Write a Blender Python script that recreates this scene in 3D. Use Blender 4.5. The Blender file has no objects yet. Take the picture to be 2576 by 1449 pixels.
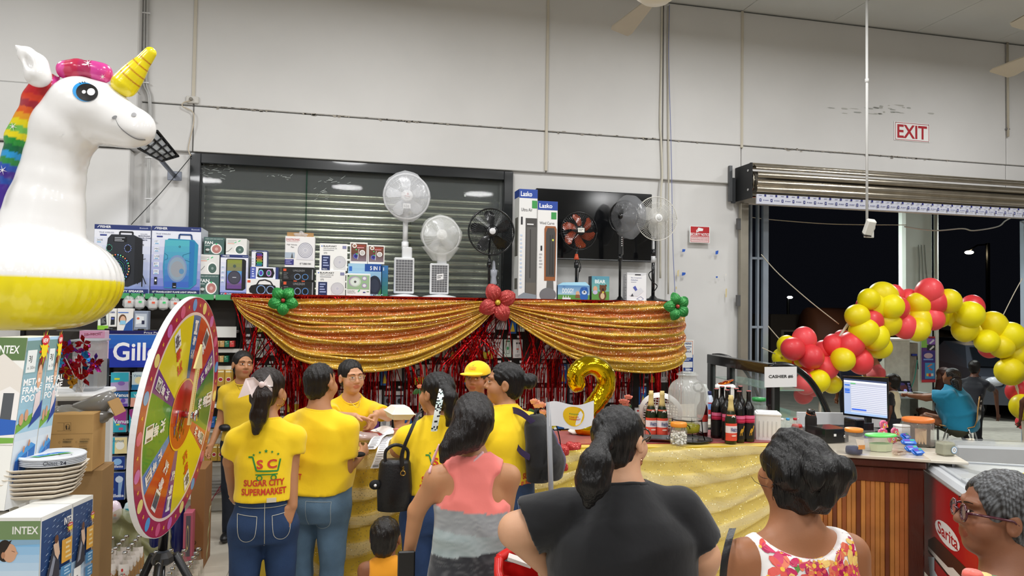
import bpy, math, random
import numpy as np
from math import sin, cos, pi, radians, sqrt, atan2, hypot
from mathutils import Matrix, Vector, noise
random.seed(7); RNG = np.random.default_rng(5)
SC = bpy.context.scene; COL = SC.collection
# ---------- camera (calibrated on the wall lines), world, lights, exposure ----------
F_PX, CX, CY, EYE = 1840.0, 1288.0, 724.5, 1.9
def _basis(yaw=13.4, pitch=1.74, roll=.8):
 y, p, r = map(radians, (yaw, pitch, roll))
 fh = Vector((sin(y), cos(y), 0)); hr = Vector((cos(y), -sin(y), 0)); up = Vector((0, 0, 1))
 f = fh*cos(p)+up*sin(p); u = up*cos(p)-fh*sin(p)
 return f, hr*cos(r)+u*sin(r), u*cos(r)-hr*sin(r)
FW, RT, UP = _basis()
cam = bpy.data.objects.new('camera', bpy.data.cameras.new('camera')); COL.objects.link(cam)
cam.matrix_world = Matrix(((RT.x, UP.x, -FW.x, 0), (RT.y, UP.y, -FW.y, 0), (RT.z, UP.z, -FW.z, EYE), (0, 0, 0, 1)))
cam.data.sensor_width = 36; cam.data.lens = 36*F_PX/2576; cam.data.clip_start = .05; cam.data.clip_end = 200
SC.camera = cam
vs = SC.view_settings; vs.view_transform = 'Standard'; vs.look = 'None'; vs.gamma = 1; vs.use_curve_mapping = False
vs.exposure = 0.22
wd = bpy.data.worlds.new('night_sky'); SC.world = wd; wd.use_nodes = True
wd.node_tree.nodes['Background'].inputs[0].default_value = (.010, .011, .016, 1)
wd.node_tree.nodes['Background'].inputs[1].default_value = .25
def area(name, loc, size, power, col=(1, 1, 1), rot=(0, 0, 0), shape='DISK', sy=None):
 l = bpy.data.lights.new(name, 'AREA'); l.shape = shape; l.size = size; l.energy = power; l.color = col
 if sy: l.shape = 'RECTANGLE'; l.size_y = sy
 o = bpy.data.objects.new(name, l); o.location = loc; o.rotation_euler = rot; COL.objects.link(o); return o
LAMPS = [(x, y) for x in (-3.4, .2, 3.8, 7.4) for y in (-4.5, -1.0, 2.4, 5.3)]
for x, y in LAMPS:
 area('ceiling_lamp_light', (x, y, 5.15), .8, 62)
area('canopy_lamp_light', (7.2, 11.0, 3.9), .5, 190, (.93, 1, .96))
area('canopy_lamp_light', (11.2, 10.2, 3.9), .4, 90, (.95, 1, .97))
# ---------- pixel helpers: a pixel of the 2576x1449 photograph onto a real plane ----------
CAMP = Vector((0, 0, EYE))
def ray(px, py): return FW+RT*((px-CX)/F_PX)-UP*((py-CY)/F_PX)
def P(px, py, Y):
 d = ray(px, py); return CAMP+d*(Y/d.y)
def G(px, py, Z):
 d = ray(px, py); return CAMP+d*((Z-EYE)/d.z)
def D(px, py, dep): return CAMP+ray(px, py)*dep
def PX(p):
 v = Vector(p)-CAMP; z = v.dot(FW); return CX+F_PX*v.dot(RT)/z, CY-F_PX*v.dot(UP)/z
# ---------- colour and materials ----------
def lin(c):
 if isinstance(c, (tuple, list)): return tuple(c)
 c = int(c, 16); o = []
 for s in (16, 8, 0):
  v = ((c >> s) & 255)/255; o.append(v/12.92 if v <= .04045 else ((v+.055)/1.055)**2.4)
 return tuple(o)
MATS = {}
def mk(name, rough=.5, metal=0, bump=None, trans=0, alpha=1, coat=0, emit=0, sss=0, sheen=0, ior=1.45, var=0, col=None, vscale=3, spec=None, sparkle=None):
 m = bpy.data.materials.new(name); m.use_nodes = True; nt = m.node_tree; b = nt.nodes['Principled BSDF']; L = nt.links.new
 I = b.inputs
 at = nt.nodes.new('ShaderNodeAttribute'); at.attribute_name = 'Col'; src = at.outputs['Color']
 if col: rgb = nt.nodes.new('ShaderNodeRGB'); rgb.outputs[0].default_value = (*lin(col), 1); src = rgb.outputs[0]
 tc = nt.nodes.new('ShaderNodeTexCoord')
 if var:
  n = nt.nodes.new('ShaderNodeTexNoise'); n.inputs['Scale'].default_value = vscale; n.inputs['Detail'].default_value = 5
  L(tc.outputs['Object'], n.inputs['Vector'])
  mr = nt.nodes.new('ShaderNodeMapRange'); mr.inputs[1].default_value = .3; mr.inputs[2].default_value = .7
  mr.inputs[3].default_value = 1-var; mr.inputs[4].default_value = 1+var*.4; L(n.outputs[0], mr.inputs[0])
  vm = nt.nodes.new('ShaderNodeVectorMath'); vm.operation = 'SCALE'; L(src, vm.inputs[0]); L(mr.outputs[0], vm.inputs['Scale']); src = vm.outputs[0]
 L(src, I['Base Color'])
 I['Roughness'].default_value = rough; I['Metallic'].default_value = metal; I['IOR'].default_value = ior
 I['Transmission Weight'].default_value = trans; I['Alpha'].default_value = alpha; I['Coat Weight'].default_value = coat
 I['Sheen Weight'].default_value = sheen
 if spec is not None: I['Specular IOR Level'].default_value = spec
 if sss: I['Subsurface Weight'].default_value = sss; I['Subsurface Radius'].default_value = (.02, .008, .004); I['Subsurface Scale'].default_value = .5
 if emit: L(src, I['Emission Color']); I['Emission Strength'].default_value = emit
 if bump:
  sc, st, stretch = bump
  mp = nt.nodes.new('ShaderNodeMapping'); mp.inputs['Scale'].default_value = stretch; L(tc.outputs['Object'], mp.inputs[0])
  n = nt.nodes.new('ShaderNodeTexNoise'); n.inputs['Scale'].default_value = sc; n.inputs['Detail'].default_value = 4
  L(mp.outputs[0], n.inputs['Vector'])
  bp = nt.nodes.new('ShaderNodeBump'); bp.inputs['Strength'].default_value = st; bp.inputs['Distance'].default_value = .01
  L(n.outputs[0], bp.inputs['Height']); L(bp.outputs[0], I['Normal'])
 if sparkle:
  sc, cov, dens = sparkle[:3]; wf = sparkle[3] if len(sparkle) > 3 else .45
  v = nt.nodes.new('ShaderNodeTexVoronoi'); v.inputs['Scale'].default_value = sc; L(tc.outputs['Object'], v.inputs['Vector'])
  lt = nt.nodes.new('ShaderNodeMath'); lt.operation = 'LESS_THAN'; lt.inputs[1].default_value = cov; L(v.outputs['Distance'], lt.inputs[0])
  sp = nt.nodes.new('ShaderNodeSeparateColor'); L(v.outputs['Color'], sp.inputs[0])
  g = nt.nodes.new('ShaderNodeMath'); g.operation = 'LESS_THAN'; g.inputs[1].default_value = dens; L(sp.outputs[0], g.inputs[0])
  mu = nt.nodes.new('ShaderNodeMath'); mu.operation = 'MULTIPLY'; L(lt.outputs[0], mu.inputs[0]); L(g.outputs[0], mu.inputs[1])
  mg = nt.nodes.new('ShaderNodeBsdfGlossy'); mg.inputs['Roughness'].default_value = .28
  mix2 = nt.nodes.new('ShaderNodeMix'); mix2.data_type = 'RGBA'; mix2.inputs[0].default_value = wf; L(src, mix2.inputs[6]); mix2.inputs[7].default_value = (1, .95, .75, 1)
  L(mix2.outputs[2], mg.inputs['Color'])
  nm = nt.nodes.new('ShaderNodeVectorMath'); nm.operation = 'SUBTRACT'; nm.inputs[1].default_value = (.5, .5, .5); L(v.outputs['Color'], nm.inputs[0])
  ns = nt.nodes.new('ShaderNodeVectorMath'); ns.operation = 'SCALE'; ns.inputs['Scale'].default_value = .95; L(nm.outputs[0], ns.inputs[0])
  ge = nt.nodes.new('ShaderNodeNewGeometry'); ad = nt.nodes.new('ShaderNodeVectorMath'); ad.operation = 'ADD'
  L(ge.outputs['Normal'], ad.inputs[0]); L(ns.outputs[0], ad.inputs[1])
  nn = nt.nodes.new('ShaderNodeVectorMath'); nn.operation = 'NORMALIZE'; L(ad.outputs[0], nn.inputs[0]); L(nn.outputs[0], mg.inputs['Normal'])
  ms = nt.nodes.new('ShaderNodeMixShader'); L(mu.outputs[0], ms.inputs[0]); L(b.outputs[0], ms.inputs[1]); L(mg.outputs[0], ms.inputs[2])
  L(ms.outputs[0], nt.nodes['Material Output'].inputs[0])
 MATS[name] = m; return m
O1 = (1, 1, 1)
mk('paint', .55); mk('gloss', .22, coat=.3); mk('print', .38); mk('paper', .7)
mk('plastic', .35, var=.06); mk('rubber', .8)
mk('metal', .28, 1, bump=(60, .05, (1, 1, 8))); mk('galvanised', .24, 1, bump=(30, .12, (.3, 1, 1)), var=.2, vscale=6)
mk('chrome', .08, 1); mk('dullmetal', .5, .8, var=.15)
mk('wall', .8, bump=(18, .06, O1), var=.05, vscale=1.3); mk('concrete', .9, bump=(25, .2, O1), var=.18, vscale=9)
mk('tile', .2, var=.05, vscale=2.5, spec=.5); mk('asphalt', .9, bump=(80, .3, O1), var=.25)
mk('wood', .35, bump=(30, .15, (6, 6, .5)), var=.28, vscale=5, coat=.2); mk('cardboard', .85, var=.07, bump=(40, .05, O1))
mk('vinyl', .22, coat=.4, bump=(7, .10, O1), sss=.0); mk('balloon', .42, coat=.05, sss=.0)
mk('foil', .16, 1, bump=(26, .8, (1, 1, .5))); mk('goldfoil', .13, 1, bump=(14, .35, O1)); mk('tinsel', .2, 1, bump=(50, 1, O1))
mk('glitter', .5, .1, sparkle=(420, .8, .4, .12)); mk('skin', .5, sss=.12, bump=(160, .04, O1)); mk('eye', .1)
mk('hair', .3, bump=(22, .55, (7, 7, .7)), spec=.45); mk('hairback', .34, bump=(60, .8, (7, 1, 4)), spec=.7)
mk('cotton', .85, bump=(9, .6, (1, 1, .8)), sheen=.2); mk('denim', .85, bump=(300, .25, O1), var=.28, vscale=9); mk('leather', .4, bump=(90, .2, O1))
mk('glass', .02, trans=1, ior=1.45); mk('thinglass', .03, alpha=.16, spec=.9); mk('greenglass', .05, alpha=.5, spec=.8)
mk('ribbed', .08, alpha=.30, bump=(20, .3, O1), spec=1); mk('clear', .12, alpha=.22, bump=(30, .5, O1), spec=.8); mk('frost', .3, alpha=.55, bump=(30, .3, O1)); mk('bag', .2, alpha=.42, bump=(11, 1, (1, 1, .6)), spec=.9)
mk('liquid', .1, alpha=.8); mk('darkglass', .05, coat=.5); mk('screen', .12, emit=.7); mk('lamp', .5, emit=30); mk('tv', .1, spec=.7)
mk("sheer", .45, .25, alpha=.93, sparkle=(95, .36, .72)); mk('cloth', .55, .1, sparkle=(120, .3, .35), bump=(12, .3, O1)); mk('satin', .42, bump=(12, .3, O1), sheen=.3)
# ---------- mesh builder: every face keeps its own colour and material ----------
FT = {}
def text_geo(s, bold=0):
 k = (s, bold)
 if k not in FT:
  cu = bpy.data.curves.new('t', 'FONT'); cu.body = s; cu.resolution_u = 3; cu.fill_mode = 'FRONT'; cu.offset = bold
  o = bpy.data.objects.new('t', cu); me = o.to_mesh()
  v = np.array([x.co[:] for x in me.vertices]) if len(me.vertices) else np.zeros((0, 3)); f = [tuple(p.vertices) for p in me.polygons]
  o.to_mesh_clear(); bpy.data.objects.remove(o); bpy.data.curves.remove(cu)
  if len(v): v[:, :2] -= v[:, :2].min(0)
  FT[k] = (v, f, v[:, 0].max() if len(v) else 1, v[:, 1].max() if len(v) else 1)
 return FT[k]
class MB:
 def __init__(s, org=None, mat='paint', col='cccccc', sm=False):
  s.v = []; s.f = []; s.c = []; s.m = []; s.s = []; s.M = Matrix.Translation(-Vector(org)) if org is not None else None
  s.mat = mat; s.col = col; s.sm = sm
 def add(s, vs_, fs, col=None, mat=None, sm=None):
  n = len(s.v); M = s.M
  s.v += [tuple(M @ Vector(p)) for p in vs_] if M is not None else [tuple(p) for p in vs_]
  s.f += [tuple(i+n for i in f) for f in fs]
  c = lin(col if col is not None else s.col); s.c += [c]*len(fs); s.m += [mat or s.mat]*len(fs); s.s += [s.sm if sm is None else sm]*len(fs)
  return s
 def box(s, c, d, rz=0, b=0, R=None, **k):
  hx, hy, hz = d[0]/2, d[1]/2, d[2]/2; R = R or Matrix.Rotation(rz, 3, 'Z'); c = Vector(c)
  if not b:
   vs_ = [c+R @ Vector((x*hx, y*hy, z*hz)) for x in (-1, 1) for y in (-1, 1) for z in (-1, 1)]
   return s.add(vs_, [(0, 1, 3, 2), (4, 6, 7, 5), (0, 4, 5, 1), (2, 3, 7, 6), (0, 2, 6, 4), (1, 5, 7, 3)], **k)
  b = min(b, hx*.9, hy*.9, hz*.9); vs_ = []
  for x in (-1, 1):
   for y in (-1, 1):
    for z in (-1, 1):
     vs_ += [c+R @ Vector((x*hx, y*(hy-b), z*(hz-b))), c+R @ Vector((x*(hx-b), y*hy, z*(hz-b))), c+R @ Vector((x*(hx-b), y*(hy-b), z*hz))]
  q = lambda x, y, z, a: ((x*2+y)*2+z)*3+a
  fs = []
  fs += [(q(0,0,0,0), q(0,0,1,0), q(0,1,1,0), q(0,1,0,0)), (q(1,0,0,0), q(1,1,0,0), q(1,1,1,0), q(1,0,1,0))]
  fs += [(q(0,0,0,1), q(1,0,0,1), q(1,0,1,1), q(0,0,1,1)), (q(0,1,0,1), q(0,1,1,1), q(1,1,1,1), q(1,1,0,1))]
  fs += [(q(0,0,0,2), q(0,1,0,2), q(1,1,0,2), q(1,0,0,2)), (q(0,0,1,2), q(1,0,1,2), q(1,1,1,2), q(0,1,1,2))]
  for i in (0, 1):
   for j in (0, 1):
    fs += [(q(i,j,0,0), q(i,j,1,0), q(i,j,1,1), q(i,j,0,1)), (q(i,0,j,0), q(i,1,j,0), q(i,1,j,2), q(i,0,j,2)), (q(0,i,j,1), q(1,i,j,1), q(1,i,j,2), q(0,i,j,2))]
    for l in (0, 1): fs.append((q(i,j,l,0), q(i,j,l,1), q(i,j,l,2)))
  return s.add(vs_, fs, **k)
 def lathe(s, c, prof, n=20, axis=None, caps=True, sx=1, sy=1, **k):
  c = Vector(c); R = Vector(axis).to_track_quat('Z', 'Y').to_matrix() if axis is not None else Matrix.Identity(3)
  vs_ = []
  for r, z in prof:
   for i in range(n):
    a = 2*pi*i/n; vs_.append(c+R @ Vector((r*cos(a)*sx, r*sin(a)*sy, z)))
  fs = [(j*n+i, j*n+(i+1) % n, (j+1)*n+(i+1) % n, (j+1)*n+i) for j in range(len(prof)-1) for i in range(n)]
  if caps:
   fs.append(tuple(range(n))[::-1]); fs.append(tuple((len(prof)-1)*n+i for i in range(n)))
  k.setdefault('sm', True); return s.add(vs_, fs, **k)
 def cyl(s, a, b, r, r2=None, n=12, **k):
  a = Vector(a); b = Vector(b); d = b-a; L = d.length
  k.setdefault('sm', n > 8); return s.lathe(a, [(r, 0), (r if r2 is None else r2, L)], n, d if L > 1e-9 else None, **k)
 def tube(s, pts, r, n=8, **k):
  pts = [Vector(p) for p in pts]; vs_ = []; m = len(pts); ref = Vector((.3, .2, 1)).normalized()
  for i, p in enumerate(pts):
   t = (pts[min(i+1, m-1)]-pts[max(i-1, 0)]).normalized(); a = t.cross(ref)
   if a.length < .1: a = t.cross(Vector((1, 0, 0)))
   a.normalize(); b_ = t.cross(a); rr = r[i] if isinstance(r, (list, tuple)) else r
   vs_ += [p+(a*cos(2*pi*j/n)+b_*sin(2*pi*j/n))*rr for j in range(n)]
  fs = [(i*n+j, i*n+(j+1) % n, (i+1)*n+(j+1) % n, (i+1)*n+j) for i in range(m-1) for j in range(n)]+[tuple(range(n))[::-1], tuple((m-1)*n+j for j in range(n))]
  k.setdefault('sm', True); return s.add(vs_, fs, **k)
 def ell(s, c, r, nu=16, nv=10, R=None, fn=None, **k):
  c = Vector(c); r = (r, r, r) if isinstance(r, (int, float)) else r; vs_ = []
  for j in range(1, nv):
   t = pi*j/nv
   for i in range(nu):
    a = 2*pi*i/nu; p = Vector((r[0]*sin(t)*cos(a), r[1]*sin(t)*sin(a), r[2]*cos(t)))
    if fn: p = fn(p)
    vs_.append(c+(R @ p if R else p))
  p = Vector((0, 0, r[2])); q = Vector((0, 0, -r[2]))
  if fn: p = fn(p); q = fn(q)
  vs_ += [c+(R @ p if R else p), c+(R @ q if R else q)]; m = (nv-1)*nu
  fs = [(j*nu+i, (j+1)*nu+i, (j+1)*nu+(i+1) % nu, j*nu+(i+1) % nu) for j in range(nv-2) for i in range(nu)]
  fs += [(m, i, (i+1) % nu) for i in range(nu)]+[(m+1, (nv-2)*nu+(i+1) % nu, (nv-2)*nu+i) for i in range(nu)]
  k.setdefault('sm', True); return s.add(vs_, fs, **k)
 def poly(s, pts, **k): return s.add(pts, [tuple(range(len(pts)))], **k)
 def prism(s, pts, d, **k):
  n = len(pts); d = Vector(d); a = [Vector(p) for p in pts]; k.setdefault('sm', False)
  return s.add(a+[p+d for p in a], [tuple(range(n))[::-1], tuple(range(n, 2*n))]+[(i, (i+1) % n, n+(i+1) % n, n+i) for i in range(n)], **k)
 def grid(s, fn, nu, nv, cf=None, **k):
  vs_ = [fn(i/nu, j/nv) for j in range(nv+1) for i in range(nu+1)]; w = nu+1
  fs = [(j*w+i, j*w+i+1, (j+1)*w+i+1, (j+1)*w+i) for j in range(nv) for i in range(nu)]
  k.setdefault('sm', True); n = len(s.c); s.add(vs_, fs, **k)
  if cf: s.c[n:] = [lin(cf((i+.5)/nu, (j+.5)/nv)) for j in range(nv) for i in range(nu)]
  return s
 def frame(s, o, x, y):
  s.o = Vector(o); s.x = Vector(x); s.y = Vector(y); s.n = s.x.cross(s.y).normalized(); s.k = 1; return s
 def _q(s, u, v): return s.o+s.x*u+s.y*v+s.n*(.0004+s.k*.00014)
 def draw(s, cmds, mat='print'):
  """flat print: commands separated by ';' in units of the frame vectors"""
  for cm in cmds.split(';'):
   t = cm.split(',')
   if len(t) < 2: continue
   op = t[0].strip()
   if op == 't' or op == 'T':
    g = text_geo(t[1].replace('~', '"'), .02 if op == 'T' else 0)
    x, y, h = map(float, t[2:5]); v, f, w, hh = g
    yl = s.y.length/s.x.length; sc = h/max(hh, .5); sx = sc*yl
    if len(t) > 6 and t[6]: sx = float(t[6])/w
    s.add([s._q(x+p[0]*sx, y+p[1]*sc) for p in v], f, col=t[5], mat=mat)
   elif op == 'r':
    x0, y0, x1, y1 = map(float, t[1:5]); s.add([s._q(x0, y0), s._q(x1, y0), s._q(x1, y1), s._q(x0, y1)], [(0, 1, 2, 3)], col=t[5], mat=mat)
   elif op == 'c':
    x, y, rx, ry = map(float, t[1:5]); s.poly([s._q(x+rx*cos(2*pi*i/20), y+ry*sin(2*pi*i/20)) for i in range(20)], col=t[5], mat=mat)
   elif op == 'o':
    x, y, rx, ry, w = map(float, t[1:6]); n = 24
    vs_ = [s._q(x+q*rx*cos(2*pi*i/n), y+q*ry*sin(2*pi*i/n)) for q in (1, 1-w) for i in range(n)]
    s.add(vs_, [(i, (i+1) % n, n+(i+1) % n, n+i) for i in range(n)], col=t[6], mat=mat)
   elif op == 'p':
    q = list(map(float, t[2].split())); s.poly([s._q(q[i], q[i+1]) for i in range(0, len(q), 2)], col=t[1], mat=mat)
   elif op == 'l':
    w = float(t[2])/2; q = list(map(float, t[3].split())); pr = s.x.length/s.y.length
    for i in range(0, len(q)-2, 2):
     a, b, c, d = q[i:i+4]; dx, dy = (c-a), (d-b)/pr; L = hypot(dx, dy) or 1; nx, ny = -dy/L*w, dx/L*w*pr
     s.add([s._q(a+nx, b+ny), s._q(a-nx, b-ny), s._q(c-nx, d-ny), s._q(c+nx, d+ny)], [(0, 1, 2, 3)], col=t[1], mat=mat)
   elif op == 'g':
    x0, y0, x1, y1 = map(float, t[1:5]); a, b = lin(t[5]), lin(t[6]); N = 8
    for i in range(N):
     q = (i+.5)/N; ya = y0+(y1-y0)*i/N; yb = y0+(y1-y0)*(i+1)/N
     s.add([s._q(x0, ya), s._q(x1, ya), s._q(x1, yb), s._q(x0, yb)], [(0, 1, 2, 3)], col=tuple(a[j]*(1-q)+b[j]*q for j in range(3)), mat=mat)
   elif op == 'b':
    x0, y0, x1, y1 = map(float, t[1:5]); n = int(t[5]); h = (y1-y0)/n
    for i in range(n):
     e = x0+(x1-x0)*(.65+.35*((i*7+3) % 5)/4); yy = y1-h*(i+1)+h*.3
     s.add([s._q(x0, yy), s._q(e, yy), s._q(e, yy+h*.45), s._q(x0, yy+h*.45)], [(0, 1, 2, 3)], col=t[6], mat=mat)
   s.k += 1
  return s
 def mesh(s, name):
  me = bpy.data.meshes.new(name); me.from_pydata(s.v, [], s.f)
  names = list(dict.fromkeys(s.m)); [me.materials.append(MATS[q]) for q in names]; ix = {q: i for i, q in enumerate(names)}
  if s.f:
   me.polygons.foreach_set('material_index', [ix[q] for q in s.m]); me.polygons.foreach_set('use_smooth', s.s)
   ca = me.color_attributes.new('Col', 'FLOAT_COLOR', 'CORNER')
   cnt = [len(f) for f in s.f]; arr = np.ones((sum(cnt), 4), 'f'); arr[:, :3] = np.repeat(np.array(s.c, 'f'), cnt, 0); ca.data.foreach_set('color', arr.ravel())
  me.update(); return me
 def obj(s, name, parent=None, kind=None, label=None, loc=None):
  o = bpy.data.objects.new(name, s.mesh(name)); COL.objects.link(o)
  if parent is not None: o.parent = parent
  if loc is not None: o.location = loc
  if kind: o['kind'] = kind
  if label: o['label'] = label
  return o
def thing(name, label, cat, loc=(0, 0, 0), rz=0, group=None):
 o = bpy.data.objects.new(name, None); COL.objects.link(o); o.empty_display_size = .05
 o.location = loc; o.rotation_euler = (0, 0, rz); o['label'] = label; o['category'] = cat
 if group: o['group'] = group
 return o
def tag(o, label, cat, group=None):
 o['label'] = label; o['category'] = cat
 if group: o['group'] = group
 return o
def dup(root, loc=None, rz=None, label=None, group=None):
 r = root.copy(); COL.objects.link(r)
 if loc is not None: r.location = loc
 if rz is not None: r.rotation_euler = (0, 0, rz)
 if label: r['label'] = label
 if group: r['group'] = group
 for ch in list(root.children):
  c = ch.copy(); COL.objects.link(c); c.parent = r
  for g in list(ch.children):
   d = g.copy(); COL.objects.link(d); d.parent = c
 return r
def spline(pts, n):
 pts = [Vector(p) for p in pts]; out = []; m = len(pts)
 for i in range(m-1):
  p0, p1, p2, p3 = pts[max(i-1, 0)], pts[i], pts[i+1], pts[min(i+2, m-1)]
  for j in range(n):
   t = j/n; out.append(.5*((2*p1)+(p2-p0)*t+(2*p0-5*p1+4*p2-p3)*t*t+(3*p1-p0-3*p2+p3)*t**3))
 return out+[pts[-1]]
# ---------- signed-distance modelling for bodies, clothes, hair and inflatables ----------
class SDF:
 def __init__(s, lo, hi, h, fine=(), hf=.004):
  def ax(i):
   a = np.arange(lo[i], hi[i]+h, h)
   for c, r in fine:
    a = a[(a < c[i]-r) | (a > c[i]+r)]; a = np.concatenate([a, np.arange(c[i]-r, c[i]+r+hf/2, hf)])
   a = np.unique(np.round(np.sort(a), 5)); keep = np.concatenate([[True], np.diff(a) > hf*.35]); return a[keep].astype('f')
  s.X, s.Y, s.Z = ax(0), ax(1), ax(2); s.D = np.full((len(s.X), len(s.Y), len(s.Z)), 1., 'f')
 def _sub(s, lo, hi):
  f = lambda A, a, b: slice(max(np.searchsorted(A, a)-1, 0), np.searchsorted(A, b)+1)
  sl = (f(s.X, lo[0], hi[0]), f(s.Y, lo[1], hi[1]), f(s.Z, lo[2], hi[2]))
  return sl, s.X[sl[0]][:, None, None], s.Y[sl[1]][None, :, None], s.Z[sl[2]][None, None, :]
 def _mix(s, sl, d, k, op):
  a = s.D[sl]
  if op == 'add':
   if k: h = np.clip(.5+.5*(a-d)/k, 0, 1); r = a*(1-h)+d*h-k*h*(1-h)
   else: r = np.minimum(a, d)
  else:
   d = -d
   if k: h = np.clip(.5-.5*(a-d)/k, 0, 1); r = a*(1-h)+d*h+k*h*(1-h)
   else: r = np.maximum(a, d)
  s.D[sl] = r
 def cap(s, a, b, ra, rb=None, k=.02, op='add'):
  rb = ra if rb is None else rb; a = np.array(a, float); b = np.array(b, float); R = max(ra, rb)+k+.03
  sl, x, y, z = s._sub(np.minimum(a, b)-R, np.maximum(a, b)+R)
  if 0 in s.D[sl].shape: return s
  d = b-a; L2 = d@d+1e-12; t = np.clip(((x-a[0])*d[0]+(y-a[1])*d[1]+(z-a[2])*d[2])/L2, 0, 1)
  v = np.sqrt((x-a[0]-t*d[0])**2+(y-a[1]-t*d[1])**2+(z-a[2]-t*d[2])**2)-(ra+(rb-ra)*t)
  s._mix(sl, v.astype('f'), k, op); return s
 def ell(s, c, r, k=.02, op='add', R=None):
  c = np.array(c, float); r = np.array((r, r, r) if isinstance(r, (int, float)) else r, float); m = max(r)+k+.03
  sl, x, y, z = s._sub(c-m, c+m)
  if 0 in s.D[sl].shape: return s
  x = x-c[0]; y = y-c[1]; z = z-c[2]
  if R is not None:
   R = np.array(R); x, y, z = (x*R[0][i]+y*R[1][i]+z*R[2][i] for i in range(3))
  k0 = np.sqrt((x/r[0])**2+(y/r[1])**2+(z/r[2])**2); k1 = np.sqrt((x/r[0]**2)**2+(y/r[1]**2)**2+(z/r[2]**2)**2)+1e-9
  v = np.where(k0 < 1e-4, -min(r), k0*(k0-1)/k1); s._mix(sl, v.astype('f'), k, op); return s
 def loft(s, rows, k=.02, op='add', p=2.3, inf=0, z0=None, z1=None):
  """rows of (z, cx, cy, rx, ry), z rising: horizontal superellipse sections"""
  A = np.array(rows, float); z0 = A[0, 0] if z0 is None else z0; z1 = A[-1, 0] if z1 is None else z1
  lo = (min(A[:, 1]-A[:, 3])-.05-inf, min(A[:, 2]-A[:, 4])-.05-inf, z0-.05); hi = (max(A[:, 1]+A[:, 3])+.05+inf, max(A[:, 2]+A[:, 4])+.05+inf, z1+.05)
  sl, x, y, z = s._sub(lo, hi)
  if 0 in s.D[sl].shape: return s
  zz = z.ravel(); t = np.arange(len(A)); ti = np.interp(zz, A[:, 0], t)
  def cr(col):
   i = np.clip(ti.astype(int), 0, len(A)-2); f = ti-i; g = lambda j: A[np.clip(j, 0, len(A)-1), col]
   p0, p1, p2, p3 = g(i-1), g(i), g(i+1), g(i+2)
   return (.5*((2*p1)+(p2-p0)*f+(2*p0-5*p1+4*p2-p3)*f*f+(3*p1-p0-3*p2+p3)*f**3))[None, None, :]
  cx, cy, rx, ry = cr(1), cr(2), np.maximum(cr(3)+inf, .004), np.maximum(cr(4)+inf, .004)
  q = (np.abs((x-cx)/rx)**p+np.abs((y-cy)/ry)**p+1e-9)**(1/p)
  v = (q-1)*np.minimum(rx, ry)*np.ones_like(z); ov = np.maximum(z0-z, z-z1)*np.ones_like(v); rr = .012
  a = np.maximum(v+rr, 0); b = np.maximum(ov+rr, 0); v = np.sqrt(a*a+b*b)+np.minimum(np.maximum(v, ov)+rr, 0)-rr
  s._mix(sl, v.astype('f'), k, op); return s
 def plane(s, p, n, k=0.0):
  n = np.array(n, float); n /= np.linalg.norm(n)
  v = ((s.X[:, None, None]-p[0])*n[0]+(s.Y[None, :, None]-p[1])*n[1]+(s.Z[None, None, :]-p[2])*n[2]).astype('f')
  s._mix((slice(None),)*3, -v, k, 'cut'); return s
 def warp(s, fn): s.D += fn(s.X[:, None, None], s.Y[None, :, None], s.Z[None, None, :]).astype('f'); return s
 def mesh(s, name, mat, colf, smooth=1):
  Dm = s.D; Dm[0], Dm[-1], Dm[:, 0], Dm[:, -1], Dm[:, :, 0], Dm[:, :, -1] = (1,)*6
  S = Dm < 0; n = Dm.shape; c = np.zeros([q-1 for q in n], 'u1')
  for i in (0, 1):
   for j in (0, 1):
    for l in (0, 1): c += S[i:n[0]-1+i, j:n[1]-1+j, l:n[2]-1+l]
  I = np.argwhere((c > 0) & (c < 8)); ids = np.full(c.shape, -1, 'i4'); ids[tuple(I.T)] = np.arange(len(I))
  acc = np.zeros((len(I), 3)); w = np.zeros(len(I)); cs = [(i, j, l) for i in (0, 1) for j in (0, 1) for l in (0, 1)]
  for a in cs:
   for ax in range(3):
    if a[ax] == 0:
     b = list(a); b[ax] = 1; da = Dm[tuple((I+a).T)]; db = Dm[tuple((I+b).T)]; m = (da < 0) != (db < 0)
     t = np.where(m, da/np.where(m, da-db, 1), 0); pt = np.tile(np.array(a, float), (len(I), 1)); pt[:, ax] = t
     acc += pt*m[:, None]; w += m
  V = I+acc/w[:, None]; V = np.stack([np.interp(V[:, i], np.arange(n[i]), (s.X, s.Y, s.Z)[i]) for i in range(3)], 1)
  Fs = []
  for ax in range(3):
   o = [q for q in range(3) if q != ax]; sl0 = [slice(None)]*3; sl1 = [slice(None)]*3
   sl0[ax] = slice(0, n[ax]-1); sl1[ax] = slice(1, n[ax])
   E = S[tuple(sl0)] != S[tuple(sl1)]; J = np.argwhere(E); J = J[(J[:, o[0]] > 0) & (J[:, o[1]] > 0) & (J[:, o[0]] < n[o[0]]-1) & (J[:, o[1]] < n[o[1]]-1)]
   q = []
   for du, dv in ((0, 0), (-1, 0), (-1, -1), (0, -1)):
    K = J.copy(); K[:, o[0]] += du; K[:, o[1]] += dv; q.append(ids[tuple(K.T)])
   Q = np.stack(q, 1); fl = S[tuple(J.T)]
   if ax == 1: fl = ~fl
   Q[~fl] = Q[~fl][:, ::-1]; Fs.append(Q)
  Q = np.concatenate(Fs)
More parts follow.
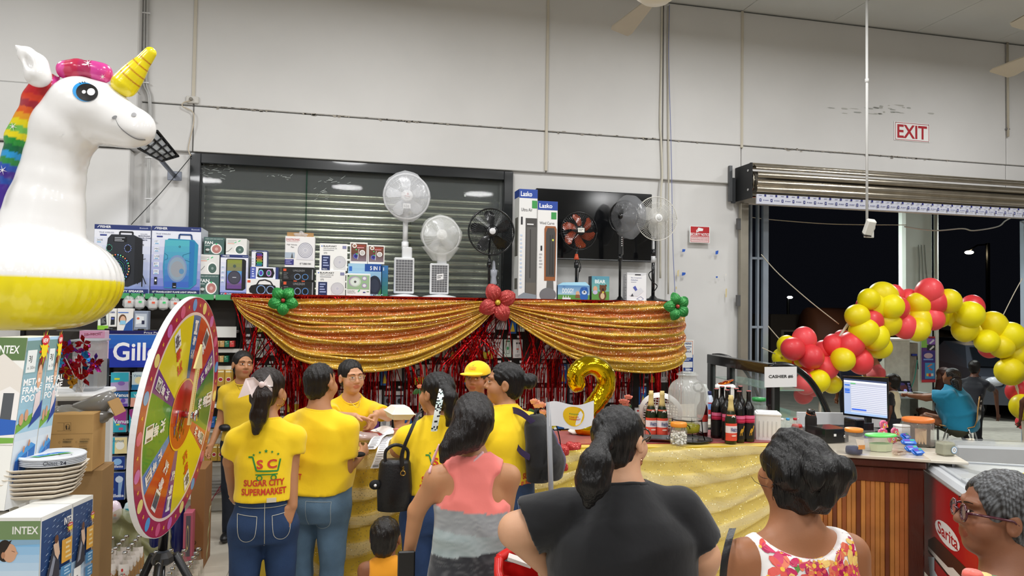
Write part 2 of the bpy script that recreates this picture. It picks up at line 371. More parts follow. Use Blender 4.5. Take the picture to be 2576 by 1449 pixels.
  if smooth and len(Q):
   ed = np.concatenate([Q[:, [0, 1]], Q[:, [1, 2]], Q[:, [2, 3]], Q[:, [3, 0]]]); ed = np.concatenate([ed, ed[:, ::-1]])
   for _ in range(smooth):
    ac = np.stack([np.bincount(ed[:, 0], V[ed[:, 1], i], len(V)) for i in range(3)], 1); ct = np.bincount(ed[:, 0], minlength=len(V)); V = V*.4+.6*ac/np.maximum(ct, 1)[:, None]
  me = bpy.data.meshes.new(name); me.vertices.add(len(V)); me.vertices.foreach_set('co', V.astype('f').ravel())
  me.loops.add(Q.size); me.loops.foreach_set('vertex_index', Q.ravel().astype('i4')); me.polygons.add(len(Q))
  me.polygons.foreach_set('loop_start', np.arange(0, Q.size, 4, dtype='i4')); me.polygons.foreach_set('use_smooth', np.ones(len(Q), bool))
  me.materials.append(MATS[mat]); ca = me.color_attributes.new('Col', 'FLOAT_COLOR', 'POINT'); arr = np.ones((len(V), 4), 'f')
  arr[:, :3] = colf(V) if callable(colf) else np.array(lin(colf))[None, :]; ca.data.foreach_set('color', arr.ravel()); me.update(calc_edges=True); return me
def mobj(name, me, parent=None, label=None):
 o = bpy.data.objects.new(name, me); COL.objects.link(o)
 if parent is not None: o.parent = parent
 if label: o['label'] = label
 return o
ORD = ['first', 'second', 'third', 'fourth', 'fifth', 'sixth', 'seventh', 'eighth', 'ninth', 'tenth', 'eleventh', 'twelfth', 'thirteenth', 'fourteenth', 'fifteenth', 'sixteenth']
# ================= the setting =================
YW = 7.75
WC = 'd6d5d3'
ZL = P(1000, 413, YW).z
ZK = P(1000, 303, YW).z
ZC = P(2138, 62, YW).z
XW0 = P(478, 400, YW).x; XW1 = P(1291, 450, YW).x
XD0 = P(1878, 520, YW).x; XD1 = 11.2; ZD = 3.22
wb = MB(); wb.box(((-7+XW0)/2, YW+.12, ZC/2), (XW0+7, .14, ZC), col=WC, mat='wall')
wb.box(((XW0+XW1)/2, YW+.12, (ZL+ZC)/2), (XW1-XW0, .14, ZC-ZL), col=WC, mat='wall').box(((XW0+XW1)/2, YW+.12, .5), (XW1-XW0, .14, 1.0), col=WC, mat='wall')
wb.box(((XW1+XD0)/2, YW+.12, ZC/2), (XD0-XW1, .14, ZC), col=WC, mat='wall').box(((XD0+XD1)/2, YW+.12, (ZD+ZC)/2), (XD1-XD0, .14, ZC-ZD), col=WC, mat='wall')
wb.box((XD1+1.4, YW+.12, ZC/2), (2.8, .14, ZC), col=WC, mat='wall')
wall = wb.obj('wall_back', kind='structure')
seams = [-7, P(491, 120, YW).x, P(1377, 200, YW).x, P(1668, 200, YW).x, P(1866, 200, YW).x, P(2530, 200, YW).x, XD1+2.8]
for a, b in zip(seams, seams[1:]):
 w = b-a-.012; j = random.uniform(-.004, .004)
 MB().box(((a+b)/2, YW+.028+j, (ZK+ZC)/2), (w, .06, ZC-ZK-.01), b=.006, col=WC, mat='wall').obj('wall_panel', wall)
 MB().box(((a+b)/2, YW+.035+j, (ZL+ZK)/2), (w, .06, ZK-ZL-.014), b=.006, col=WC, mat='wall').obj('wall_panel', wall)
for px, y1 in ((491, 252), (1377, 430), (1866, 372)):
 x = P(px, 100, YW).x; z = P(px, y1, YW).z
 MB().box((x, YW-.008, (z+ZC)/2), (.028, .02, ZC-z), col='c9c2b2', mat='wall').obj('seam_cover', wall)
x = P(2530, 200, YW).x; z0 = P(2530, 345, YW).z
MB().cyl((x, YW-.03, z0), (x, YW-.03, ZC), .014, col='bdb6a4').box((x, YW-.02, z0+.1), (.05, .03, .02), col='777777').obj('conduit', wall)
# flaking render along the joint and near the exit sign
rr = random.Random(3); fk = MB()
for i in range(170):
 t = rr.random(); x = -1.4+t*5.6 if i < 120 else 5.0+rr.random()*3; z = ZK+rr.gauss(0, .006)
 w = rr.uniform(.006, .04); h = rr.uniform(.003, .012)
 fk.poly([(x+w*cos(a)*rr.uniform(.6, 1), YW-.0035, z+h*sin(a)*rr.uniform(.5, 1)) for a in (0, 1, 2.1, 3, 4.2, 5.3)], col=rr.choice(['9a9388', '77726a', 'a9a296']), mat='wall')
for i in range(26):
 p = P(rr.gauss(2225, 45), rr.choice([268, 272, 284])+rr.gauss(0, 2), YW-.004); w = rr.uniform(.02, .10); h = rr.uniform(.006, .018)
 fk.poly([p+Vector((w*cos(a)*rr.uniform(.6, 1), 0, h*sin(a)*rr.uniform(.5, 1))) for a in (0, 1, 2.1, 3, 4.2, 5.3)], col=rr.choice(['b4b4ae', 'a3a5a0']), mat='wall')
fk.obj('flaked_render', wall, kind='stuff')
# pier on the left, in three tiers
pier = MB(); xa = P(348, 100, 7.6).x; z1 = P(348, 230, 7.6).z; z2 = P(340, 373, 7.6).z
pier.box(((-7+xa)/2, 7.73, (z1+ZC)/2), (xa+7, .24, ZC-z1), b=.01, col=WC, mat='wall')
pier.box(((-7+xa+.01)/2, 7.72, (z1+z2)/2), (xa+7.01, .26, z1-z2-.01), b=.01, col=WC, mat='wall')
pier.box(((-7+xa-.05)/2, 7.74, z2/2), (xa+6.95, .22, z2-.01), b=.01, col=WC, mat='wall')
pier.obj('wall_pier', kind='structure')
MB().box((-7.05, 0, ZC/2), (.1, 16, ZC), col=WC, mat='wall').obj('wall_left', kind='structure')
MB().box((13.9, -.2, ZC/2), (.1, 15.9, ZC), col=WC, mat='wall').obj('wall_right', kind='structure')
MB().box((3.4, -8.0, ZC/2), (21, .1, ZC), col='b9b6b0', mat='wall').obj('wall_front', kind='structure')
ce = MB().box((3.4, 0, ZC+.06), (21, 16.2, .1), col='c4c6c4', mat='wall').obj('ceiling', kind='structure')
for i in range(-2, 5):
 for j in range(2):
  MB().box((4.0+i*1.22, 7.1-j*1.22, ZC+.004), (1.212, 1.212, .012), b=.003, col='cfd1cf', mat='wall').obj('ceiling_board', ce)
fl = MB().box((3.4, -.1, -.035), (21, 16, .06), col='8f887c', mat='concrete').obj('floor', kind='structure')
tm = MB().box((0, 0, 0), (.596, .596, .012), b=.002, col='bdb6a8', mat='tile').mesh('tile'); kx = 0
for i in range(-7, 10):
 for j in range(2, 13):
  o = bpy.data.objects.new('tile', tm); o.location = (i*.6+.18, j*.6+.05, -.0055); COL.objects.link(o); o.parent = fl
MB().box((9, 26, -.05), (36, 36.4, .09), col='6a665e', mat='asphalt').obj('ground', kind='structure')
MB().box((7.6, 9.9, -.022), (9.2, 4.1, .05), b=.01, col='aaa79d', mat='concrete').obj('pavement', kind='structure')
# ---------- shop window with roller shutter behind ----------
zt = ZL-.004; zb = 1.0
win = MB(); fc = '1d2022'
for x, w in ((XW0+.05, .1), (XW1-.05, .1)): win.box((x, YW+.07, (zb+zt)/2), (w, .14, zt-zb), b=.006, col=fc, mat='gloss')
win.box(((XW0+XW1)/2, YW+.07, zt-.05), (XW1-XW0-.2, .14, .1), b=.006, col=fc, mat='gloss').box(((XW0+XW1)/2, YW+.07, zb+.05), (XW1-XW0-.2, .14, .1), b=.006, col=fc, mat='gloss')
for x in (XW0+.115, XW1-.115): win.box((x, YW+.10, (zb+zt)/2), (.03, .03, zt-zb-.2), col='2b2f30', mat='gloss')
win = win.obj('window_1', kind='structure')
xg = [XW0+.1, P(770, 500, YW).x, P(1035, 500, YW).x, XW1-.1]
for a, b in zip(xg, xg[1:]):
 MB().box(((a+b)/2, YW+.075, (zb+zt)/2), (b-a-.008, .01, zt-zb-.2), col='9aa09e', mat='thinglass').obj('pane', win)
MB().box((xg[1], YW+.075, (zb+zt)/2), (.012, .035, zt-zb-.2), col='1d4a38', mat='greenglass').obj('glass_fin', win)
MB().cyl((xg[2], YW+.03, zt-.16), (xg[2], YW+.03, zt-.01), .012, col='3a3d3e').obj('bolt', win)
# wipe marks and tape left on the glass
tp = MB(mat='paper'); rr = random.Random(8)
for (cx, cy, n, sx, sy) in ((545, 425, 22, 26, 9), (700, 445, 9, 18, 3), (830, 455, 10, 20, 5), (805, 490, 12, 9, 8), (1108, 437, 5, 30, 3)):
 for i in range(n):
  x, y = rr.gauss(cx, sx), rr.gauss(cy, sy); a = rr.uniform(-.6, .9); L = rr.uniform(4, 16); q = [P(x, y, YW+.068), P(x+L*cos(a), y-L*sin(a)*.7, YW+.068)]
  tp.prism([q[0], q[1], q[1]+Vector((0, 0, .004)), q[0]+Vector((0, 0, .004))], (0, -.001, 0), col='aab0ac')
for px, py, w in ((517, 405, .035), (1170, 492, .02)):
 tp.box(P(px, py, YW+.066), (w, .002, w*1.2), col='c2c8c4')
tp.obj('tape_scraps', win, kind='stuff')
sh = MB().box(((XW0+XW1)/2, YW+.42, 1.9), (XW1-XW0+.3, .03, 3.2), col='16181a', mat='dullmetal')
shut = sh.obj('roller_shutter', win)
pr = [(0, -.036), (.012, -.030), (.019, -.012), (.020, .004), (.014, .024), (.004, .032), (-.004, .036)]
def slat_mesh(x0, x1, col='b9bfa8'):
 m = MB(mat='galvanised', col=col, sm=True); n = len(pr)
 m.add([(x, -a, z) for x in (x0, x1) for a, z in pr], [(i, i+1, n+i+1, n+i) for i in range(n-1)]); return m.mesh('slat')
sx0 = P(505, 600, YW+.30).x; sx1 = P(1272, 600, YW+.30).x
sm_ = slat_mesh(sx0, sx1)
for i in range(27):
 o = bpy.data.objects.new('slat', sm_); o.location = (0, YW+.30 if i < 23 else YW+.3+(i-22)*.02, 1.06+i*.079); COL.objects.link(o); o.parent = shut
MB().box((sx0-.02, YW+.27, 2.1), (.06, .08, 2.6), col='2a2c2e', mat='dullmetal').obj('guide_rail', shut); MB().box((sx1+.02, YW+.27, 2.1), (.06, .08, 2.6), col='2a2c2e', mat='dullmetal').obj('guide_rail', shut)
# dark hatch that closes off the hollow behind the window
MB().box(((XW0+XW1)/2, YW+.48, 2.0), (XW1-XW0+.5, .04, 4), col='111213').obj('wall_behind_window', kind='structure')
# ---------- doorway: jamb, drum, rolled shutter ----------
door = MB(); xj = XD0-.05
door.box((xj, YW-.02, 1.6), (.10, .06, 3.2), b=.004, col='a59f92', mat='dullmetal')
door.box((xj+.045, YW+.08, 1.6), (.02, .2, 3.2), col='6f6c66', mat='dullmetal')
door.box((XD1+.02, YW+.02, 1.6), (.10, .1, 3.2), b=.004, col='a59f92', mat='dullmetal')
for z in (.9, 2.05, 2.95): door.box((xj-.07, YW-.03, z), (.05, .03, .13), col='6c6c6c', mat='dullmetal')
dr = door.obj('door_1', kind='structure')
xb = P(1874, 440, 7.5).x; rc = Vector((0, 7.50, 3.40)); rR = .175
pl = MB(mat='dullmetal', col='3a3b3c'); pl.box((xb+.02, 7.56, 3.41), (.012, .36, .40), b=.002)
pl.box((xb-.06, YW-.03, 3.42), (.035, .04, .42), col='6f7173').box((xb-.02, YW-.03, 3.34), (.05, .02, .3), col='4f5153')
for dz in (-.1, .12): pl.cyl((xb+.012, 7.45, 3.41+dz), (xb+.005, 7.45, 3.41+dz), .014, n=8, col='cfcfcf')
pl.lathe((xb+.03, 7.5, 3.41), [(.12, 0), (.14, .02), (.10, .03), (.03, .035)], 18, (1, 0, 0), col='8b857a', mat='galvanised')
pl.obj('drum_bracket', dr)
drum = MB().cyl((xb+.03, 7.5, 3.41), (XD1, 7.5, 3.41), .12, n=20, col='6a665e', mat='dullmetal').obj('shutter_roll', dr)
sl2 = slat_mesh(0, XD1-xb-.06, 'cdc4b4')
for k in range(9):
 a = radians(200-k*33); r = rR+.002*k
 o = bpy.data.objects.new('slat', sl2); o.location = (xb+.05, 7.5+r*cos(a)*1.0, 3.43+r*sin(a)); o.rotation_euler = ((a-pi), 0, 0); COL.objects.link(o); o.parent = drum
for k in range(2):
 o = bpy.data.objects.new('slat', sl2); o.location = (xb+.05, 7.5-rR+.01+.006*k, 3.43-.05-k*.07); COL.objects.link(o); o.parent = drum
bz = P(1950, 503, 7.35).z
st = MB(); st.box(((xb+.06+XD1)/2, 7.36, bz-.0), (XD1-xb-.06, .03, .115), b=.006, col='c9cbd6', mat='gloss')
st.frame((xb+.06, 7.344, bz-.055), (1, 0, 0), (0, 0, 1)); n = int((XD1-xb)/.14)
for i in range(n):
 x = i*.14+.03
 st.draw(f"r,{x},.028,{x+.024},.062,23286e;r,{x+.008},.038,{x+.016},.052,c9cbd6;c,{x+.055},.045,.006,.006,4a4e80;r,{x+.068},.041,{x+.115},.048,6a6e94;r,{x+.06},.086,{x+.084},.11,23286e;r,{x-.01},.094,{x+.03},.1,6a6e94")
st.obj('bottom_rail', drum, label='bottom rail with blue and white sticker film')
# steel screen posts just outside the doorway on the left
gs = thing('steel_screen', 'grey steel tube screen standing just outside the left side of the doorway', 'screen', (P(1917, 700, 7.95).x, 7.95, 0))
L0 = gs.location.x
for px, w in ((1887, .03), (1905, .028), (1924, .075)):
 q = P(px, 700, 7.95).x-L0; MB().box((q, 0, 1.65), (w, .05, 3.3), b=.004, col='8d97a3', mat='gloss').obj('post', gs)
for py in (650, 823, 1010):
 z = P(1905, py, 7.95).z; MB().box(((P(1887, 700, 7.95).x+P(1924, 700, 7.95).x)/2-L0, -.005, z), (.17, .03, .03), b=.003, col='8d97a3', mat='gloss').obj('rail', gs)
q = P(2572, 700, 7.95)
tag(MB().box((q.x+.03, 7.95, 1.6), (.07, .07, 3.2), b=.006, col='a9bccb', mat='gloss').obj('steel_post'), 'pale blue steel post at the right edge of the doorway', 'post')
# ================= gondola shelving along the wall =================
YG = 7.2; ZS = P(1000, 750, YG).z; XG0 = -2.75; XG1 = P(1722, 760, YG).x
gd = thing('gondola_shelving', 'long dark gondola shelving under the window with a green price rail along its top shelf', 'shelving', (XG0, YG, 0))
Lx = lambda px, y=YG: P(px, 800, y).x-XG0
W = XG1-XG0
MB().box((W/2, .24, ZS-.018), (W, .50, .03), b=.004, col='d9dad6').obj('top_shelf', gd)
MB().box((W/2, .27, (ZS-.05)/2), (W, .03, ZS-.05), col='38332f').obj('back_panel', gd)
for i, x in enumerate((0, 1.0, Lx(508), Lx(590), Lx(1040), Lx(1400), W)):
 MB().box((x, .255, ZS/2-.02), (.035, .06, ZS-.05), b=.003, col='2b2a2b', mat='dullmetal').obj('upright', gd)
MB().box((Lx(325), .0, P(320, 833, 7.0).z), (1.0, .5, .012), b=.003, col='4a4846').obj('shelf', gd); MB().box((W/2, .09, .07), (W, .02, .13), col='c9c6bd').obj('kick_plate', gd); MB().box((W/2, .12, .16), (W, .30, .03), b=.003, col='d2cfc6').obj('base_deck', gd)
for a, b in ((0, 1.05), (1.06, Lx(538)), (Lx(538)+.01, Lx(600))):
 m = MB().box(((a+b)/2, -.018, ZS-.022), (b-a-.006, .012, .05), b=.003, col='4da368', mat='plastic'); m.frame((a, -.025, ZS-.04), (b-a, 0, 0), (0, 0, .04))
 if b > 1: m.draw('t,20 Wc/M,.62,.3,.3,2a6b3f')
 m.obj('price_rail', gd)
for z, x0, x1 in ((P(560, 835, YG).z, 480, 596), (P(560, 882, YG).z, 500, 620), (P(560, 925, YG).z, 500, 620), (P(560, 1020, YG).z, 500, 620), (P(560, 1082, YG).z, 500, 620), (P(560, 1166, YG).z, 500, 620)):
 a, b = Lx(x0), Lx(x1); h = .10 if z > 1.5 else .035
 m = MB().box(((a+b)/2, .10, z), (b-a, .22, .02), col='b9b7b0').box(((a+b)/2, -.015, z), (b-a, .01, h), col='dddeda', mat='gloss').obj('shelf', gd)
MB().box(((Lx(500)+Lx(620))/2, .06, .52), (Lx(620)-Lx(500), .02, .42), col='dcdad2').obj('white_panel', gd)
def carton(name, label, cat, x0, x1, y0, y1, Y=7.26, dep=.2, col='f2f2f0', draw='', side=None, sdraw='', rz=0, group=None, z0=None, mat='print', extra=None):
 """a printed box whose front face runs from pixel x0 to x1 on plane Y; y0 top, y1 bottom"""
 a = P(x0, y1, Y); b = P(x1, y1, Y); w = (b.x-a.x)/max(cos(rz), .3); zb_ = a.z if z0 is None else z0; h = P((x0+x1)/2, y0, Y).z-zb_
 t = thing(name, label, cat, (a.x, Y, zb_), rz, group)
 m = MB(mat=mat); m.box((w/2, dep/2, h/2), (w, dep, h), b=.003, col=col); m.obj('carton', t)
 p = MB(mat='print').frame((0, -.0008, 0), (w, 0, 0), (0, 0, h))
 if draw: p.draw(draw)
 if sdraw or side:
  p.frame((0, dep, 0), (0, -dep, 0), (0, 0, h)); p.o += Vector((-.0008, 0, 0))
  if side: p.draw(f'r,0,0,1,1,{side}')
  p.draw(sdraw); p.frame((w+.0008, 0, 0), (0, dep, 0), (0, 0, h))
  if side: p.draw(f'r,0,0,1,1,{side}')
  p.draw(sdraw)
 if p.f: p.obj('printed_face', t)
 if extra: extra(t, w, h, dep)
 return t
def ringdots(cx, cy, rx, ry, n, cols, s=.012):
 return ';'.join(f"c,{cx+rx*cos(2*pi*i/n):.3f},{cy+ry*sin(2*pi*i/n):.3f},{s},{s*rx and s*ry/rx:.4f},{cols[i % len(cols)]}" for i in range(n))
NAVY = '2c3a74'
ib = lambda x, ys: ';'.join(f'r,{x},{y},{x+.11},{y+.07},e8ecf6;t,{s},{x+.015},{y+.03},.028,333a55;r,{x+.02},{y+.005},{x+.09},{y+.02},7fb2dc' for y, s in ys)
hdr = f'r,0,.93,1,1,{NAVY};T,FISHER,.10,.95,.035,ffffff;t,Bluetooth,.80,.955,.02,dfe6ff;l,ffffff,.01,.05 .955 .09 .985'
carton('party_speaker_box', 'blue and white party speaker box showing a black speaker, leftmost on the shelf', 'box', 233, 375, 566, 735, 7.22, .36, 'e9ecf6',
 'g,0,0,1,.93,8ea2dc,f0f2fa;'+hdr+';t,TRUE WIRELESS,.08,.875,.02,49507a;r,.1,.835,.22,.858,3b468c;'+ib(.03, ((.73, '2600'), (.62, '15~'), (.51, 'MIC')))+
 ';t,INCLUDES,.82,.87,.014,2b3360;T,MICROPHONE,.78,.84,.018,2b3360;T,SPEAKER STAND,.77,.81,.018,2b3360;T,REMOTE,.82,.78,.018,2b3360;t,449,.80,.70,.03,222222'
 ';l,23262d,.03,.45 .84 .45 .90 .68 .90 .68 .82;p,2c3038,.24 .12 .62 .10 .86 .18 .86 .80 .70 .86 .30 .86 .24 .80 .20 .5;p,1d2026,.72 .14 .86 .2 .85 .79 .72 .84'
 ';r,.34,.75,.58,.83,14161a;b,.36,.755,.56,.825,3,b8bcc6;c,.27,.66,.055,.055,14161a;'+ringdots(.27, .66, .05, .048, 12, ['4fd6b4', '7fe8d0'], .006)+';c,.60,.66,.065,.06,14161a;'+ringdots(.60, .66, .058, .053, 14, ['86a2ff', 'b7c8ff'], .007)+
 ';c,.42,.36,.24,.215,14161a;'+';'.join(ringdots(.42, .36, r, r*.9, int(20+r*130), c, .006) for r, c in ((.19, ['3f7ad6', '46b6c4']), (.16, ['3f9ad6', '3a6ad0']), (.13, ['38c38a', '3fb0d0']), (.10, ['4a78e0', '38b79a'])))+
 ';'+ringdots(.42, .36, .225, .2, 30, ['ff8a6a', 'e0d884', '6ff0b8', '78b8ff'], .012)+';c,.42,.36,.075,.06,23262d;r,.38,.352,.46,.368,c8ccd4'
 ';l,1a1c20,.025,.885 .1 .885 .58;l,1a1c20,.018,.885 .28 .80 .14;l,1a1c20,.018,.885 .28 .955 .14;l,1a1c20,.014,.885 .2 .83 .16;l,1a1c20,.012,.885 .5 .94 .51'
 f';r,0,0,1,.065,{NAVY};T,LIGHT PARTY SPEAKER,.22,.018,.03,ffffff,.7', side='c3c9e2', z0=ZS)
carton('translucent_speaker_box', 'blue and white speaker box with a photo of a see-through turquoise speaker', 'box', 378, 502, 570, 739, 7.22, .36, 'e9ecf6',
 'g,0,0,1,.93,5566c8,eef1fa;'+hdr+';t,TRUE WIRELESS,.08,.875,.02,49507a;r,.1,.835,.22,.858,3b468c;'+ib(.05, ((.73, '15~'), (.62, 'MIC'), (.51, 'USB'), (.40, 'BT'), (.29, 'FM')))+
 ';r,.07,.14,.13,.25,20242c;c,.1,.2,.02,.015,ffffff;l,2f4f86,.035,.55 .82 .56 .885 .80 .885 .82 .80;p,2f8fb4,.27 .09 .80 .08 .93 .16 .95 .74 .86 .81 .34 .82 .27 .76 .24 .4'
 ';g,.27,.1,.77,.8,3f63c4,54b8c4;p,2a78b8,.77 .1 .86 .13 .88 .78 .77 .80;l,1f6a8c,.012,.27 .6 .33 .57 .33 .52 .27 .5;l,1f6a8c,.012,.80 .62 .64 .58 .64 .52 .80 .48'
 ';c,.53,.38,.20,.2,7c95bf;c,.53,.38,.17,.17,8fa5b8;c,.53,.37,.13,.12,9a9fa8;c,.62,.34,.05,.04,5f8fb8;r,.44,.09,.52,.17,16181c'
 ';t,o,.55,.69,.03,163a50;r,.46,.11,.51,.12,dddddd;r,0,0,1,.065,27305f;T,15~ TRANSLUCENT FLAME LIGHT SPEAKER,.04,.02,.026,ffffff,.9', side='dfe3f0', z0=ZS)
fanA = 'r,0,0,1,1,4c6a66;t,TABLE LAMP AND DESKTOP,.06,.88,.05,dfe8e6,.88;T,FAN,.06,.60,.17,ffffff;r,.06,.52,.3,.54,ffffff;c,.62,.34,.28,.30,f4f4f2;c,.63,.33,.22,.24,b97d78;c,.63,.33,.08,.09,d8b0ac;r,.08,.1,.26,.4,39433f;c,.2,.28,.1,.07,c9ccca;c,.62,.62,.04,.04,2fd07a'
fanB = 'r,0,0,1,1,e6e6e3;b,.08,.72,.55,.9,2,b4b4b0;r,.08,.66,.4,.69,e08a68;c,.66,.32,.25,.3,f8f8f6;c,.67,.31,.2,.24,4f6a63;c,.67,.31,.06,.07,8c9f9a;l,555555,.02,0 .15 .12 .2 .3 .42;p,35c878,.6 .8 .7 .86 .68 .9 .58 .84;l,35c878,.03,.4 .72 .5 .78'
for (nm, lab, x0, x1, y0, y1, dr_) in (
 ('lamp_fan_box', 'green table fan box with the word FAN, standing lowest in its stack on the shelf', 499, 550, 690, 742, fanA), ('lamp_fan_box', 'white table fan box with dark green fan, second in the left stack', 499, 551, 640, 690, fanB),
 ('lamp_fan_box', 'green table fan box standing on top of the white fan box', 512, 563, 597, 640, fanA), ('lamp_fan_box', 'white table fan box on top of the stack, just right of the green one', 568, 620, 600, 640, fanB)):
 carton(nm, lab, 'box', x0, x1, y0, y1, 7.25, .2, 'e6e6e3' if dr_ is fanB else '4c6a66', dr_, group='table fan boxes', z0=ZS if y1 > 740 else None)
carton('flame_speaker_box', 'navy and white box showing a speaker lit yellow to purple', 'box', 553, 622, 641, 741, 7.23, .22, 'eef0f8',
 'g,0,0,1,.93,8f9fe0,f2f3fb;'+hdr+';p,1b1c22,.2 .13 .82 .12 .93 .17 .93 .86 .85 .9 .25 .9 .2 .87;g,.24,.16,.78,.88,6a3f90,8f9a3a;g,.24,.3,.78,.6,7a4fb0,4f9ad0;c,.51,.44,.24,.17,3b3c4c;c,.51,.44,.2,.14,4a4a58;c,.51,.72,.06,.04,4f5f58;r,.44,.435,.58,.45,d8dce4;'
 +ib(.03, ((.68, ''), (.56, ''), (.44, ''), (.32, '')))+f';r,0,0,1,.07,{NAVY};T,8~ LED FLAME LIGHT SPEAKER,.04,.022,.03,ffffff,.9;r,.17,.02,.24,.06,e05050', side='d8dcec', z0=ZS)
hexes = ';'.join(f"c,{.36+.09*i+(.045 if j % 2 else 0)},{.12+j*.085},.036,.033,{['2f9ae0', '35c0b0', '4fd05a', 'd8d840', 'e8a040', 'e06a4a', 'd04a60', 'a04ad0', '5a5ad0'][j]}" for j in range(9) for i in range(4))
carton('small_speaker_box', 'small upright box with a honeycomb lit speaker, standing on a navy box', 'box', 632, 671, 630, 672, 7.25, .15, 'eceef6', hdr+';p,17181c,.27 .06 .76 .06 .76 .84 .68 .9 .34 .9 .27 .84;'+hexes+';'+ib(.04, ((.5, ''), (.35, ''), (.2, ''))), side='3a4684')
carton('small_speaker_box', 'flat navy and white speaker box with two lit rings, under the honeycomb one', 'box', 629, 700, 672, 701, 7.25, .16, 'e8ebf6', 'r,0,0,.2,1,5565b4;b,.06,.12,.15,.9,4,dfe6ff;p,16181e,.24 .2 .3 .9 .8 .9 .86 .5 .8 .12 .3 .12;c,.38,.5,.09,.28,5a3fb0;o,.38,.5,.09,.28,.3,7fd0e0;c,.66,.5,.09,.28,2a7a6a;o,.66,.5,.09,.28,.3,c890e0;r,.9,0,1,1,2c3a74', side='2c3a74')
carton('boombox_box', 'white box with a black round-ended boombox on it, left of the green flower', 'box', 619, 703, 702, 744, 7.22, .2, 'efefed', 'r,.03,.78,.12,.92,e0583a;p,1b1c1e,.1 .2 .2 .12 .6 .12 .84 .16 .92 .4 .86 .62 .7 .68 .3 .68 .14 .6 .08 .4;l,1b1c1e,.04,.3 .62 .38 .9 .55 .96 .72 .85 .8 .6;c,.44,.36,.14,.28,0f1012;o,.44,.36,.14,.28,.18,86a8d8;c,.72,.36,.12,.25,0f1012;o,.72,.36,.12,.25,.18,9ab8e0', z0=ZS)
un = 'r,0,0,1,1,1e1f21;T,UNLEASH,.34,.72,.15,8a8c90,.36;r,.04,.74,.13,.92,e05a34;b,.05,.15,.2,.65,4,6a6c70;c,.45,.32,.2,.26,2a2c2f;c,.78,.32,.16,.24,2a2c2f;c,.48,.32,.1,.23,0f1011;o,.48,.32,.1,.23,.2,86a0c8;c,.72,.32,.1,.23,0f1011;o,.72,.32,.1,.23,.2,5a90d0;r,.93,.1,.96,.9,a0a2a8'
carton('unleash_speaker_box', 'black twin-ring speaker box, upper one of the two', 'box', 709, 790, 674, 706, 7.23, .2, '1e1f21', un, group='black speaker boxes')
carton('unleash_speaker_box', 'black twin-ring speaker box with orange stickers, standing on the shelf behind the green flower', 'box', 709, 790, 706, 746, 7.23, .2, '1e1f21', un+';r,.35,.94,.45,1,e05a34;r,.6,.94,.7,1,e05a34', group='black speaker boxes', z0=ZS)
def tornflap(t, w, h, d):
 MB().box((w*.5, .02, h+.02), (w*.9, .003, .04), b=.001, col='b08a5c', mat='cardboard').obj('flap', t)
 m = MB(mat='bag', col='e8e8ea'); m.ell((w*.55, .03, h+.015), (.07, .03, .035), fn=lambda p: p*(1+.25*sin(p.x*90+p.z*70))); m.obj('plastic_wrap', t)
fr = lambda x, y, r, q: f'c,{x},{y},{r},{r*q},d9d8de;o,{x},{y},{r},{r*q},.08,8f90a0;o,{x},{y},{r*.8},{r*q*.8},.1,a8a8b8;o,{x},{y},{r*.6},{r*q*.6},.08,9a9aac;o,{x},{y},{r*.42},{r*q*.42},.1,a8a8b8;c,{x},{y},{r*.2},{r*.2*q},c4c4d0'
carton('turbo_fan_box', 'white turbo fan box with a torn brown flap, on the black speaker boxes', 'box', 716, 791, 595, 672, 7.25, .2, 'eeecec', 'T,DIGITRONIC,.03,.86,.07,c86a68,.46;l,d09a96,.012,.05 .83 .45 .83;t,High Velocity,.06,.70,.05,333333,.34;t,Fan,.2,.63,.05,333333;r,.0,.3,.33,.48,aebccc;p,5a5a5e,.2 .3 .28 .3 .24 .48;p,e0dfe6,.38 .25 .96 .25 .9 .5 .45 .5;'+fr(.68, .56, .25, 1.0)+';r,0,.08,.3,.26,3c3a80;b,.03,.1,.27,.25,3,a0a0d0;T,10~ TURBO FAN,.5,.1,.055,3a3a3e,.38', extra=tornflap)
bl = 'c,.08,.90,.025,.022,3a66c0;T,BLAUPUNKT,.13,.875,.055,26282c,.48;t,VENTILADOR DE,.13,.80,.045,5a5c60;b,.13,.72,.55,.78,1,a8aaae;r,.82,.82,.96,.93,8a8cb0;t,272,.15,.62,.06,222222;r,.08,.0,.38,.56,26325e;b,.13,.14,.34,.52,4,a8b4dc;T,Enjoy it.,.12,.03,.05,ffffff;p,dcdcdc,.5 .04 .96 .04 .92 .3 .55 .3;'+fr(.73, .32, .22, 1.05).replace('a8a8b8', 'c9c9cc').replace('8f90a0', 'b0b0b4').replace('9a9aac', 'c4c4c8')
carton('desk_fan_box', 'white desk fan box with a navy panel, upper one of two', 'box', 803, 873, 613, 680, 7.25, .2, 'f3f3f1', bl, group='white desk fan boxes')
carton('desk_fan_box', 'white desk fan box with a navy panel, lower one standing on the shelf', 'box', 794, 868, 680, 748, 7.23, .2, 'f3f3f1', bl, group='white desk fan boxes', z0=ZS)
pf = 'r,.06,.12,.94,.94,6e4334;g,.06,.12,.94,.5,8a7a86,5a3a30;c,.25,.84,.13,.1,f2f2ee;c,.25,.84,.08,.06,a0705a;T,PORTABLE FAN,.4,.82,.05,e0483a,.48;r,.4,.74,.8,.78,f0a0a8;c,.34,.36,.15,.12,2c2c78;o,.34,.36,.15,.12,.3,6a6ac8;c,.7,.52,.16,.13,c8c4c0;o,.7,.52,.16,.13,.2,ffffff;l,dcdcd8,.03,.44 .2 .5 .7;c,.35,.66,.04,.03,30d070;c,.38,.46,.04,.03,30d070'
carton('portable_fan_box', 'small brown and white portable fan box, left one of the pair on the blue box', 'box', 880, 924, 610, 663, 7.27, .12, 'f0efec', pf, group='portable fan boxes')
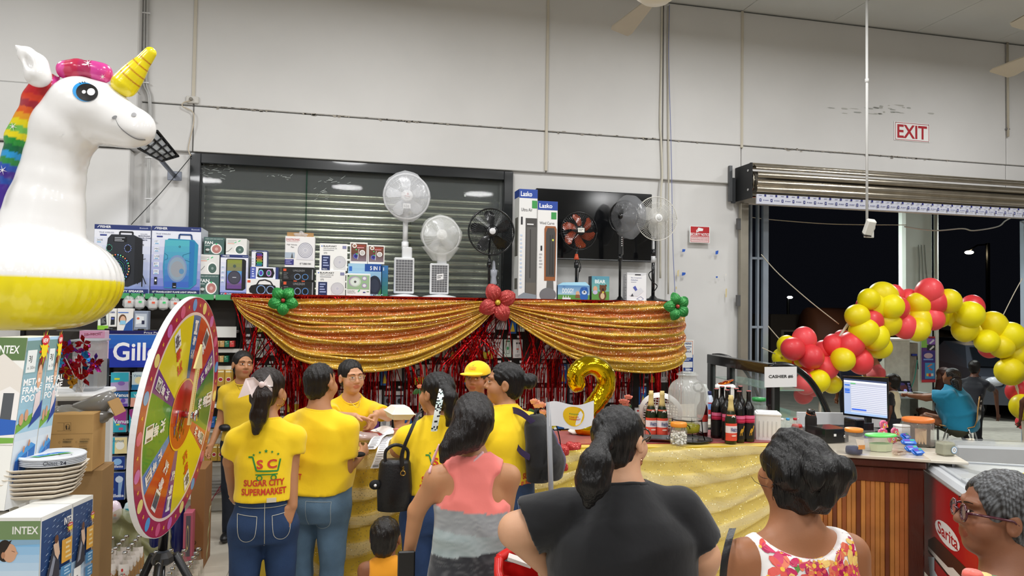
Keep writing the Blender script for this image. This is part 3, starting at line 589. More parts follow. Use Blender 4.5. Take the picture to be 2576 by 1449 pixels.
carton('portable_fan_box', 'small brown and white portable fan box, right one of the pair, a little lower', 'box', 925, 967, 617, 664, 7.27, .12, 'f0efec', pf, group='portable fan boxes')
carton('appliance_box', 'large blue and green box marked 5 IN 1, below the portable fan boxes', 'box', 874, 958, 664, 748, 7.26, .2, '9cc4de', 'g,0,.0,1,1,3d78b8,a8d0e6;r,.5,.78,1,1,1f4f9e;T,5 IN 1,.66,.82,.12,ffffff,.3;r,.03,.78,.12,.92,2f6ac0;c,.8,.36,.2,.3,232a3c;c,.8,.36,.14,.2,30384c;p,3f7a4a,.62 0 1 0 1 .3 .9 .1;T,FS101C,.68,.02,.09,cfe6f8', side='3d6fae', z0=ZS)
carton('appliance_box', 'edge of a second blue 5 IN 1 box standing behind the first', 'box', 960, 975, 668, 748, 7.29, .16, '3d78b8', 'g,0,0,1,1,2f7a4a,3d78b8;T,1,.2,.84,.1,ffffff', side='3d6fae', z0=ZS)
carton('colourful_fan_box', 'white box with a green picture of rainbow fans, before the 5 IN 1 box', 'box', 870, 931, 688, 749, 7.21, .04, 'f0f1ee', 'r,.04,.34,.96,.93,9cbc94;c,.36,.66,.25,.22,b08ac8;c,.38,.65,.23,.2,c8d8c0;c,.37,.65,.18,.16,dfe8e0;c,.37,.65,.05,.05,555555;c,.75,.8,.1,.09,b08ac8;c,.75,.8,.07,.06,e8ece8;c,.75,.5,.1,.09,b08ac8;c,.75,.5,.07,.06,e8ece8;c,.09,.89,.03,.03,222222;t,Colorful,.06,.24,.06,3a5a4a;t,Desktop Fan,.06,.16,.06,3a5a4a;p,30c870,.5 .22 .58 .3 .56 .34 .48 .26;r,.7,.2,.8,.24,2a2a80;r,.85,.24,.95,.27,7aa070', z0=ZS)
las = 'r,0,.92,1,1,2347a0;T,Lasko,.08,.935,.045,ffffff,.62'
carton('tower_fan_box', 'tall white tower fan box with a dark tower pictured, beside the window frame', 'box', 1303, 1349, 476, 753, 7.22, .2, 'e9e9e8', las+';p,3f9a50,.7 .83 .98 .83 .98 .9 .7 .9;t,Ultra Air,.12,.80,.03,4a4a4e,.6;r,.1,.68,.2,.75,303034;r,.36,.05,.98,.74,4a4846;r,.42,.12,.95,.66,5c5a58;r,.6,.2,.66,.64,3a3836;r,.44,.68,.8,.69,f0f0f0;r,.4,.05,.96,.16,6a655e;b,.08,.1,.2,.6,14,c4d4ea;p,8a929a,0 0 1 0 1 .05 .3 .07 0 .04', side='d4d4d2', sdraw='r,.2,.4,.8,.75,55504c;r,.2,.1,.8,.2,55504c;r,0,.93,1,1,1f3f90', z0=ZS)
carton('tower_fan_box', 'shorter white tower fan box with a brown wooden tower pictured, in front of the television', 'box', 1350, 1400, 506, 755, 7.21, .2, 'ecebea', 'r,0,.91,1,1,2347a0;T,Lasko,.08,.93,.045,ffffff,.65;p,3f9a50,.68 .82 .94 .82 .94 .89 .68 .89;t,Wind Curve,.1,.765,.028,4a4a4e,.74;p,9a5c34,.36 .2 .92 .2 .96 .72 .9 .75 .4 .75 .34 .72;p,474442,.44 .24 .88 .24 .9 .68 .84 .73 .5 .73 .42 .68;r,.62,.26,.66,.66,2e2c2a;r,.74,.26,.78,.66,2e2c2a;p,6c6a68,.44 .04 .86 .04 .82 .2 .5 .2;c,.55,.06,.42,.07,77777a;r,.16,.5,.24,.55,202024;b,.1,.32,.26,.48,5,b8b8bc;r,.74,.6,.82,.62,d8e05a', side='d8d8d6', z0=ZS)
cl = 'r,0,0,1,.4,5f9a4a;g,0,.4,1,1,a8cce0,5a8cc0'
def nebtop(t, w, h, d): MB().prism([(0, .0, h), (w, .0, h), (w*.92, .05, h+.04), (w*.2, .05, h+.03)], (0, .02, 0), col='9cc8dc', mat='print').obj('box_lid', t)
carton('nebulizer_box', 'low blue and green box marked DOGGY with a blue dog on a lawn', 'box', 1403, 1483, 718, 757, 7.2, .12, 'a8cce0', cl+';T,DOGGY,.14,.5,.3,f6fafc,.36;t,My,.16,.84,.12,2f5aa0;c,.82,.62,.14,.3,2f68b8;c,.82,.3,.13,.28,2f68b8;c,.83,.56,.08,.13,cfdcea;c,.83,.6,.03,.05,1a1a22;c,.76,.8,.04,.1,2a5aa8;c,.89,.8,.04,.1,2a5aa8;c,.62,.5,.06,.15,d8b090;p,8a5a3a,.54 .2 .7 .2 .68 .42 .56 .42;r,.14,.04,.4,.22,e6ecec;r,.16,.0,.18,.34,e6ecec;r,.24,.0,.26,.34,e6ecec;r,.32,0,.34,.34,e6ecec', z0=ZS, extra=nebtop, side='35506a')
carton('nebulizer_box', 'upright green and blue box marked BEAR with a brown bear', 'box', 1488, 1532, 695, 757, 7.2, .10, '8cc0b8', cl.replace('a8cce0', '7ab8a8').replace('5a8cc0', '5a98b0')+';T,BEAR,.18,.72,.14,f6fafc,.6;t,My,.2,.88,.06,2f5aa0;c,.64,.52,.2,.14,6b432e;c,.62,.24,.22,.2,6b432e;c,.62,.22,.12,.12,d8c09a;c,.5,.62,.06,.05,6b432e;c,.8,.63,.06,.05,6b432e;c,.64,.48,.07,.05,3a2418;c,.2,.5,.12,.11,d8a888;c,.2,.36,.14,.08,c8c0e0;r,.6,.34,.7,.4,d8d040', side='2b2a30', z0=ZS)
carton('nebulizer_box', 'white and grey box of a small compressor, behind the white fan stand', 'box', 1577, 1626, 686, 757, 7.24, .12, 'eeeeef', 'p,d8d9dc,.75 .9 1 .96 1 1 .0 1 0 .94 .35 .93;r,.4,.91,.7,.95,3a3a3e;t,Elite Compressor,.2,.80,.045,6a72a0,.55;t,Nebulizer,.2,.73,.045,6a72a0;b,.2,.66,.5,.7,1,b0b4c4;p,5a64b0,.3 .5 .42 .56 .62 .32 .58 .24;p,dfe0e4,.1 .22 .55 .2 .85 .38 .7 .5 .4 .36;p,4a4a50,.18 .2 .34 .2 .28 .3;l,9aa0c0,.02,.5 .12 .7 .06 .85 .12 .7 .2 .5 .12', side='d8d8da', sdraw='b,.15,.1,.85,.95,16,909094', z0=ZS)
# ---------- television on the wall ----------
tv = thing('television', 'large switched-off black television hung on the wall behind the stand fans', 'television', P(1494, 565, YW-.08))
a, b, c, d_ = P(1349, 473, YW-.1), P(1640, 489, YW-.1), P(1640, 660, YW-.1), P(1349, 655, YW-.1); o = tv.location
cxx, czz = (a.x+b.x)/2, (a.z+c.z)/2; tw, th = b.x-a.x, a.z-c.z
MB().box(Vector((cxx, YW-.08, czz))-o, (tw, .05, th), b=.006, col='17181a', mat='gloss').obj('housing', tv)
MB().box(Vector((cxx, YW-.107, czz+.006))-o, (tw-.012, .004, th-.03), col='101113', mat='tv').obj('screen', tv)
MB().box(Vector((b.x+.0, YW-.03, czz-.22))-o, (.16, .05, .22), col='17181a').obj('wall_bracket', tv)
MB().box(Vector((cxx, YW-.109, c.z+.012))-o, (tw-.02, .003, .008), col='9a9ca0', mat='metal').obj('chin_strip', tv)
# ---------- stand fans ----------
def fan(label, hx, hy, rpx, Y, tilt=(0, 0), cage='111214', blade='17181a', nb=5, pole='17181a', base=None, baged=None, hubc=None, bstyle=0, ringc=None, nr=9, nsp=36, group='stand fans on the shelf', lower=None, poleR=.014, hubr=.2, bmat='gloss'):
 c = P(hx, hy, Y); R = (P(hx+rpx, hy, Y)-P(hx-rpx, hy, Y)).length/2; t = thing('stand_fan', label, 'fan', (c.x, Y+.06, ZS), 0, group)
 o = t.location; h = c.z-ZS; rot = Matrix.Rotation(tilt[0], 3, 'Z') @ Matrix.Rotation(tilt[1], 3, 'X') @ Matrix.Rotation(pi/2, 3, 'X'); C0 = Vector((0, -.06, h)); ax = rot @ Vector((0, 0, 1))
 T = lambda r, a, z: C0+rot @ Vector((r*cos(a), r*sin(a), z))
 m = MB(mat='gloss', col=cage)
 pf_ = lambda q: .055*(1-q**3)
 for s_ in (1, -.8):
  for i in range(nsp):
   a = 2*pi*i/nsp; sw = .35 if bstyle != 2 else .1
   m.tube([T(R*q, a+sw*(1-q), s_*pf_(q)) for q in (.2, .45, .7, .88, 1)], .0014, 3, sm=False)
 for i in range(nr):
  q = .25+.7*i/nr; m.tube([T(R*q, 2*pi*j/28, pf_(q)) for j in range(29)], .0013, 3, sm=False)
 m.tube([T(R, 2*pi*j/40, 0) for j in range(41)], .009 if bstyle == 0 else .005, 6, col=ringc or cage); m.obj('cage', t)
 m = MB(mat=bmat, col=blade)
 for i in range(nb):
  a0 = 2*pi*i/nb+.3
  def bf(u, v):
   q = .2+.72*u; wdt = (.42+.5*u) if bstyle != 2 else (.45+.35*sin(pi*u)); wdt *= 1 if u < .85 else 1-(u-.85)*3.5
   return T(R*q, a0+(v-.5)*wdt*2*(.5 if bstyle != 2 else .75)/max(q, .35)*.6+(.5*u if bstyle else .15*u), -.02+.035*(v-.5))
  m.grid(bf, 6, 4)
 m.obj('fan_blades', t)
 hc = hubc or (cage, cage); m = MB(mat='gloss', col=hc[0]); m.lathe(C0, [(R*hubr, .035), (R*hubr*.98, .055), (R*hubr*.7, .062), (.001, .064)], 20, ax); m.lathe(C0+ax*.063, [(R*hubr*.55, 0), (R*hubr*.5, .003), (.001, .004)], 18, ax, col=hc[1]); m.obj('hub_cap', t)
 MB(mat='gloss', col=pole).lathe(C0-ax*.02, [(R*.22, 0), (R*.27, -.03), (R*.25, -.1), (R*.1, -.14)][::-1], 16, ax).obj('motor_housing', t)
 m = MB(mat='gloss', col=pole); m.cyl((0, .02, .02), (0, .02, h-.03), poleR); m.cyl((0, .02, h*.48), (0, .02, h*.56), poleR*1.8); m.obj('pole', t)
 if base: base(t)
 if lower: lower(t, h)
 if baged:
  def bg(p):
   q = p.copy(); n = noise.noise(Vector((p.x*9, p.z*9, p.y*9+hx))); q *= 1+.10*n+.03*noise.noise(p*30)
   return q
  m = MB(mat='bag', col=baged[0]); Rb = rot
  m.ell(C0+Vector(baged[2]), (R*1.05*baged[1][0], R*1.05*baged[1][1], .105), 34, 22, R=Rb, fn=bg)
  if baged[3]:
   m.grid(lambda u, v: C0+Vector((((.95-.55*v)*R*cos(2*pi*u)*(1+.1*sin(9*u*2*pi))), .0+(.09-.03*v)*sin(2*pi*u), -R*.62-v*R*.75)), 40, 8)
  m.obj('plastic_bag', t)
 return t, o, h, R
def rbase(col, r=.17, hh=.03):
 def f(t): MB(mat='gloss', col=col).lathe((0, .02, 0), [(r, 0), (r, .008), (r*.8, hh*.6), (r*.25, hh), (.02, hh+.03)], 28).obj('base', t)
 return f
def panel(col, wpx, hpx, label_):
 def f(t, h):
  w, hh = wpx, hpx; m = MB(mat='plastic', col=col).box((-.01, -.03, .05+hh/2), (w, .05, hh), b=.008).obj('solar_panel', t)
  m = MB(mat='metal', col='8e9094').frame((-.01-w*.42, -.0565, .05+hh*.06), (w*.84, 0, 0), (0, 0, hh*.88)); m.draw('r,0,0,1,1,8d8f95', mat='metal')
  for i in range(7): m.draw(f'r,{i/6-.006},0,{i/6+.006},1,d8dadc')
  for i in range(13): m.draw(f'r,0,{i/12-.004},1,{i/12+.004},d8dadc')
  m.obj('cells', t); MB(mat='plastic', col=col).box((.02, .02, .06+hh+.04), (w*.5, .08, .12), b=.01).cyl((0, .02, h*.55), (0, .02, h*.86), .026).obj('control_box', t)
  m = MB(mat='rubber', col='222222')
  for x in (-.12, .12): m.ell((x, -.03, .012), (.022, .022, .018), 10, 6)
  m.obj('castor', t)
  if label_: MB(mat='paper').frame((-.04, -.059, .05+hh*.45), (.07, 0, .01), (0, 0, .06)).draw('r,0,0,1,1,e8e8e8;b,.1,.2,.9,.8,2,555555').obj('price_note', t)
 return f
t_, o, h, R = fan('tall white floor fan under a clear bag with a red logo on its hub', 1023, 494, 57, 7.36, cage='d6d8da', blade='e2e4e8', nb=5, pole='eceef0', base=rbase('e6e8ea', .17, .05), baged=('eceef2', (1.0, 1.06), (0, -.01, 0), 0), hubc=('f0f0f0', 'f0f0f0'), ringc='e6e6e8', lower=panel('e8eaec', .20, .36, 0), hubr=.27, poleR=.02, bmat='plastic')
MB(mat='print').frame((-.04, -.127, h-.05), (.08, 0, 0), (0, 0, .09)).draw('c,.55,.72,.12,.11,d04040;c,.55,.72,.07,.06,f0e0e0;p,c04040,.2 .55 .8 .45 .8 .4 .2 .5').obj('logo', t_)
MB(mat='paper').frame((-.04, -.129, h-.13), (.075, 0, 0), (0, 0, .05)).draw('r,0,0,1,1,efefef;t,526,.12,.2,.5,333333').obj('price_note', t_)
fan('shorter white floor fan under a clear bag beside the tall bagged one', 1110, 592, 47, 7.34, cage='d6d8da', blade='e2e4e8', nb=5, pole='eceef0', base=rbase('e6e8ea', .2, .05), baged=('e8eae6', (1.06, 1.02), (0, -.01, .0), 1), hubc=('f4f4f4', 'f4f4f4'), ringc='e6e6e8', lower=panel('e8eaec', .19, .31, 1), hubr=.3, bmat='plastic')
t_, o, h, R = fan('black stand fan with a white logo on its hub in front of the window', 1236, 583, 57, 7.3, base=rbase('17181a', .2), hubc=('17181a', 'd8d8da'), hubr=.26, nr=14, nsp=60)
MB(mat='bag', col='cfd4e0').ell((.05, .03, h*.38), (.035, .03, .12), 14, 10, fn=lambda p: p*(1+.3*sin(p.z*60))).obj('bagged_cable', t_)
t_, o, h, R = fan('black stand fan with orange-brown blades in front of the television', 1457, 581, 45, 7.3, blade='a8482c', bstyle=1, nb=6, base=rbase('17181a', .18), hubc=('17181a', '303234'), hubr=.26, nr=8, nsp=50)
MB(mat='paper').frame((-.035, -.127, h-.02), (.07, 0, 0), (0, 0, .045)).draw('r,0,0,1,1,e4e2da;b,.1,.2,.9,.8,2,777777').obj('price_note', t_); MB(mat='gloss', col='d85a38').lathe((0, .02, h*.60), [(.03, 0), (.022, .03), (.015, .06)], 14).obj('orange_collar', t_)
MB(mat='rubber', col='1b1b1c').tube(spline([(.02, .03, h*.62), (.05, .02, h*.5), (.03, .01, h*.42), (.045, .03, h*.5), (.03, .04, h*.38), (.02, .04, h*.05)], 6), .004, 5).obj('cord', t_)
def ctl(t, h):
 m = MB(mat='gloss', col='1a1b1d').box((0, -.0, h*.72), (.055, .05, h*.36), b=.02); m.lathe((0, -.03, h*.84), [(.016, 0), (.014, .008), (.001, .009)], 12, (0, -1, 0), col='777777')
 for i in range(5): m.lathe((0, -.025, h*.76-i*.022), [(.007, 0), (.006, .005), (.001, .006)], 10, (0, -1, 0), col='d8d8d8')
 m.obj('control_panel', t)
fan('black stand fan with a clear bag over its turned head and a white keypad', 1568, 545, 38, 7.28, tilt=(-.9, 0), base=rbase('17181a', .15), baged=('9a9ca0', (1.1, 1.3), (.06, 0, 0), 0), lower=ctl, nr=8)
fan('white wire stand fan with three clear blades at the right end of the shelf', 1652, 550, 51, 7.32, cage='d6d4cc', blade='c9c9c6', bstyle=2, nb=3, pole='c9cacc', base=rbase('1a1b1d', .19, .05), hubc=('e8e8e6', 'c8c8c6'), ringc='d8d6ce', nr=3, nsp=70, hubr=.2, bmat='frost',
 lower=lambda t, h: (MB(mat='gloss', col='1a1b1d').cyl((0, .02, .05), (0, .02, h*.6), .019).cyl((0, .02, h*.56), (0, .02, h*.64), .026).obj('sleeve', t), MB(mat='rubber', col='1b1b1c').tube(spline([(0, 0, h*.4), (-.06, 0, h*.34), (-.03, -.02, h*.25), (.03, -.02, h*.2), (-.02, -.02, h*.12)], 6), .006, 5).obj('cord', t)))
# ---------- packs on the peg wall behind the foil ----------
packs = []
def proto(nm, lab, w, h, d, col, draw, mat='print'):
 t = thing(nm, lab, 'pack', (0, 0, -9)); MB(mat=mat).box((0, 0, -h/2), (w, d, h), b=.002, col=col).obj('card', t)
 MB(mat='print').frame((-w/2, -d/2-.0008, -h), (w, 0, 0), (0, 0, h)).draw(draw).obj('print', t)
 MB(mat='chrome', col='cccccc').tube([(0, .12, .012), (0, -.03, .012), (0, -.045, .022)], .002, 4).box((0, -.047, .03), (.035, .002, .022), col='f0f0f0', mat='print').obj('peg_hook', t); packs.append((t, w, h)); return t
proto('earphone_pack', 'white carded earphone pack on the peg wall behind the foil curtain', .10, .19, .02, 'e6e6e4', 'c,.4,.8,.1,.05,444444;c,.65,.8,.1,.05,444444;l,555555,.03,.4 .75 .45 .3;l,555555,.03,.65 .75 .5 .3;r,.35,.45,.6,.52,d05040;b,.2,.06,.8,.2,2,909090')
proto('cable_pack', 'white pack marked Cable hanging behind the red foil', .085, .2, .02, 'efefef', 'T,Cable,.12,.74,.1,2a2a2c,.76;r,.25,.3,.36,.6,2a2a2c;r,.6,.3,.71,.6,2a2a2c;b,.15,.08,.85,.2,2,a0a0a0')
proto('gadget_pack', 'yellow and white carded gadget pack behind the foil curtain', .105, .2, .02, 'e8e8e4', 'r,0,0,1,.38,e0d040;c,.5,.62,.3,.2,33353a;c,.5,.62,.2,.12,888888;l,222222,.05,.4 .3 .6 .1;c,.3,.4,.1,.07,333333')
proto('charger_pack', 'blue carded charger pack hanging behind the foil curtain', .08, .2, .025, '2f66b0', 'p,e8d040,.2 .1 .5 .6 .8 .1;r,.2,.7,.8,.9,e0e8f4;b,.2,.72,.8,.88,2,30406a')
proto('case_pack', 'dark clear-windowed accessory pack behind the foil curtain', .10, .17, .03, '35373c', 'r,.15,.1,.85,.6,8a8e98;r,.15,.7,.85,.92,c8c8c8;c,.5,.35,.2,.15,202226', 'gloss')
proto('pouch_pack', 'clear pouch with small white parts hanging behind the foil', .11, .16, .02, 'c4c6c8', 'r,.1,.7,.9,.95,e8e8e8;c,.35,.4,.2,.2,9a9a9c;c,.66,.3,.16,.2,e8e8e8;r,.2,.74,.5,.86,c84040', 'gloss')
proto('toy_pack', 'orange and purple carded pack low behind the foil', .09, .16, .02, '6a3f8c', 'r,0,.5,1,1,e0903a;c,.5,.4,.3,.2,e8d860;b,.1,.7,.9,.9,2,ffffff')
proto('lead_pack', 'pale green carded lead pack hanging behind the foil', .075, .18, .02, 'cfe0d4', 'l,333333,.05,.3 .8 .3 .2 .7 .2 .7 .8;c,.5,.5,.15,.1,3fa060;r,.2,.86,.8,.94,407a5a')
rr = random.Random(11); first = set()
SHORT = ['white carded earphone pack', 'white cable pack', 'yellow and white gadget pack', 'blue charger pack', 'dark windowed case pack', 'clear parts pouch', 'orange and purple pack', 'pale green lead pack']; cnt = {}
for i, (t, w, h) in enumerate(packs): t['group'] = SHORT[i]+'s on the peg wall'
for row, z in enumerate((1.86, 1.60, 1.345, 1.10, .88, .66)):
 x = P(606, 900, YG).x
 while x < XG1-.06:
  i = rr.choice((0, 0, 1, 2, 3, 4, 5, 5, 7) if z > .95 else (6, 6, 4, 3, 2, 5));
  if 1.5 < z < 1.7 and P(1300, 900, 7.2).x < x < P(1440, 900, 7.2).x: i = 1
  t, w, h = packs[i]; dx = w+rr.uniform(.006, .02)
  if rr.random() > .06:
   loc = (x+w/2, YG+.12+rr.uniform(-.02, .02), z); r_ = rr.uniform(-.05, .05)
   kx_ = cnt[(row, i)] = cnt.get((row, i), 0)+1; lb = f'{SHORT[i]}, {ORD[row]} peg row, {ORD[min(kx_-1, 15)]} of its kind from the left'
   if i not in first: t.location = loc; t.rotation_euler.z = r_; t['label'] = lb; first.add(i)
   else: dup(t, loc, r_, lb)
  x += dx
# ================= foil curtains, swags and flowers on the gondola =================
XA, XB = P(580, 752, 7.12).x, P(1712, 757, 7.12).x
rr = random.Random(21)
hz = MB(mat='foil', col='c83020').box(((XA+XB)/2-XG0, -.035, ZS+.002), (XB-XA, .012, .03)).obj('foil_header', gd)
NC = 5
for c in range(NC):
 x0 = XA+(XB-XA)*c/NC; x1 = XA+(XB-XA)*(c+1)/NC
 t = thing('foil_curtain', ('red foil fringe curtain at the left end, behind the woman by the wheel', 'red foil fringe curtain behind the left gold swag', 'red foil fringe curtain below the red flower, behind the person in the yellow cap', 'red foil fringe curtain behind the gold number two balloon', 'red foil fringe curtain at the right end, behind the drink dispenser')[c], 'curtain', ((x0+x1)/2, 7.13, ZS), 0, 'foil fringe curtains on the shelving')
 m = MB(mat='foil'); L = 1.25
 cl_ = [rr.uniform(x0, x1) for _ in range(9)]
 for i in range(130):
  xc = rr.choice(cl_)+rr.gauss(0, .035) if rr.random() < .7 else rr.uniform(x0, x1)
  xc = min(max(xc, x0-.03), x1+.03); xt = x0+(x1-x0)*i/130; w = rr.uniform(.003, .008); col = rr.choice(['d4202a', 'b81c20', 'e0343a', '9a1216']); pts = []
  Ls = L*rr.uniform(.75, 1); tw = rr.uniform(-3, 3); ph = rr.uniform(0, 6)
  for k in range(8):
   q = k/7; x = xt+(xc-xt)*min(1, q*1.6)+.012*sin(q*5+ph)-(x0+x1)/2; y = -.02+.02*sin(q*4+ph)+rr.uniform(-.006, .006); a = tw*q+ph*.3; pts.append((x, y, -q*Ls, a))
  vs_ = [p for (x, y, z, a) in pts for p in ((x-w*cos(a), y-w*sin(a), z), (x+w*cos(a), y+w*sin(a), z))]
  m.add(vs_, [(2*k, 2*k+1, 2*k+3, 2*k+2) for k in range(7)], col=col)
 m.box((0, 0, -.02), (x1-x0, .004, .04), col='a81c1c'); m.obj('foil_strips', t, kind='stuff')
def interp(pts, x):
 for (a, b), (c, d) in zip(pts, pts[1:]):
  if x <= c: return b+(d-b)*(x-a)/max(c-a, 1e-6)
 return pts[-1][1]
def swag(label, top, bot, nf, seed, jag=0):
 x0, x1 = bot[0][0], bot[-1][0]; bs = spline([(x, y, 0) for x, y in bot], 8); bs = [(p.x, p.y) for p in bs]
 t = thing('sequin_swag', label, 'drapery', P((x0+x1)/2, top[0][1], 7.02), 0, 'sequin swags on the shelving'); O = t.location
 nz = lambda a, b, c=0: noise.noise(Vector((a, b, seed+c)))
 def fn(u, v):
  px = x0+(x1-x0)*u; yt = interp(top, px); yb = interp(bs, px); e = sin(pi*min(max(u, 0), 1))**.5
  vv = v+.035*nz(u*3, v*6)*e; ph = vv*nf*2*pi+2*nz(u*2.2, v*2, 5)
  py = yt+(yb-yt)*vv+e*1.5*sin(ph*2); p = P(px+(jag*v*10*nz(v*9, 1) if u > .97 else 0), py, 7.06)
  p.y -= e*(.028*(.5+.5*sin(ph))+.012*sin(ph*2.3+u*9)+.012*nz(u*14, v*14)); return p-O
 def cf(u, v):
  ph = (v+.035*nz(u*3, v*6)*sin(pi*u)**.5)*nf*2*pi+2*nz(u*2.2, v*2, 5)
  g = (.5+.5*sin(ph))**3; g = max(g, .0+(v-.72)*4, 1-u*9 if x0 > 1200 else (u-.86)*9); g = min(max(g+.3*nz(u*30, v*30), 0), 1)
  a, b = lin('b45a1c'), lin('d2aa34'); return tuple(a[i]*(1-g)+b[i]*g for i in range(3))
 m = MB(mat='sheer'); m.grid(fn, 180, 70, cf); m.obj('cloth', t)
 m = MB(mat='sheer', col='cfa030')
 for q in (.36, .62, .86, .985):
  pts = []
  for i in range(61):
   u = .02+.96*i/60; p = fn(u, q); p = p+Vector((0, -.02, 0)); pts.append(p)
  m.tube(pts, [.004+.012*sin(pi*i/60)*(1+.4*nz(i*.3, q*9)) for i in range(61)], 7)
 m.obj('rolled_fold', t)
 return t
swag('left orange and gold sequin swag, between the shelf end and the red flower', [(583, 748), (900, 753), (1235, 757)],
  [(583, 752), (618, 800), (668, 836), (700, 868), (748, 905), (820, 922), (930, 932), (1030, 918), (1120, 880), (1190, 832), (1232, 792), (1246, 775)], 5.2, 3)
swag('right orange and gold sequin swag, from the red flower to the wall sign side', [(1254, 757), (1500, 757), (1722, 762)],
  [(1254, 775), (1268, 790), (1310, 822), (1380, 868), (1450, 905), (1540, 930), (1640, 936), (1700, 925), (1724, 905)], 4.6, 9, 1)
def flower(label, px, py, rpx, n, col, cc, rot=0):
 c = P(px, py, 6.98); R = (P(px+rpx, py, 6.98)-c).length; t = thing('glitter_flower', label, 'decoration', c, 0, 'glitter flowers pinned to the swags')
 for i in range(n):
  a = 2*pi*i/n+rot
  def f(u, v):
   w = sin(pi*min(u*.92+.08, 1))**.6*(R*.40); s_ = (v-.5)*2; r = R*(.06+.94*u); y = -.01-.05*u*(1-u)*4*(1-.55*s_*s_)-.006*sin(s_*14)*(1-u)
   x_ = r; z_ = s_*w; return Vector((x_*cos(a)-z_*sin(a), y-.012, x_*sin(a)+z_*cos(a)))
  m = MB(mat='glitter', col=col); m.grid(f, 12, 14); m.obj('petal', t)
 MB(mat='glitter', col=cc).ell((0, -.045, 0), (R*.14, .02, R*.14), 12, 8).obj('flower_centre', t)
 MB(mat='plastic', col=col).cyl((0, 0, 0), (0, .03, 0), R*.2).obj('backing', t)
flower('green glitter flower with five petals pinned above the left swag', 713, 756, 40, 5, '0f8f38', 'b02a28', .95)
flower('large red glitter flower with a gold centre between the two swags', 1250, 761, 50, 4, 'a82024', 'c8a828', .45)
flower('green glitter flower pinned at the right end of the shelf', 1700, 771, 34, 5, '0c8434', 'b03028', .62)
# ================= counter =================
CA = Vector((-.47, 4.60, 0)); CB = Vector((2.98, 4.225, 0)); CD = (CB-CA); CL = CD.length; ca = atan2(CD.y, CD.x); CZ = 1.05
ct = thing('serving_counter', 'long serving counter dressed in yellow cloth in front of the shelving', 'counter', CA, ca)
MB(mat='paint', col='c8b888').box((CL*.2, .19, CZ/2-.01), (CL*.4-.02, .34, CZ-.03), b=.004).box((CL*.7, .30, CZ/2-.01), (CL*.6-.02, .56, CZ-.03), b=.004).obj('counter_body', ct)
MB(mat='satin', col='d9b93c').box((CL*.2, .18, CZ-.006), (CL*.4, .40, .012), b=.005).box((CL*.7, .29, CZ-.006), (CL*.6+.005, .62, .012), b=.005).obj('tabletop_cloth', ct)
nz3 = lambda a, b, c: noise.noise(Vector((a, b, c)))
def front(u, v): return Vector((u*CL, -.03-.012*sin(u*60+3*nz3(u*5, v, 1))*(.3+v)-.02*nz3(u*9, v*2, 4), CZ*(1-v)))
MB(mat='satin', col='e0c030').grid(front, 200, 14).grid(lambda u, v: Vector((-.03-.01*sin(u*30), .36*u, CZ*(1-v))), 20, 8).obj('front_cloth', ct)
def lace(x0, x1, deep, seed, col, name='lace_swag'):
 def fn(u, v):
  e = sin(pi*u); zz = deep*(.35+.65*e); vv = v+.07*nz3(u*4, v*5, seed); ph = vv*5.5*2*pi+3*nz3(u*2, v*2, seed+3)
  return Vector((x0+(x1-x0)*u, -.050-.010*e*(.5+.5*sin(ph))-.012*nz3(u*12, v*12, seed), CZ-.004-vv*zz+.012*sin(ph*2)*e))
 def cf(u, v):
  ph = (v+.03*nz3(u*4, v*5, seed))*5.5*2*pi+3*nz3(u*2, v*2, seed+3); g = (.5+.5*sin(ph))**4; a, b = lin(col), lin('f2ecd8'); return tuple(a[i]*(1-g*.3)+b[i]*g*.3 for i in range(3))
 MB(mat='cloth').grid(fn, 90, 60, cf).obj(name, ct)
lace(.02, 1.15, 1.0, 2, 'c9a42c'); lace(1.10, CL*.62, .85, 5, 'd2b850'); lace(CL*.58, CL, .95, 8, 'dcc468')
rx = G(1395, 1110, CZ).x
q0 = (G(1400, 1112, CZ)-CA).dot(CD)/CL; MB(mat='satin', col='8f1218').box(((q0+CL)/2, .32, CZ+.003), (CL-q0, .5, .006), b=.002).obj('red_runner', ct)
flowerR = thing('glitter_bow', 'crumpled red glitter bow fixed to the counter edge beside the paper plate', 'decoration', G(1425, 1120, CZ)+Vector((0, -.06, -.06)))
m = MB(mat='glitter', col='b01c22')
for a, (dx, dz) in enumerate(((-.06, .04), (.02, .05), (.07, -.02), (-.02, -.05), (-.08, -.04))): m.ell((dx, -.02, dz), (.065, .03, .05), 18, 12, fn=lambda p, a=a: p*(1+.25*sin(p.x*60+a)*cos(p.z*50)))
m.obj('folds', flowerR)
# ---------- glass, bottle and jar makers ----------
def bottle(label, px, py, h, prof, col, mat='gloss', z=CZ+.006, lab=None, cap=None, group=None, name='bottle', s=1, rot=0):
 t = thing(name, label, 'bottle', G(px, py, z), rot, group); m = MB(mat=mat, col=col); m.lathe((0, 0, 0), [(r*s, zz*h) for r, zz in prof], 20); m.obj('glass', t)
 if cap: MB(mat='gloss', col=cap[2]).lathe((0, 0, 0), [(r*s, zz*h) for r, zz in cap[:2]]+([(r*s, zz*h) for r, zz in cap[3]] if len(cap) > 3 else []), 18).obj('cap', t)
 if lab: lab(t, h, s)
 return t
def wrap(t, r, z0, z1, cols, name='paper_label', draw=None, arc=2.6):
 """label wrapped round the front of a bottle"""
 m = MB(mat='print'); n = 10; ff = radians(270)-t.rotation_euler.z-.15
 for i, (a, b, c) in enumerate(cols):
  m.grid(lambda u, v, a=a, b=b, i=i: Vector(((r+.0006+i*.0003)*cos(ff+(u-.5)*arc), (r+.0006+i*.0003)*sin(ff+(u-.5)*arc), z0+(z1-z0)*(a+(b-a)*v))), n, 1, col=c)
 if draw: m.frame((-r*.62, -r*1.04, z0), (r*1.24, 0, 0), (0, 0, z1-z0)).draw(draw)
 m.obj(name, t)
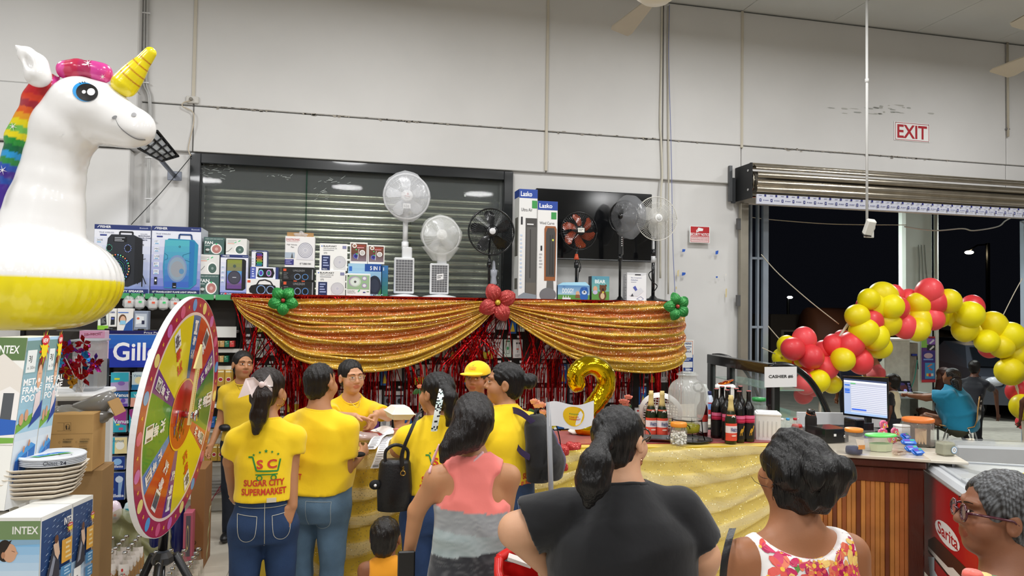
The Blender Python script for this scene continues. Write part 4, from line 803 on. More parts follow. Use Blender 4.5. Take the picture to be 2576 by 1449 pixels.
WP = [(.02, 0), (.036, .0), (.038, .02), (.038, .62), (.034, .69), (.018, .77), (.0145, .82), (.0145, .97), (.016, .975), (.016, 1), (.001, 1)]
SP = [(.02, 0), (.037, .0), (.039, .02), (.039, .42), (.036, .52), (.024, .66), (.017, .76), (.014, .9), (.0165, .915), (.0165, .94), (.001, .941)]
def winelab(t, h, s):
 wrap(t, .0385, .38*h, .53*h, [(0, 1, 'a81c3c'), (.55, .95, 'e06a90'), (.2, .4, 'd03058')], 'neck_label'); wrap(t, .0385, .06*h, .36*h, [(0, 1, '1d1b1c')], draw='p,c8962c,.12 .25 .22 .55 .42 .72 .6 .68 .74 .92 .84 .86 .76 .74 .66 .52 .52 .46 .5 .26 .4 .26 .4 .44 .26 .42 .2 .25')
 MB(mat='gloss', col='cf5a56').lathe((0, 0, h), [(.0158, 0), (.0158, .003), (.001, .004)], 12).obj('cap', t)
for i, (x, y, lb) in enumerate(((1802, 1101, 'leftmost black wine bottle in the cluster on the counter'), (1816, 1092, 'black wine bottle behind the leftmost one'), (1829, 1106, 'black wine bottle left of the gold-necked bottle'), (1832, 1094, 'black wine bottle at the back, hidden behind the one left of the gold-necked bottle'),
 (1852, 1100, 'black wine bottle just behind the gold-necked bottle'), (1859, 1111, 'black wine bottle with a kangaroo-like mark, right of the gold-necked bottle'), (1862, 1090, 'black wine bottle furthest back on the right side'), (1883, 1110, 'rightmost black wine bottle with a pink band'))):
 bottle(lb, x, y, .33, WP, '0c0a0b', lab=winelab, group='black wine bottles on the counter', name='wine_bottle', rot=.6 if i == 0 else 0)
def splab(t, h, s):
 wrap(t, .0395, .06*h, .42*h, [(0, 1, 'e2503c'), (.45, .85, 'f0e6e6')], draw='T,Welchs,.0,.52,.26,34407a,1;c,.5,.3,.36,.05,f4c8b8'); wrap(t, .031, .5*h, .6*h, [(0, 1, 'e2705a')], 'neck_label', 'c,.5,.5,.3,.4,f0e0dc')
 MB(mat='gloss', col='dcc684').lathe((0, 0, 0), [(.0245, .65*h), (.0182, .76*h), (.0152, .9*h), (.0176, .913*h), (.0176, .942*h), (.015, .96*h), (.015, h), (.001, h)], 16).obj('foil_neck', t)
for x, y, lb in ((1637, 1098, 'green sparkling juice bottle with a gold neck, left of the pair'), (1665, 1099, 'green sparkling juice bottle with a gold neck, right of the pair beside the dispenser'), (1838, 1114, 'gold-necked sparkling juice bottle standing in front of the wine bottles')):
 bottle(lb, x, y, .31, SP, '15240f', lab=splab, group='sparkling juice bottles', name='juice_bottle')
bottle('red wine bottle with a white label behind the dispenser stand', 1766, 1097, .3, WP, '3a0d10', lab=lambda t, h, s: wrap(t, .0385, .1*h, .5*h, [(0, .6, 'e8e6e2'), (.62, 1, 'c83830')]), name='wine_bottle')
bottle('white cleaning bottle with a blue cap and red label', 1785, 1046, .2, [(.02, 0), (.03, 0), (.032, .05), (.032, .55), (.02, .78), (.014, .85), (.001, .86)], 'c8d4ea', 'plastic', lab=lambda t, h, s: (wrap(t, .0325, .08*h, .55*h, [(0, 1, 'b02a34'), (.4, .9, '6a90d0')]), MB(mat='plastic', col='1f2a5c').lathe((0, 0, .84*h), [(.016, 0), (.014, .03), (.001, .031)], 12).obj('cap', t)), z=CZ+.02)
t = thing('water_jug', 'clear gallon jug with a black handle behind the wine bottles', 'jug', G(1770, 1050, CZ)); MB(mat='frost', col='d8dcd8').lathe((0, 0, 0), [(.03, 0), (.07, 0), (.075, .03), (.075, .16), (.03, .24), (.022, .27), (.001, .271)], 20).obj('jug', t)
MB(mat='rubber', col='1c1c1c').tube([(-.06+.04*cos(a), -.02, .25+.035*sin(a)) for a in [i*.4 for i in range(16)]], .009, 8).obj('handle', t)
# dispenser
t = thing('drink_dispenser', 'large ribbed glass drink dispenser with a lid on a black wire stand', 'dispenser', G(1728, 1108, CZ+.006)); hD = .40; ribs = lambda p: p
def ribbed(u, v):
 prof = [(.075, .115), (.092, .13), (.112, .2), (.120, .28), (.116, .33), (.09, .378), (.062, .395), (.058, .415), (.066, .42)]
 k = v*(len(prof)-1); i = min(int(k), len(prof)-2); f = k-i; r = prof[i][0]*(1-f)+prof[i+1][0]*f; z = prof[i][1]*(1-f)+prof[i+1][1]*f; a = 2*pi*u
 rb = .006*abs(sin(a*14)) if .14 < z < .37 else 0; return Vector(((r+rb)*cos(a), (r+rb)*sin(a), z+.01))
m = MB(mat='ribbed', col='d4d6d2'); m.grid(ribbed, 112, 24); m.obj('glass_vessel', t)
MB(mat='thinglass', col='c8cac6').grid(lambda u, v: Vector((ribbed(u, v).x*.965, ribbed(u, v).y*.965, ribbed(u, v).z)), 112, 16).lathe((0, 0, .11), [(.07, 0), (.001, .001)], 20).obj('inner_wall', t)
MB(mat='thinglass', col='d8dcd8').lathe((0, 0, .43), [(.07, 0), (.072, .008), (.05, .02), (.016, .03), (.014, .045), (.022, .055), (.001, .065)], 24).obj('lid', t)
MB(mat='liquid', col='9a9418').lathe((0, 0, .055), [(.07, 0), (.082, .01), (.084, .05), (.07, .06)], 24).obj('cloth_band', t)
m = MB(mat='metal', col='141414'); m.tube([(.098*cos(a), .098*sin(a), .14) for a in [i*2*pi/28 for i in range(29)]], .003, 6); m.tube([(.10*cos(a), .10*sin(a), .055) for a in [i*2*pi/28 for i in range(29)]], .003, 6)
for i in range(4): a = pi/4+i*pi/2; m.tube([(.098*cos(a), .098*sin(a), .14), (.105*cos(a), .105*sin(a), .06), (.12*cos(a), .12*sin(a), .012)], .0035, 6)
m.tube([(-.05+.02*cos(a), -.1, .09+.025*sin(a)) for a in [i*.3 for i in range(15)]], .003, 5); m.obj('wire_stand', t)
MB(mat='thinglass', col='c8c8c4').lathe((.01, -.11, .12), [(.012, 0), (.014, .03), (.02, .04), (.001, .05)], 10).cyl((.01, -.08, .135), (.01, -.13, .135), .009).obj('spigot', t)
t2 = thing('round_tray', 'round black serving tray under the drink dispenser', 'tray', G(1728, 1108, CZ+.004)); MB(mat='gloss', col='1b1a19').lathe((.02, .0, 0), [(.10, 0), (.14, .002), (.15, .014), (.146, .014), (.136, .006), (.001, .005)], 32).obj('dish', t2)
t = thing('marshmallow_jar', 'clear jar with an orange lid full of white marshmallows at the counter edge', 'jar', G(1707, 1120, CZ+.006)); MB(mat='thinglass', col='d8d8d6').lathe((0, 0, 0), [(.04, 0), (.052, .003), (.054, .02), (.054, .1), (.046, .118), (.045, .125)], 24, caps=False).obj('jar', t)
MB(mat='plastic', col='e8902c').lathe((0, 0, .118), [(.05, 0), (.052, .004), (.052, .022), (.048, .028), (.001, .028)], 24).obj('lid', t)
m = MB(mat='paint', col='ecebe0'); rr = random.Random(4)
for i in range(90): a = rr.uniform(0, 6.3); r = .045*sqrt(rr.random()); m.ell((r*cos(a), r*sin(a), .008+.078*rr.random()), (.009, .009, .007), 7, 5, R=Matrix.Rotation(rr.uniform(0, 3), 3, 'X'))
m.obj('marshmallows', t, kind='stuff')
t = thing('baking_tray', 'grey metal baking tray sticking out over the counter edge', 'tray', G(1658, 1108, CZ+.006), -.35); m = MB(mat='metal', col='8f9296')
for s_, z0, z1 in ((1, .002, .022),):
 a_, b_ = .13, .09; ip = [(-a_+.02, -b_+.02), (a_-.02, -b_+.02), (a_-.02, b_-.02), (-a_+.02, b_-.02)]; op = [(-a_, -b_), (a_, -b_), (a_, b_), (-a_, b_)]
 m.add([(x, y, z0) for x, y in ip]+[(x, y, z1) for x, y in op]+[(x*1.05, y*1.06, z1) for x, y in op]+[(x, y, z0-.0015) for x, y in ip], [(0, 1, 2, 3)]+[(i, (i+1) % 4, 4+(i+1) % 4, 4+i) for i in range(4)]+[(4+i, 4+(i+1) % 4, 8+(i+1) % 4, 8+i) for i in range(4)]+[(8+i, 8+(i+1) % 4, 12+(i+1) % 4, 12+i) for i in range(4)]+[(15, 14, 13, 12)])
m.obj('pan', t)
def bin_(label, px, py, w, d, h, rz, z=CZ+.006, lid=True, tp_=1.12):
 t = thing('white_bin', label, 'bin', G(px, py, z), rz); m = MB(mat='plastic', col='e6e5e2'); v = []
 for zz, k in ((0, 1/tp_), (h, 1.0)): v += [(x*w/2*k, y*d/2*k, zz) for x, y in ((-1, -1), (1, -1), (1, 1), (-1, 1))]
 m.add(v, [(3, 2, 1, 0)]+[(i, (i+1) % 4, 4+(i+1) % 4, 4+i) for i in range(4)]).obj('tub', t)
 MB(mat='plastic', col='eeeeec').box((0, 0, h), (w*1.06, d*1.06, .02), b=.006).box((0, 0, h+.012), (w*.9, d*.9, .01), b=.004).obj('rim', t)
 m = MB(mat='plastic', col='d8d7d4')
 for i in range(5): m.box((-w*.35+i*w*.17, -d/2*(1/tp_+.03)-.002, h*.45), (.004, .006, h*.6))
 m.obj('moulded_rib', t); return t
bin_('tall white plastic bin with an orange snack packet on top, behind the wine bottles', 1824, 1050, .15, .13, .25, -.5)
bin_('low white plastic bin with a rim standing at the right end of the counter', 1930, 1104, .16, .12, .17, -.45, tp_=1.05)
t = thing('snack_packet', 'orange foil snack packet lying on the tall white bin', 'packet', G(1824, 1050, CZ+.006)+Vector((0, 0, .27))); MB(mat='foil', col='d8641c').ell((0, 0, .012), (.07, .04, .012), 20, 8, fn=lambda p: p*(1+.15*sin(p.x*120)), R=Matrix.Rotation(-.3, 3, 'Y')).obj('packet', t); MB(mat='print').frame((-.03, -.02, .026), (.05, 0, -.004), (0, .03, .0)).draw('c,.5,.5,.5,.4,f4d8b0;c,.5,.5,.3,.2,c83020').obj('print', t)
t = thing('square_jar', 'clear square jar with a green lid beside the low white bin', 'jar', G(1909, 1075, CZ+.006)); MB(mat='thinglass', col='c8ccc8').box((0, 0, .085), (.10, .10, .17), b=.015).lathe((0, 0, .17), [(.045, 0), (.045, .03)], 20).obj('jar', t); MB(mat='plastic', col='1f8a40').lathe((0, 0, .195), [(.05, 0), (.05, .025), (.001, .026)], 24).obj('lid', t); MB(mat='plastic', col='2a2c2e').box((.01, 0, .07), (.07, .07, .12), b=.01).obj('contents', t)
t = thing('woven_tray', 'white plastic lattice tray propped upright behind the juice bottles', 'tray', G(1672, 1092, CZ+.006)+Vector((0, .06, 0)), -.2)
m = MB(mat='plastic', col='dcdcda'); Rm = Matrix.Rotation(-1.25, 4, 'X') @ Matrix.Rotation(.3, 4, 'Y'); m.M = Matrix.Translation((0, .02, .13)) @ Rm
for i in range(-6, 7): m.box((i*.02, 0, 0), (.006, 2*sqrt(max(.0169-(i*.02)**2, .0004)), .003)); m.box((0, i*.02, .002), (2*sqrt(max(.0169-(i*.02)**2, .0004)), .006, .003))
m.obj('lattice', t); m = MB(mat='plastic', col='e8e8e6'); m.M = Matrix.Translation((0, .02, .13)) @ Rm; m.lathe((0, 0, -.006), [(.125, 0), (.15, .02), (.152, .028), (.13, .012)], 36, caps=False); m.obj('rim', t)
a, b = G(1757, 1062, CZ), G(1935, 1062, CZ); t = thing('work_table', 'plain table behind the counter under the tall white bin', 'table', ((a.x+b.x)/2, 5.7, 0)); w = b.x-a.x+.1
MB(col='b8b2a4').box((0, 0, CZ-.015), (w, 1.15, .03), b=.004).obj('tabletop', t)
for x in (-w/2+.04, w/2-.04):
 for y in (-.5, .5): MB(mat='metal', col='777777').box((x, y, CZ/2-.015), (.04, .04, CZ-.03)).obj('leg', t)
# number two balloon
def two():
 c2 = [(1452, 966), (1449, 940), (1471, 921), (1501, 921), (1523, 944), (1523, 976), (1506, 1004), (1486, 1030), (1476, 1050), 0, 0, 0]
 Yb = 4.75; o = P(1485, 1100, Yb); t = thing('number_balloon', 'shiny gold foil balloon in the shape of the number two', 'balloon', (o.x, o.y, CZ+.02))
 O = t.location; pts = [P(x, y, Yb)-O for x, y in c2[:-3]]; sp = spline(pts, 3); base = [P(x, y, Yb)-O for x, y in ((1462, 1078), (1500, 1082), (1546, 1076))]
 A = [p for p in sp+base]; lo = [min(p[i] for p in A)-.12 for i in range(3)]; hi = [max(p[i] for p in A)+.12 for i in range(3)]
 s = SDF(lo, hi, .0065)
 for i in range(len(sp)-1):
  a, b = sp[i], sp[i+1]; q = i/len(sp); r = .056+.006*sin(q*3.1); s.cap(a, b, r, r, k=.012)
 s.cap(base[0], base[1], .045, k=.012); s.cap(base[1], base[2], .045, .04, k=.015)
 s.warp(lambda x, y, z: .0022*np.sin(70*(x*np.sin(6*z)+z*1.2)+40*x)*np.clip(1.4-np.abs(y)*20, 0, 1)); s.warp(lambda x, y, z: .004*np.exp(-(y/.006)**2)*-1)
 mobj('foil_body', s.mesh('foil_body', 'goldfoil', 'e0bc18', 2), t)
 MB(mat='goldfoil', col='cfae14').tube([base[2], base[2]+Vector((.04, 0, .03))], .006, 6).obj('filling_tab', t)
two()
def rose(label, px, py, r, Y=4.85, n=3, col='eea08c'):
 c = P(px, py, Y); t = thing('silk_rose', label, 'flower', (c.x, Y, CZ+.01), 0, 'peach silk roses'); O = t.location; rr = random.Random(int(px))
 for i in range(n):
  p = c-O+Vector((rr.uniform(-1, 1)*r*1.1, rr.uniform(-.02, .02), rr.uniform(-1.4, 1)*r)) if i else c-O; m = MB(mat='paint', col=col)
  for k in range(9):
   a = k*2.4; q = r*(.25+.09*k); m.grid(lambda u, v: p+Vector((q*cos(a+(u-.5)*1.9)*(.6+.4*v), q*sin(a+(u-.5)*1.9)*(.6+.4*v), -.3*r+v*r*.9*(1-.05*k)-.3*r*abs(u-.5))), 5, 3)
  m.obj('bloom', t)
 m = MB(mat='paint', col='2f5a2c'); m.tube([c-O-Vector((0, 0, r*.3)), Vector((0, 0, 0))], .004, 5)
 for k in range(4): m.ell(c-O+Vector((rr.uniform(-r, r)*1.4, .01, -r*1.4)), (r*.5, .003, r*.9), 8, 5, R=Matrix.Rotation(rr.uniform(-.8, .8), 3, 'Y'))
 m.obj('leaves', t)
rose('peach silk roses standing right of the number balloon', 1572, 1010, .035, n=4); rose('peach silk rose behind the woman with the patterned scarf', 1056, 972, .025, n=1); rose('peach silk roses behind the backpack woman', 1352, 1020, .04, n=5, col='f4b898')
t = thing('cookie_jar', 'big glass jar with a metal screw lid behind the scarf woman', 'jar', G(1165, 1050, CZ+.2)); t.location = P(1163, 1075, 4.62); t.location.z = CZ+.006
MB(mat='thinglass', col='b8a890').lathe((0, 0, 0), [(.05, 0), (.075, .01), (.08, .05), (.08, .2), (.06, .245), (.057, .25)], 24, caps=False).obj('jar', t); MB(mat='metal', col='b4ac98').lathe((0, 0, .245), [(.062, 0), (.064, .004), (.064, .026), (.06, .03), (.001, .03)], 28).obj('lid', t); MB(mat='paper', col='8a6a50').lathe((0, 0, .01), [(.06, 0), (.07, .08), (.05, .12), (.001, .13)], 14).obj('contents', t)
# papers, receipt, plates
def sheet(m, p, w, h, a, col='ecebea', curl=.02, z=0):
 m.grid(lambda u, v: Vector(p)+Vector(((u-.5)*w*cos(a)-(v-.5)*h*sin(a), (u-.5)*w*sin(a)+(v-.5)*h*cos(a), z+curl*sin(u*3)*v)), 6, 6, col=col)
t = thing('paper_bundle', 'loose white papers and napkins lying on the counter beside the receipts', 'papers', G(985, 1098, CZ+.016)); rr = random.Random(9)
for i in range(6):
 m = MB(mat='paper'); sheet(m, (rr.uniform(-.14, .08), rr.uniform(-.03, .05), .002+i*.006), .12, .16, rr.uniform(-1, 1), rr.choice(['ecebea', 'e2e2e4', 'f2f1ee']), .02); m.obj('sheet', t)
def receipt(label, pts, w):
 O = P(*pts[0][:2], pts[0][2]); t = thing('receipt', label, 'receipt', O, 0, 'till receipts'); P3 = spline([P(*q)-O for q in pts], 5); m = MB(mat='paper', col='ecebee'); n = len(P3)-1
 m.grid(lambda u, v: P3[int(v*n)]+Vector(((u-.5)*w, -.004*sin(u*3.1), 0)), 3, n); m.obj('paper_strip', t); m = MB(mat='print')
 for i in range(1, n-1): a = P3[i]; m.add([a+Vector((x, -.005, z)) for x, z in ((-w*.35, 0), (w*.25*(1+.3*sin(i*3)), 0), (w*.25, .003), (-w*.35, .003))], [(0, 1, 2, 3)], col='8a8a92')
 for i in range(12): a = P3[-2]; m.add([a+Vector((-w*.3+i*w*.05, -.006, z)) for z in (.0, .015)]+[a+Vector((-w*.3+i*w*.05+.0012, -.006, z)) for z in (.015, 0)], [(0, 1, 2, 3)], col='333338')
 m.obj('printed_lines', t)
receipt('long till receipt hanging over the counter edge', [(985, 1098, 4.75), (968, 1108, 4.6), (962, 1130, 4.46), (952, 1160, 4.44), (944, 1178, 4.44)], .06); receipt('shorter till receipt folded over the counter edge', [(962, 1092, 4.72), (948, 1103, 4.58), (940, 1118, 4.5), (930, 1130, 4.46)], .065)
t = thing('food_bag', 'red and clear plastic bag of food lying on the counter', 'bag', G(915, 1112, CZ+.014)); MB(mat='gloss', col='8f1c2c').ell((0, .03, .03), (.13, .08, .03), 24, 10, fn=lambda p: p*(1+.12*sin(p.x*50)*cos(p.y*60))).obj('red_film', t); MB(mat='bag', col='e4dcd4').ell((0, -.03, .035), (.10, .06, .032), 22, 10, fn=lambda p: p*(1+.2*noise.noise(p*30))).obj('clear_film', t)
m = MB(mat='print', col='ece4e4')
for i in range(5): m.ell((-.1+i*.04, .0+.015*i, .058-.006*abs(i-2)), (.014, .01, .004), 12, 4)
m.obj('printed_dots', t)
t = thing('paper_plate', 'crumpled white paper and foil plate with food scraps near the number balloon', 'plate', G(1462, 1092, CZ+.006)); MB(mat='paper', col='e6e4e0').ell((0, 0, .02), (.09, .06, .02), 22, 10, fn=lambda p: p*(1+.4*noise.noise(p*35))).obj('crumpled_paper', t); MB(mat='paint', col='6a4a34').ell((0, -.03, .02), (.04, .02, .015), 12, 8, fn=lambda p: p*(1+.4*noise.noise(p*60))).obj('scraps', t)
t = thing('foam_box', 'white foam takeaway box held up by the scarf woman', 'box', P(1003, 1052, 4.22)); m = MB(mat='plastic', col='ece9de')
for z0, z1, k0, k1 in ((0, .04, .75, 1), (.045, .085, 1, .62)):
 m.add([(x*.085*k, y*.075*k, z) for z, k in ((z0, k0), (z1, k1)) for x, y in ((-.9, -1), (.9, -1), (1, -.9), (1, .9), (.9, 1), (-.9, 1), (-1, .9), (-1, -.9))], [tuple(range(8))[::-1], tuple(range(8, 16))]+[(i, (i+1) % 8, 8+(i+1) % 8, 8+i) for i in range(8)])
 if z0 == 0: m.obj('base_half', t); m = MB(mat='plastic', col='f2efe4')
m.box((0, 0, .0425), (.178, .158, .006), b=.002).obj('lid_half', t); t.rotation_euler = (.1, .06, .35); t.scale = (.82, .82, .82)
# white flag on a pole
O = P(1388, 1170, 2.9); t = thing('table_flag', 'white flag with a round yellow logo on a grey plastic pole', 'flag', O); T0 = P(1380, 1012, 2.9)-O
MB(mat='plastic', col='8e9094').cyl(P(1392, 1449, 2.9)-O, T0+Vector((0, 0, .0)), .0105, n=14).obj('pole', t)
fw_ = (P(1492, 1020, 2.9)-P(1380, 1016, 2.9)).length; fh_ = (P(1382, 1016, 2.9)-P(1382, 1078, 2.9)).length
fy = lambda u: .012*sin(u*6.5)
MB(mat='plastic', col='eeeef2').grid(lambda u, v: T0+Vector((u*fw_, fy(u)-.0115, -.003-v*fh_+.008*sin(u*6.5+1))), 22, 8).obj('flag_cloth', t)
m = MB(mat='print'); pt = lambda u, v, k: T0+Vector((u*fw_, fy(u)-.0125-k*.0004, -.003-v*fh_+.008*sin(u*6.5+1)))
m.poly([pt(.54+.22*cos(a), .47+.40*sin(a), 0) for a in [i*2*pi/28 for i in range(28)]], col='e8bc1c')
for i in range(5): m.poly([pt(.54+dx, .37+dy, 2) for dx, dy in ((-.09+i*.04, -.02), (-.07+i*.04, -.02), (-.07+i*.04, .03), (-.09+i*.04, .03))], col='5a8a3a')
for dy, s_, w_ in ((.06, 'SUGAR CITY', .2), (.15, 'SUPERMARKET', .27)):
 v, f, w, hh = text_geo(s_, .02); m.add([pt(.54-w_/2+p[0]/w*w_, .47+dy-p[1]/hh*.06, 2) for p in v], [q[::-1] for q in f], col='c8402c')
m.obj('round_logo', t)
# ================= left foreground: inflatable unicorn, pool cartons, prize wheel =================
DU = 3.3
def unicorn():
 o = D(110, 835, DU); t = thing('inflatable_unicorn', 'giant white inflatable unicorn with rainbow mane and yellow-bottomed ring on the pool cartons', 'inflatable', o); O = t.location
 Q = lambda x, y, d=0: D(x, y, DU)+Vector((FW.x, FW.y, 0))*d-O
 R0 = (Q(285, 700)-Q(0, 700)).length
 px = lambda n: n*DU/F_PX
 s = SDF((-.75, -.75, -.06), (.62, .75, 1.32), .011)
 # ring: torus lying flat, only its right-hand side in the photo
 rc = Q(8, 706); rx = px(150); c0 = np.array([rc.x-.02, rc.y, rc.z])
 x, y, z = s.X[:, None, None]-c0[0], s.Y[None, :, None]-c0[1], s.Z[None, None, :]-c0[2]
 rr_ = np.sqrt(x*x+y*y+1e-9); an = np.arctan2(y, x)
 tor = np.sqrt(((rr_-.24)/1.22)**2+z*z)-(px(122)-.006*np.abs(np.sin(an*26))*np.clip(1.3-np.abs(z)/.2, 0, 1)); s.D = np.minimum(s.D, tor.astype('f'))
 # neck and head
 nk = [(104, 640, 100), (108, 570, 93), (116, 520, 86), (130, 455, 74), (141, 400, 69), (160, 345, 72)]
 for (a, b) in zip(nk, nk[1:]): s.cap(Q(*a[:2]), Q(*b[:2]), px(a[2]), px(b[2]), k=.02)
 s.cap(Q(168, 320), Q(205, 275), px(78), px(74), k=.04); s.cap(Q(205, 272), Q(250, 280), px(76), px(67), k=.03)
 s.cap(Q(250, 282), Q(345, 325), px(72), px(42), k=.03); s.cap(Q(300, 310), Q(338, 318), px(52), px(44), k=.03); s.cap(Q(258, 310), Q(318, 330), px(50), px(40), k=.04)
 c1 = Q(160, 300)
 def sq(x, y, z):
  d = np.sqrt((x-Q(225, 390).x)**2+(z-Q(225, 390).z)**2); a = np.arctan2(z-Q(225, 390).z, x-Q(225, 390).x)
  return .004*np.sin(a*34)*np.exp(-(d/.13)**2)+.003*np.sin(60*z+20*x)*np.exp(-((x-Q(352, 300).x)/.05)**2-((z-Q(352, 320).z)/.12)**2)
 s.warp(sq)
 zy = c0[2]-.0; W_, Y_ = np.array(lin('f4f3f2')), np.array(lin('f4e21a'))
 def cf(V):
  dr = np.hypot(V[:, 0]-c0[0], V[:, 1]-c0[1]); m = ((V[:, 2] < zy+.01))[:, None]; return np.where(m, Y_, W_)
 mobj('body', s.mesh('body', 'vinyl', cf, 2), t)
 # mane: front tuft and rainbow braid down the back
 s = SDF((-.4, -.25, .3), (.35, .25, 1.33), .009)
 tuft = [(160, 172), (190, 170), (225, 172), (250, 180)]; back = [(112, 215), (90, 250), (66, 300), (44, 345), (34, 385), (24, 430), (8, 480), (-10, 530)]
 for L_, r in ((tuft, 24), (back, 36)):
  for i, (a, b) in enumerate(zip(L_, L_[1:])): s.cap(Q(*a, .02), Q(*b, .02), px(r-(i if L_ is back else 0)*1.2), px(r-(i if L_ is back else 0)*1.2-(5 if i % 2 else -2)), k=.012)
 cols = ['c8366f', 'c8366f', 'd94b9a', 'cf2c34', 'e0452c', 'b02a3c', 'e8622a', 'f0a428', 'f2e11c', '7cc85a', 'f2e11c', '2a9a3c', '0f6a40', '2a9ad8', '2f8a44', '2a52b0', '4a2f96', '2a52b0', '4a2f96']
 C = np.array([lin(q) for q in cols]); zt_ = Q(0, 225).z; zb_ = Q(0, 500).z; xt = Q(140, 0).x
 def cf(V):
  q = np.clip((zt_-V[:, 2]-(V[:, 0]+.05)*.25)/(zt_-zb_), 0, .999); i = 3+(q*16).astype(int); out = C[np.clip(i, 3, 18)]
  tf = V[:, 0] > Q(135, 200).x; b = ((V[:, 0]-Q(135, 0).x)/(Q(275, 0).x-Q(135, 0).x)*4.2).astype(int)
  out = np.where(tf[:, None], np.array([lin('d94b9a'), lin('c42f52'), lin('b8305f'), lin('d8459a'), lin('d8459a'), lin('d8459a')])[np.clip(b, 0, 5)], out); return out
 mobj('mane', s.mesh('mane', 'vinyl', cf, 2), t)
 s = SDF((-.1, -.2, .75), (.6, .25, 1.45), .0042); a, b = Q(316, 210), Q(378, 133)
 s.cap(a, b, px(32), px(13), k=.01); dd = np.array((b-a)[:]); Ld = np.linalg.norm(dd); dd /= Ld; a_ = np.array(a[:])
 s.warp(lambda x, y, z: -.0035*np.abs(np.sin(((x-a_[0])*dd[0]+(z-a_[2])*dd[2])*26)))
 def cf(V):
  q = (V-a_)@dd+.12*(V[:, 0]-a_[0]); out = np.tile(np.array(lin('f4e01c')), (len(V), 1))
  for k in (.035, .075, .115, .15): w_ = np.clip(1.2-np.abs(q-k)/.0035, 0, 1)[:, None]; out = out*(1-w_)+np.array(lin('b8481c'))*w_
  return out
 mobj('horn', s.mesh('horn', 'vinyl', cf, 1), t)
 for k, (pp, dp) in enumerate((([(128, 205, 30), (122, 178, 27), (100, 155, 20), (78, 137, 7)], -.09), ([(150, 200, 26), (146, 180, 22), (128, 158, 14), (110, 140, 6)], .12))):
  s = SDF((-.25, -.35, .9), (.3, .35, 1.4), .007)
  for (a, b) in zip(pp, pp[1:]): s.cap(Q(a[0], a[1], dp), Q(b[0], b[1], dp), px(a[2]), px(b[2]), k=.01)
  if k == 0: s.ell(Q(116, 176, dp-.055), (px(9), .03, px(26)), k=.012, op='cut', R=Matrix.Rotation(-.5, 3, 'Y'))
  mobj('ear', s.mesh('ear', 'vinyl', 'f4f3f2', 2), t)
 # printed face: eye, nostril, smile, stars; projected on the near side of the head
 from mathutils.bvhtree import BVHTree
 body = [c for c in t.children if c.name.startswith('body')][0].data; man = [c for c in t.children if c.name.startswith('mane')][0].data
 def proj_on(me): return BVHTree.FromPolygons([v.co for v in me.vertices], [p.vertices for p in me.polygons])
 bb, bm_ = proj_on(body), proj_on(man); org = CAMP-O
 def pj(x, y, tr, k=0):
  d = ray(x, y).normalized(); h = tr.ray_cast(org, d)
  return (h[0] if h[0] else tr.find_nearest(Q(x, y))[0])-d*(.003+.0012*k)
 m = MB(mat='print')
 def disc(cx, cy, rx, ry, col, k, tr=bb, a=0, n=28):
  def f(u, v): r = v; q = 2*pi*u; x_, y_ = rx*r*cos(q), ry*r*sin(q); return pj(cx+x_*cos(a)-y_*sin(a), cy+x_*sin(a)+y_*cos(a), tr, k)
  m.grid(f, n, 4, col=col)
 disc(213, 231, 31, 24, '2f9ae0', 0, a=.25); disc(219, 232, 28, 22, '1a1a1a', 1, a=.15); disc(229, 231, 10, 9, 'ffffff', 2); disc(211, 231, 5, 4.5, 'ffffff', 2)
 for x0, y0, x1, y1 in ((203, 210, 197, 205), (209, 208, 205, 203), (214, 208, 212, 203)): m.grid(lambda u, v: pj(x0+(x1-x0)*v+(u-.5)*3*(1-v), y0+(y1-y0)*v, bb, 2), 1, 2, col='1a1a1a')
 disc(337, 288, 6.5, 5, 'a8a8aa', 1); disc(288, 295, 7, 4, '8c8c8e', 1, a=-.4)
 sm = spline([(290, 298, 0), (300, 318, 0), (322, 338, 0), (345, 350, 0), (366, 352, 0)], 5); m.grid(lambda u, v: pj(sm[int(u*20)].x, sm[int(u*20)].y+(v-.5)*3.2, bb, 2), 20, 1, col='8c8c8e')
 def star(cx, cy, r, tr):
  for i in range(3): a = i*pi/3+.3; m.grid(lambda u, v: pj(cx+r*(2*u-1)*cos(a)+(v-.5)*2.4*(1-abs(2*u-1))*-sin(a), cy+r*(2*u-1)*sin(a)+(v-.5)*2.4*(1-abs(2*u-1))*cos(a), tr, 2), 6, 2, col='f2eef2')
 star(221, 158, 12, bm_); star(258, 193, 8, bm_); star(32, 318, 12, bm_); star(6, 428, 13, bm_)
 m.obj('printed_face', t)
 MB(mat='vinyl', col='eceae6').box(Q(46, 442, -.175), (.055, .01, .14), b=.004, rz=0).tube(spline([Q(44, 410, -.175), Q(30, 420, -.205), Q(26, 448, -.21), Q(44, 470, -.175)], 6), .016, 10).obj('grab_handle', t)
unicorn()
def obox(name, label, cat, c0, dx, dy, dz, col='eeeeea', fx='', fy='', group=None, mat='print', topdraw=''):
 """sheared-free carton from its near bottom corner c0: dx along the left face, dy along the right face, dz up"""
 t = thing(name, label, cat, c0, 0, group); dx, dy, dz = map(Vector, (dx, dy, dz)); Z = Vector((0, 0, 0))
 v = [Z, dx, dx+dy, dy]; MB(mat=mat, col=col).add(v+[p+dz for p in v], [(0, 1, 2, 3), (7, 6, 5, 4), (0, 4, 5, 1), (1, 5, 6, 2), (2, 6, 7, 3), (3, 7, 4, 0)]).obj('carton', t)
 m = MB(mat='print')
 if fx: m.frame(dx, -dx, dz); m.o += m.n*.0008; m.draw(fx)
 if fy: m.frame(Z, dy, dz); m.o += m.n*.0008; m.draw(fy)
 if topdraw: m.frame(dz, dy, dx); m.o = dz+Vector((0, 0, .001)); m.n = Vector((0, 0, 1)); m.draw(topdraw)
 if m.f: m.obj('printed_face', t)
 return t
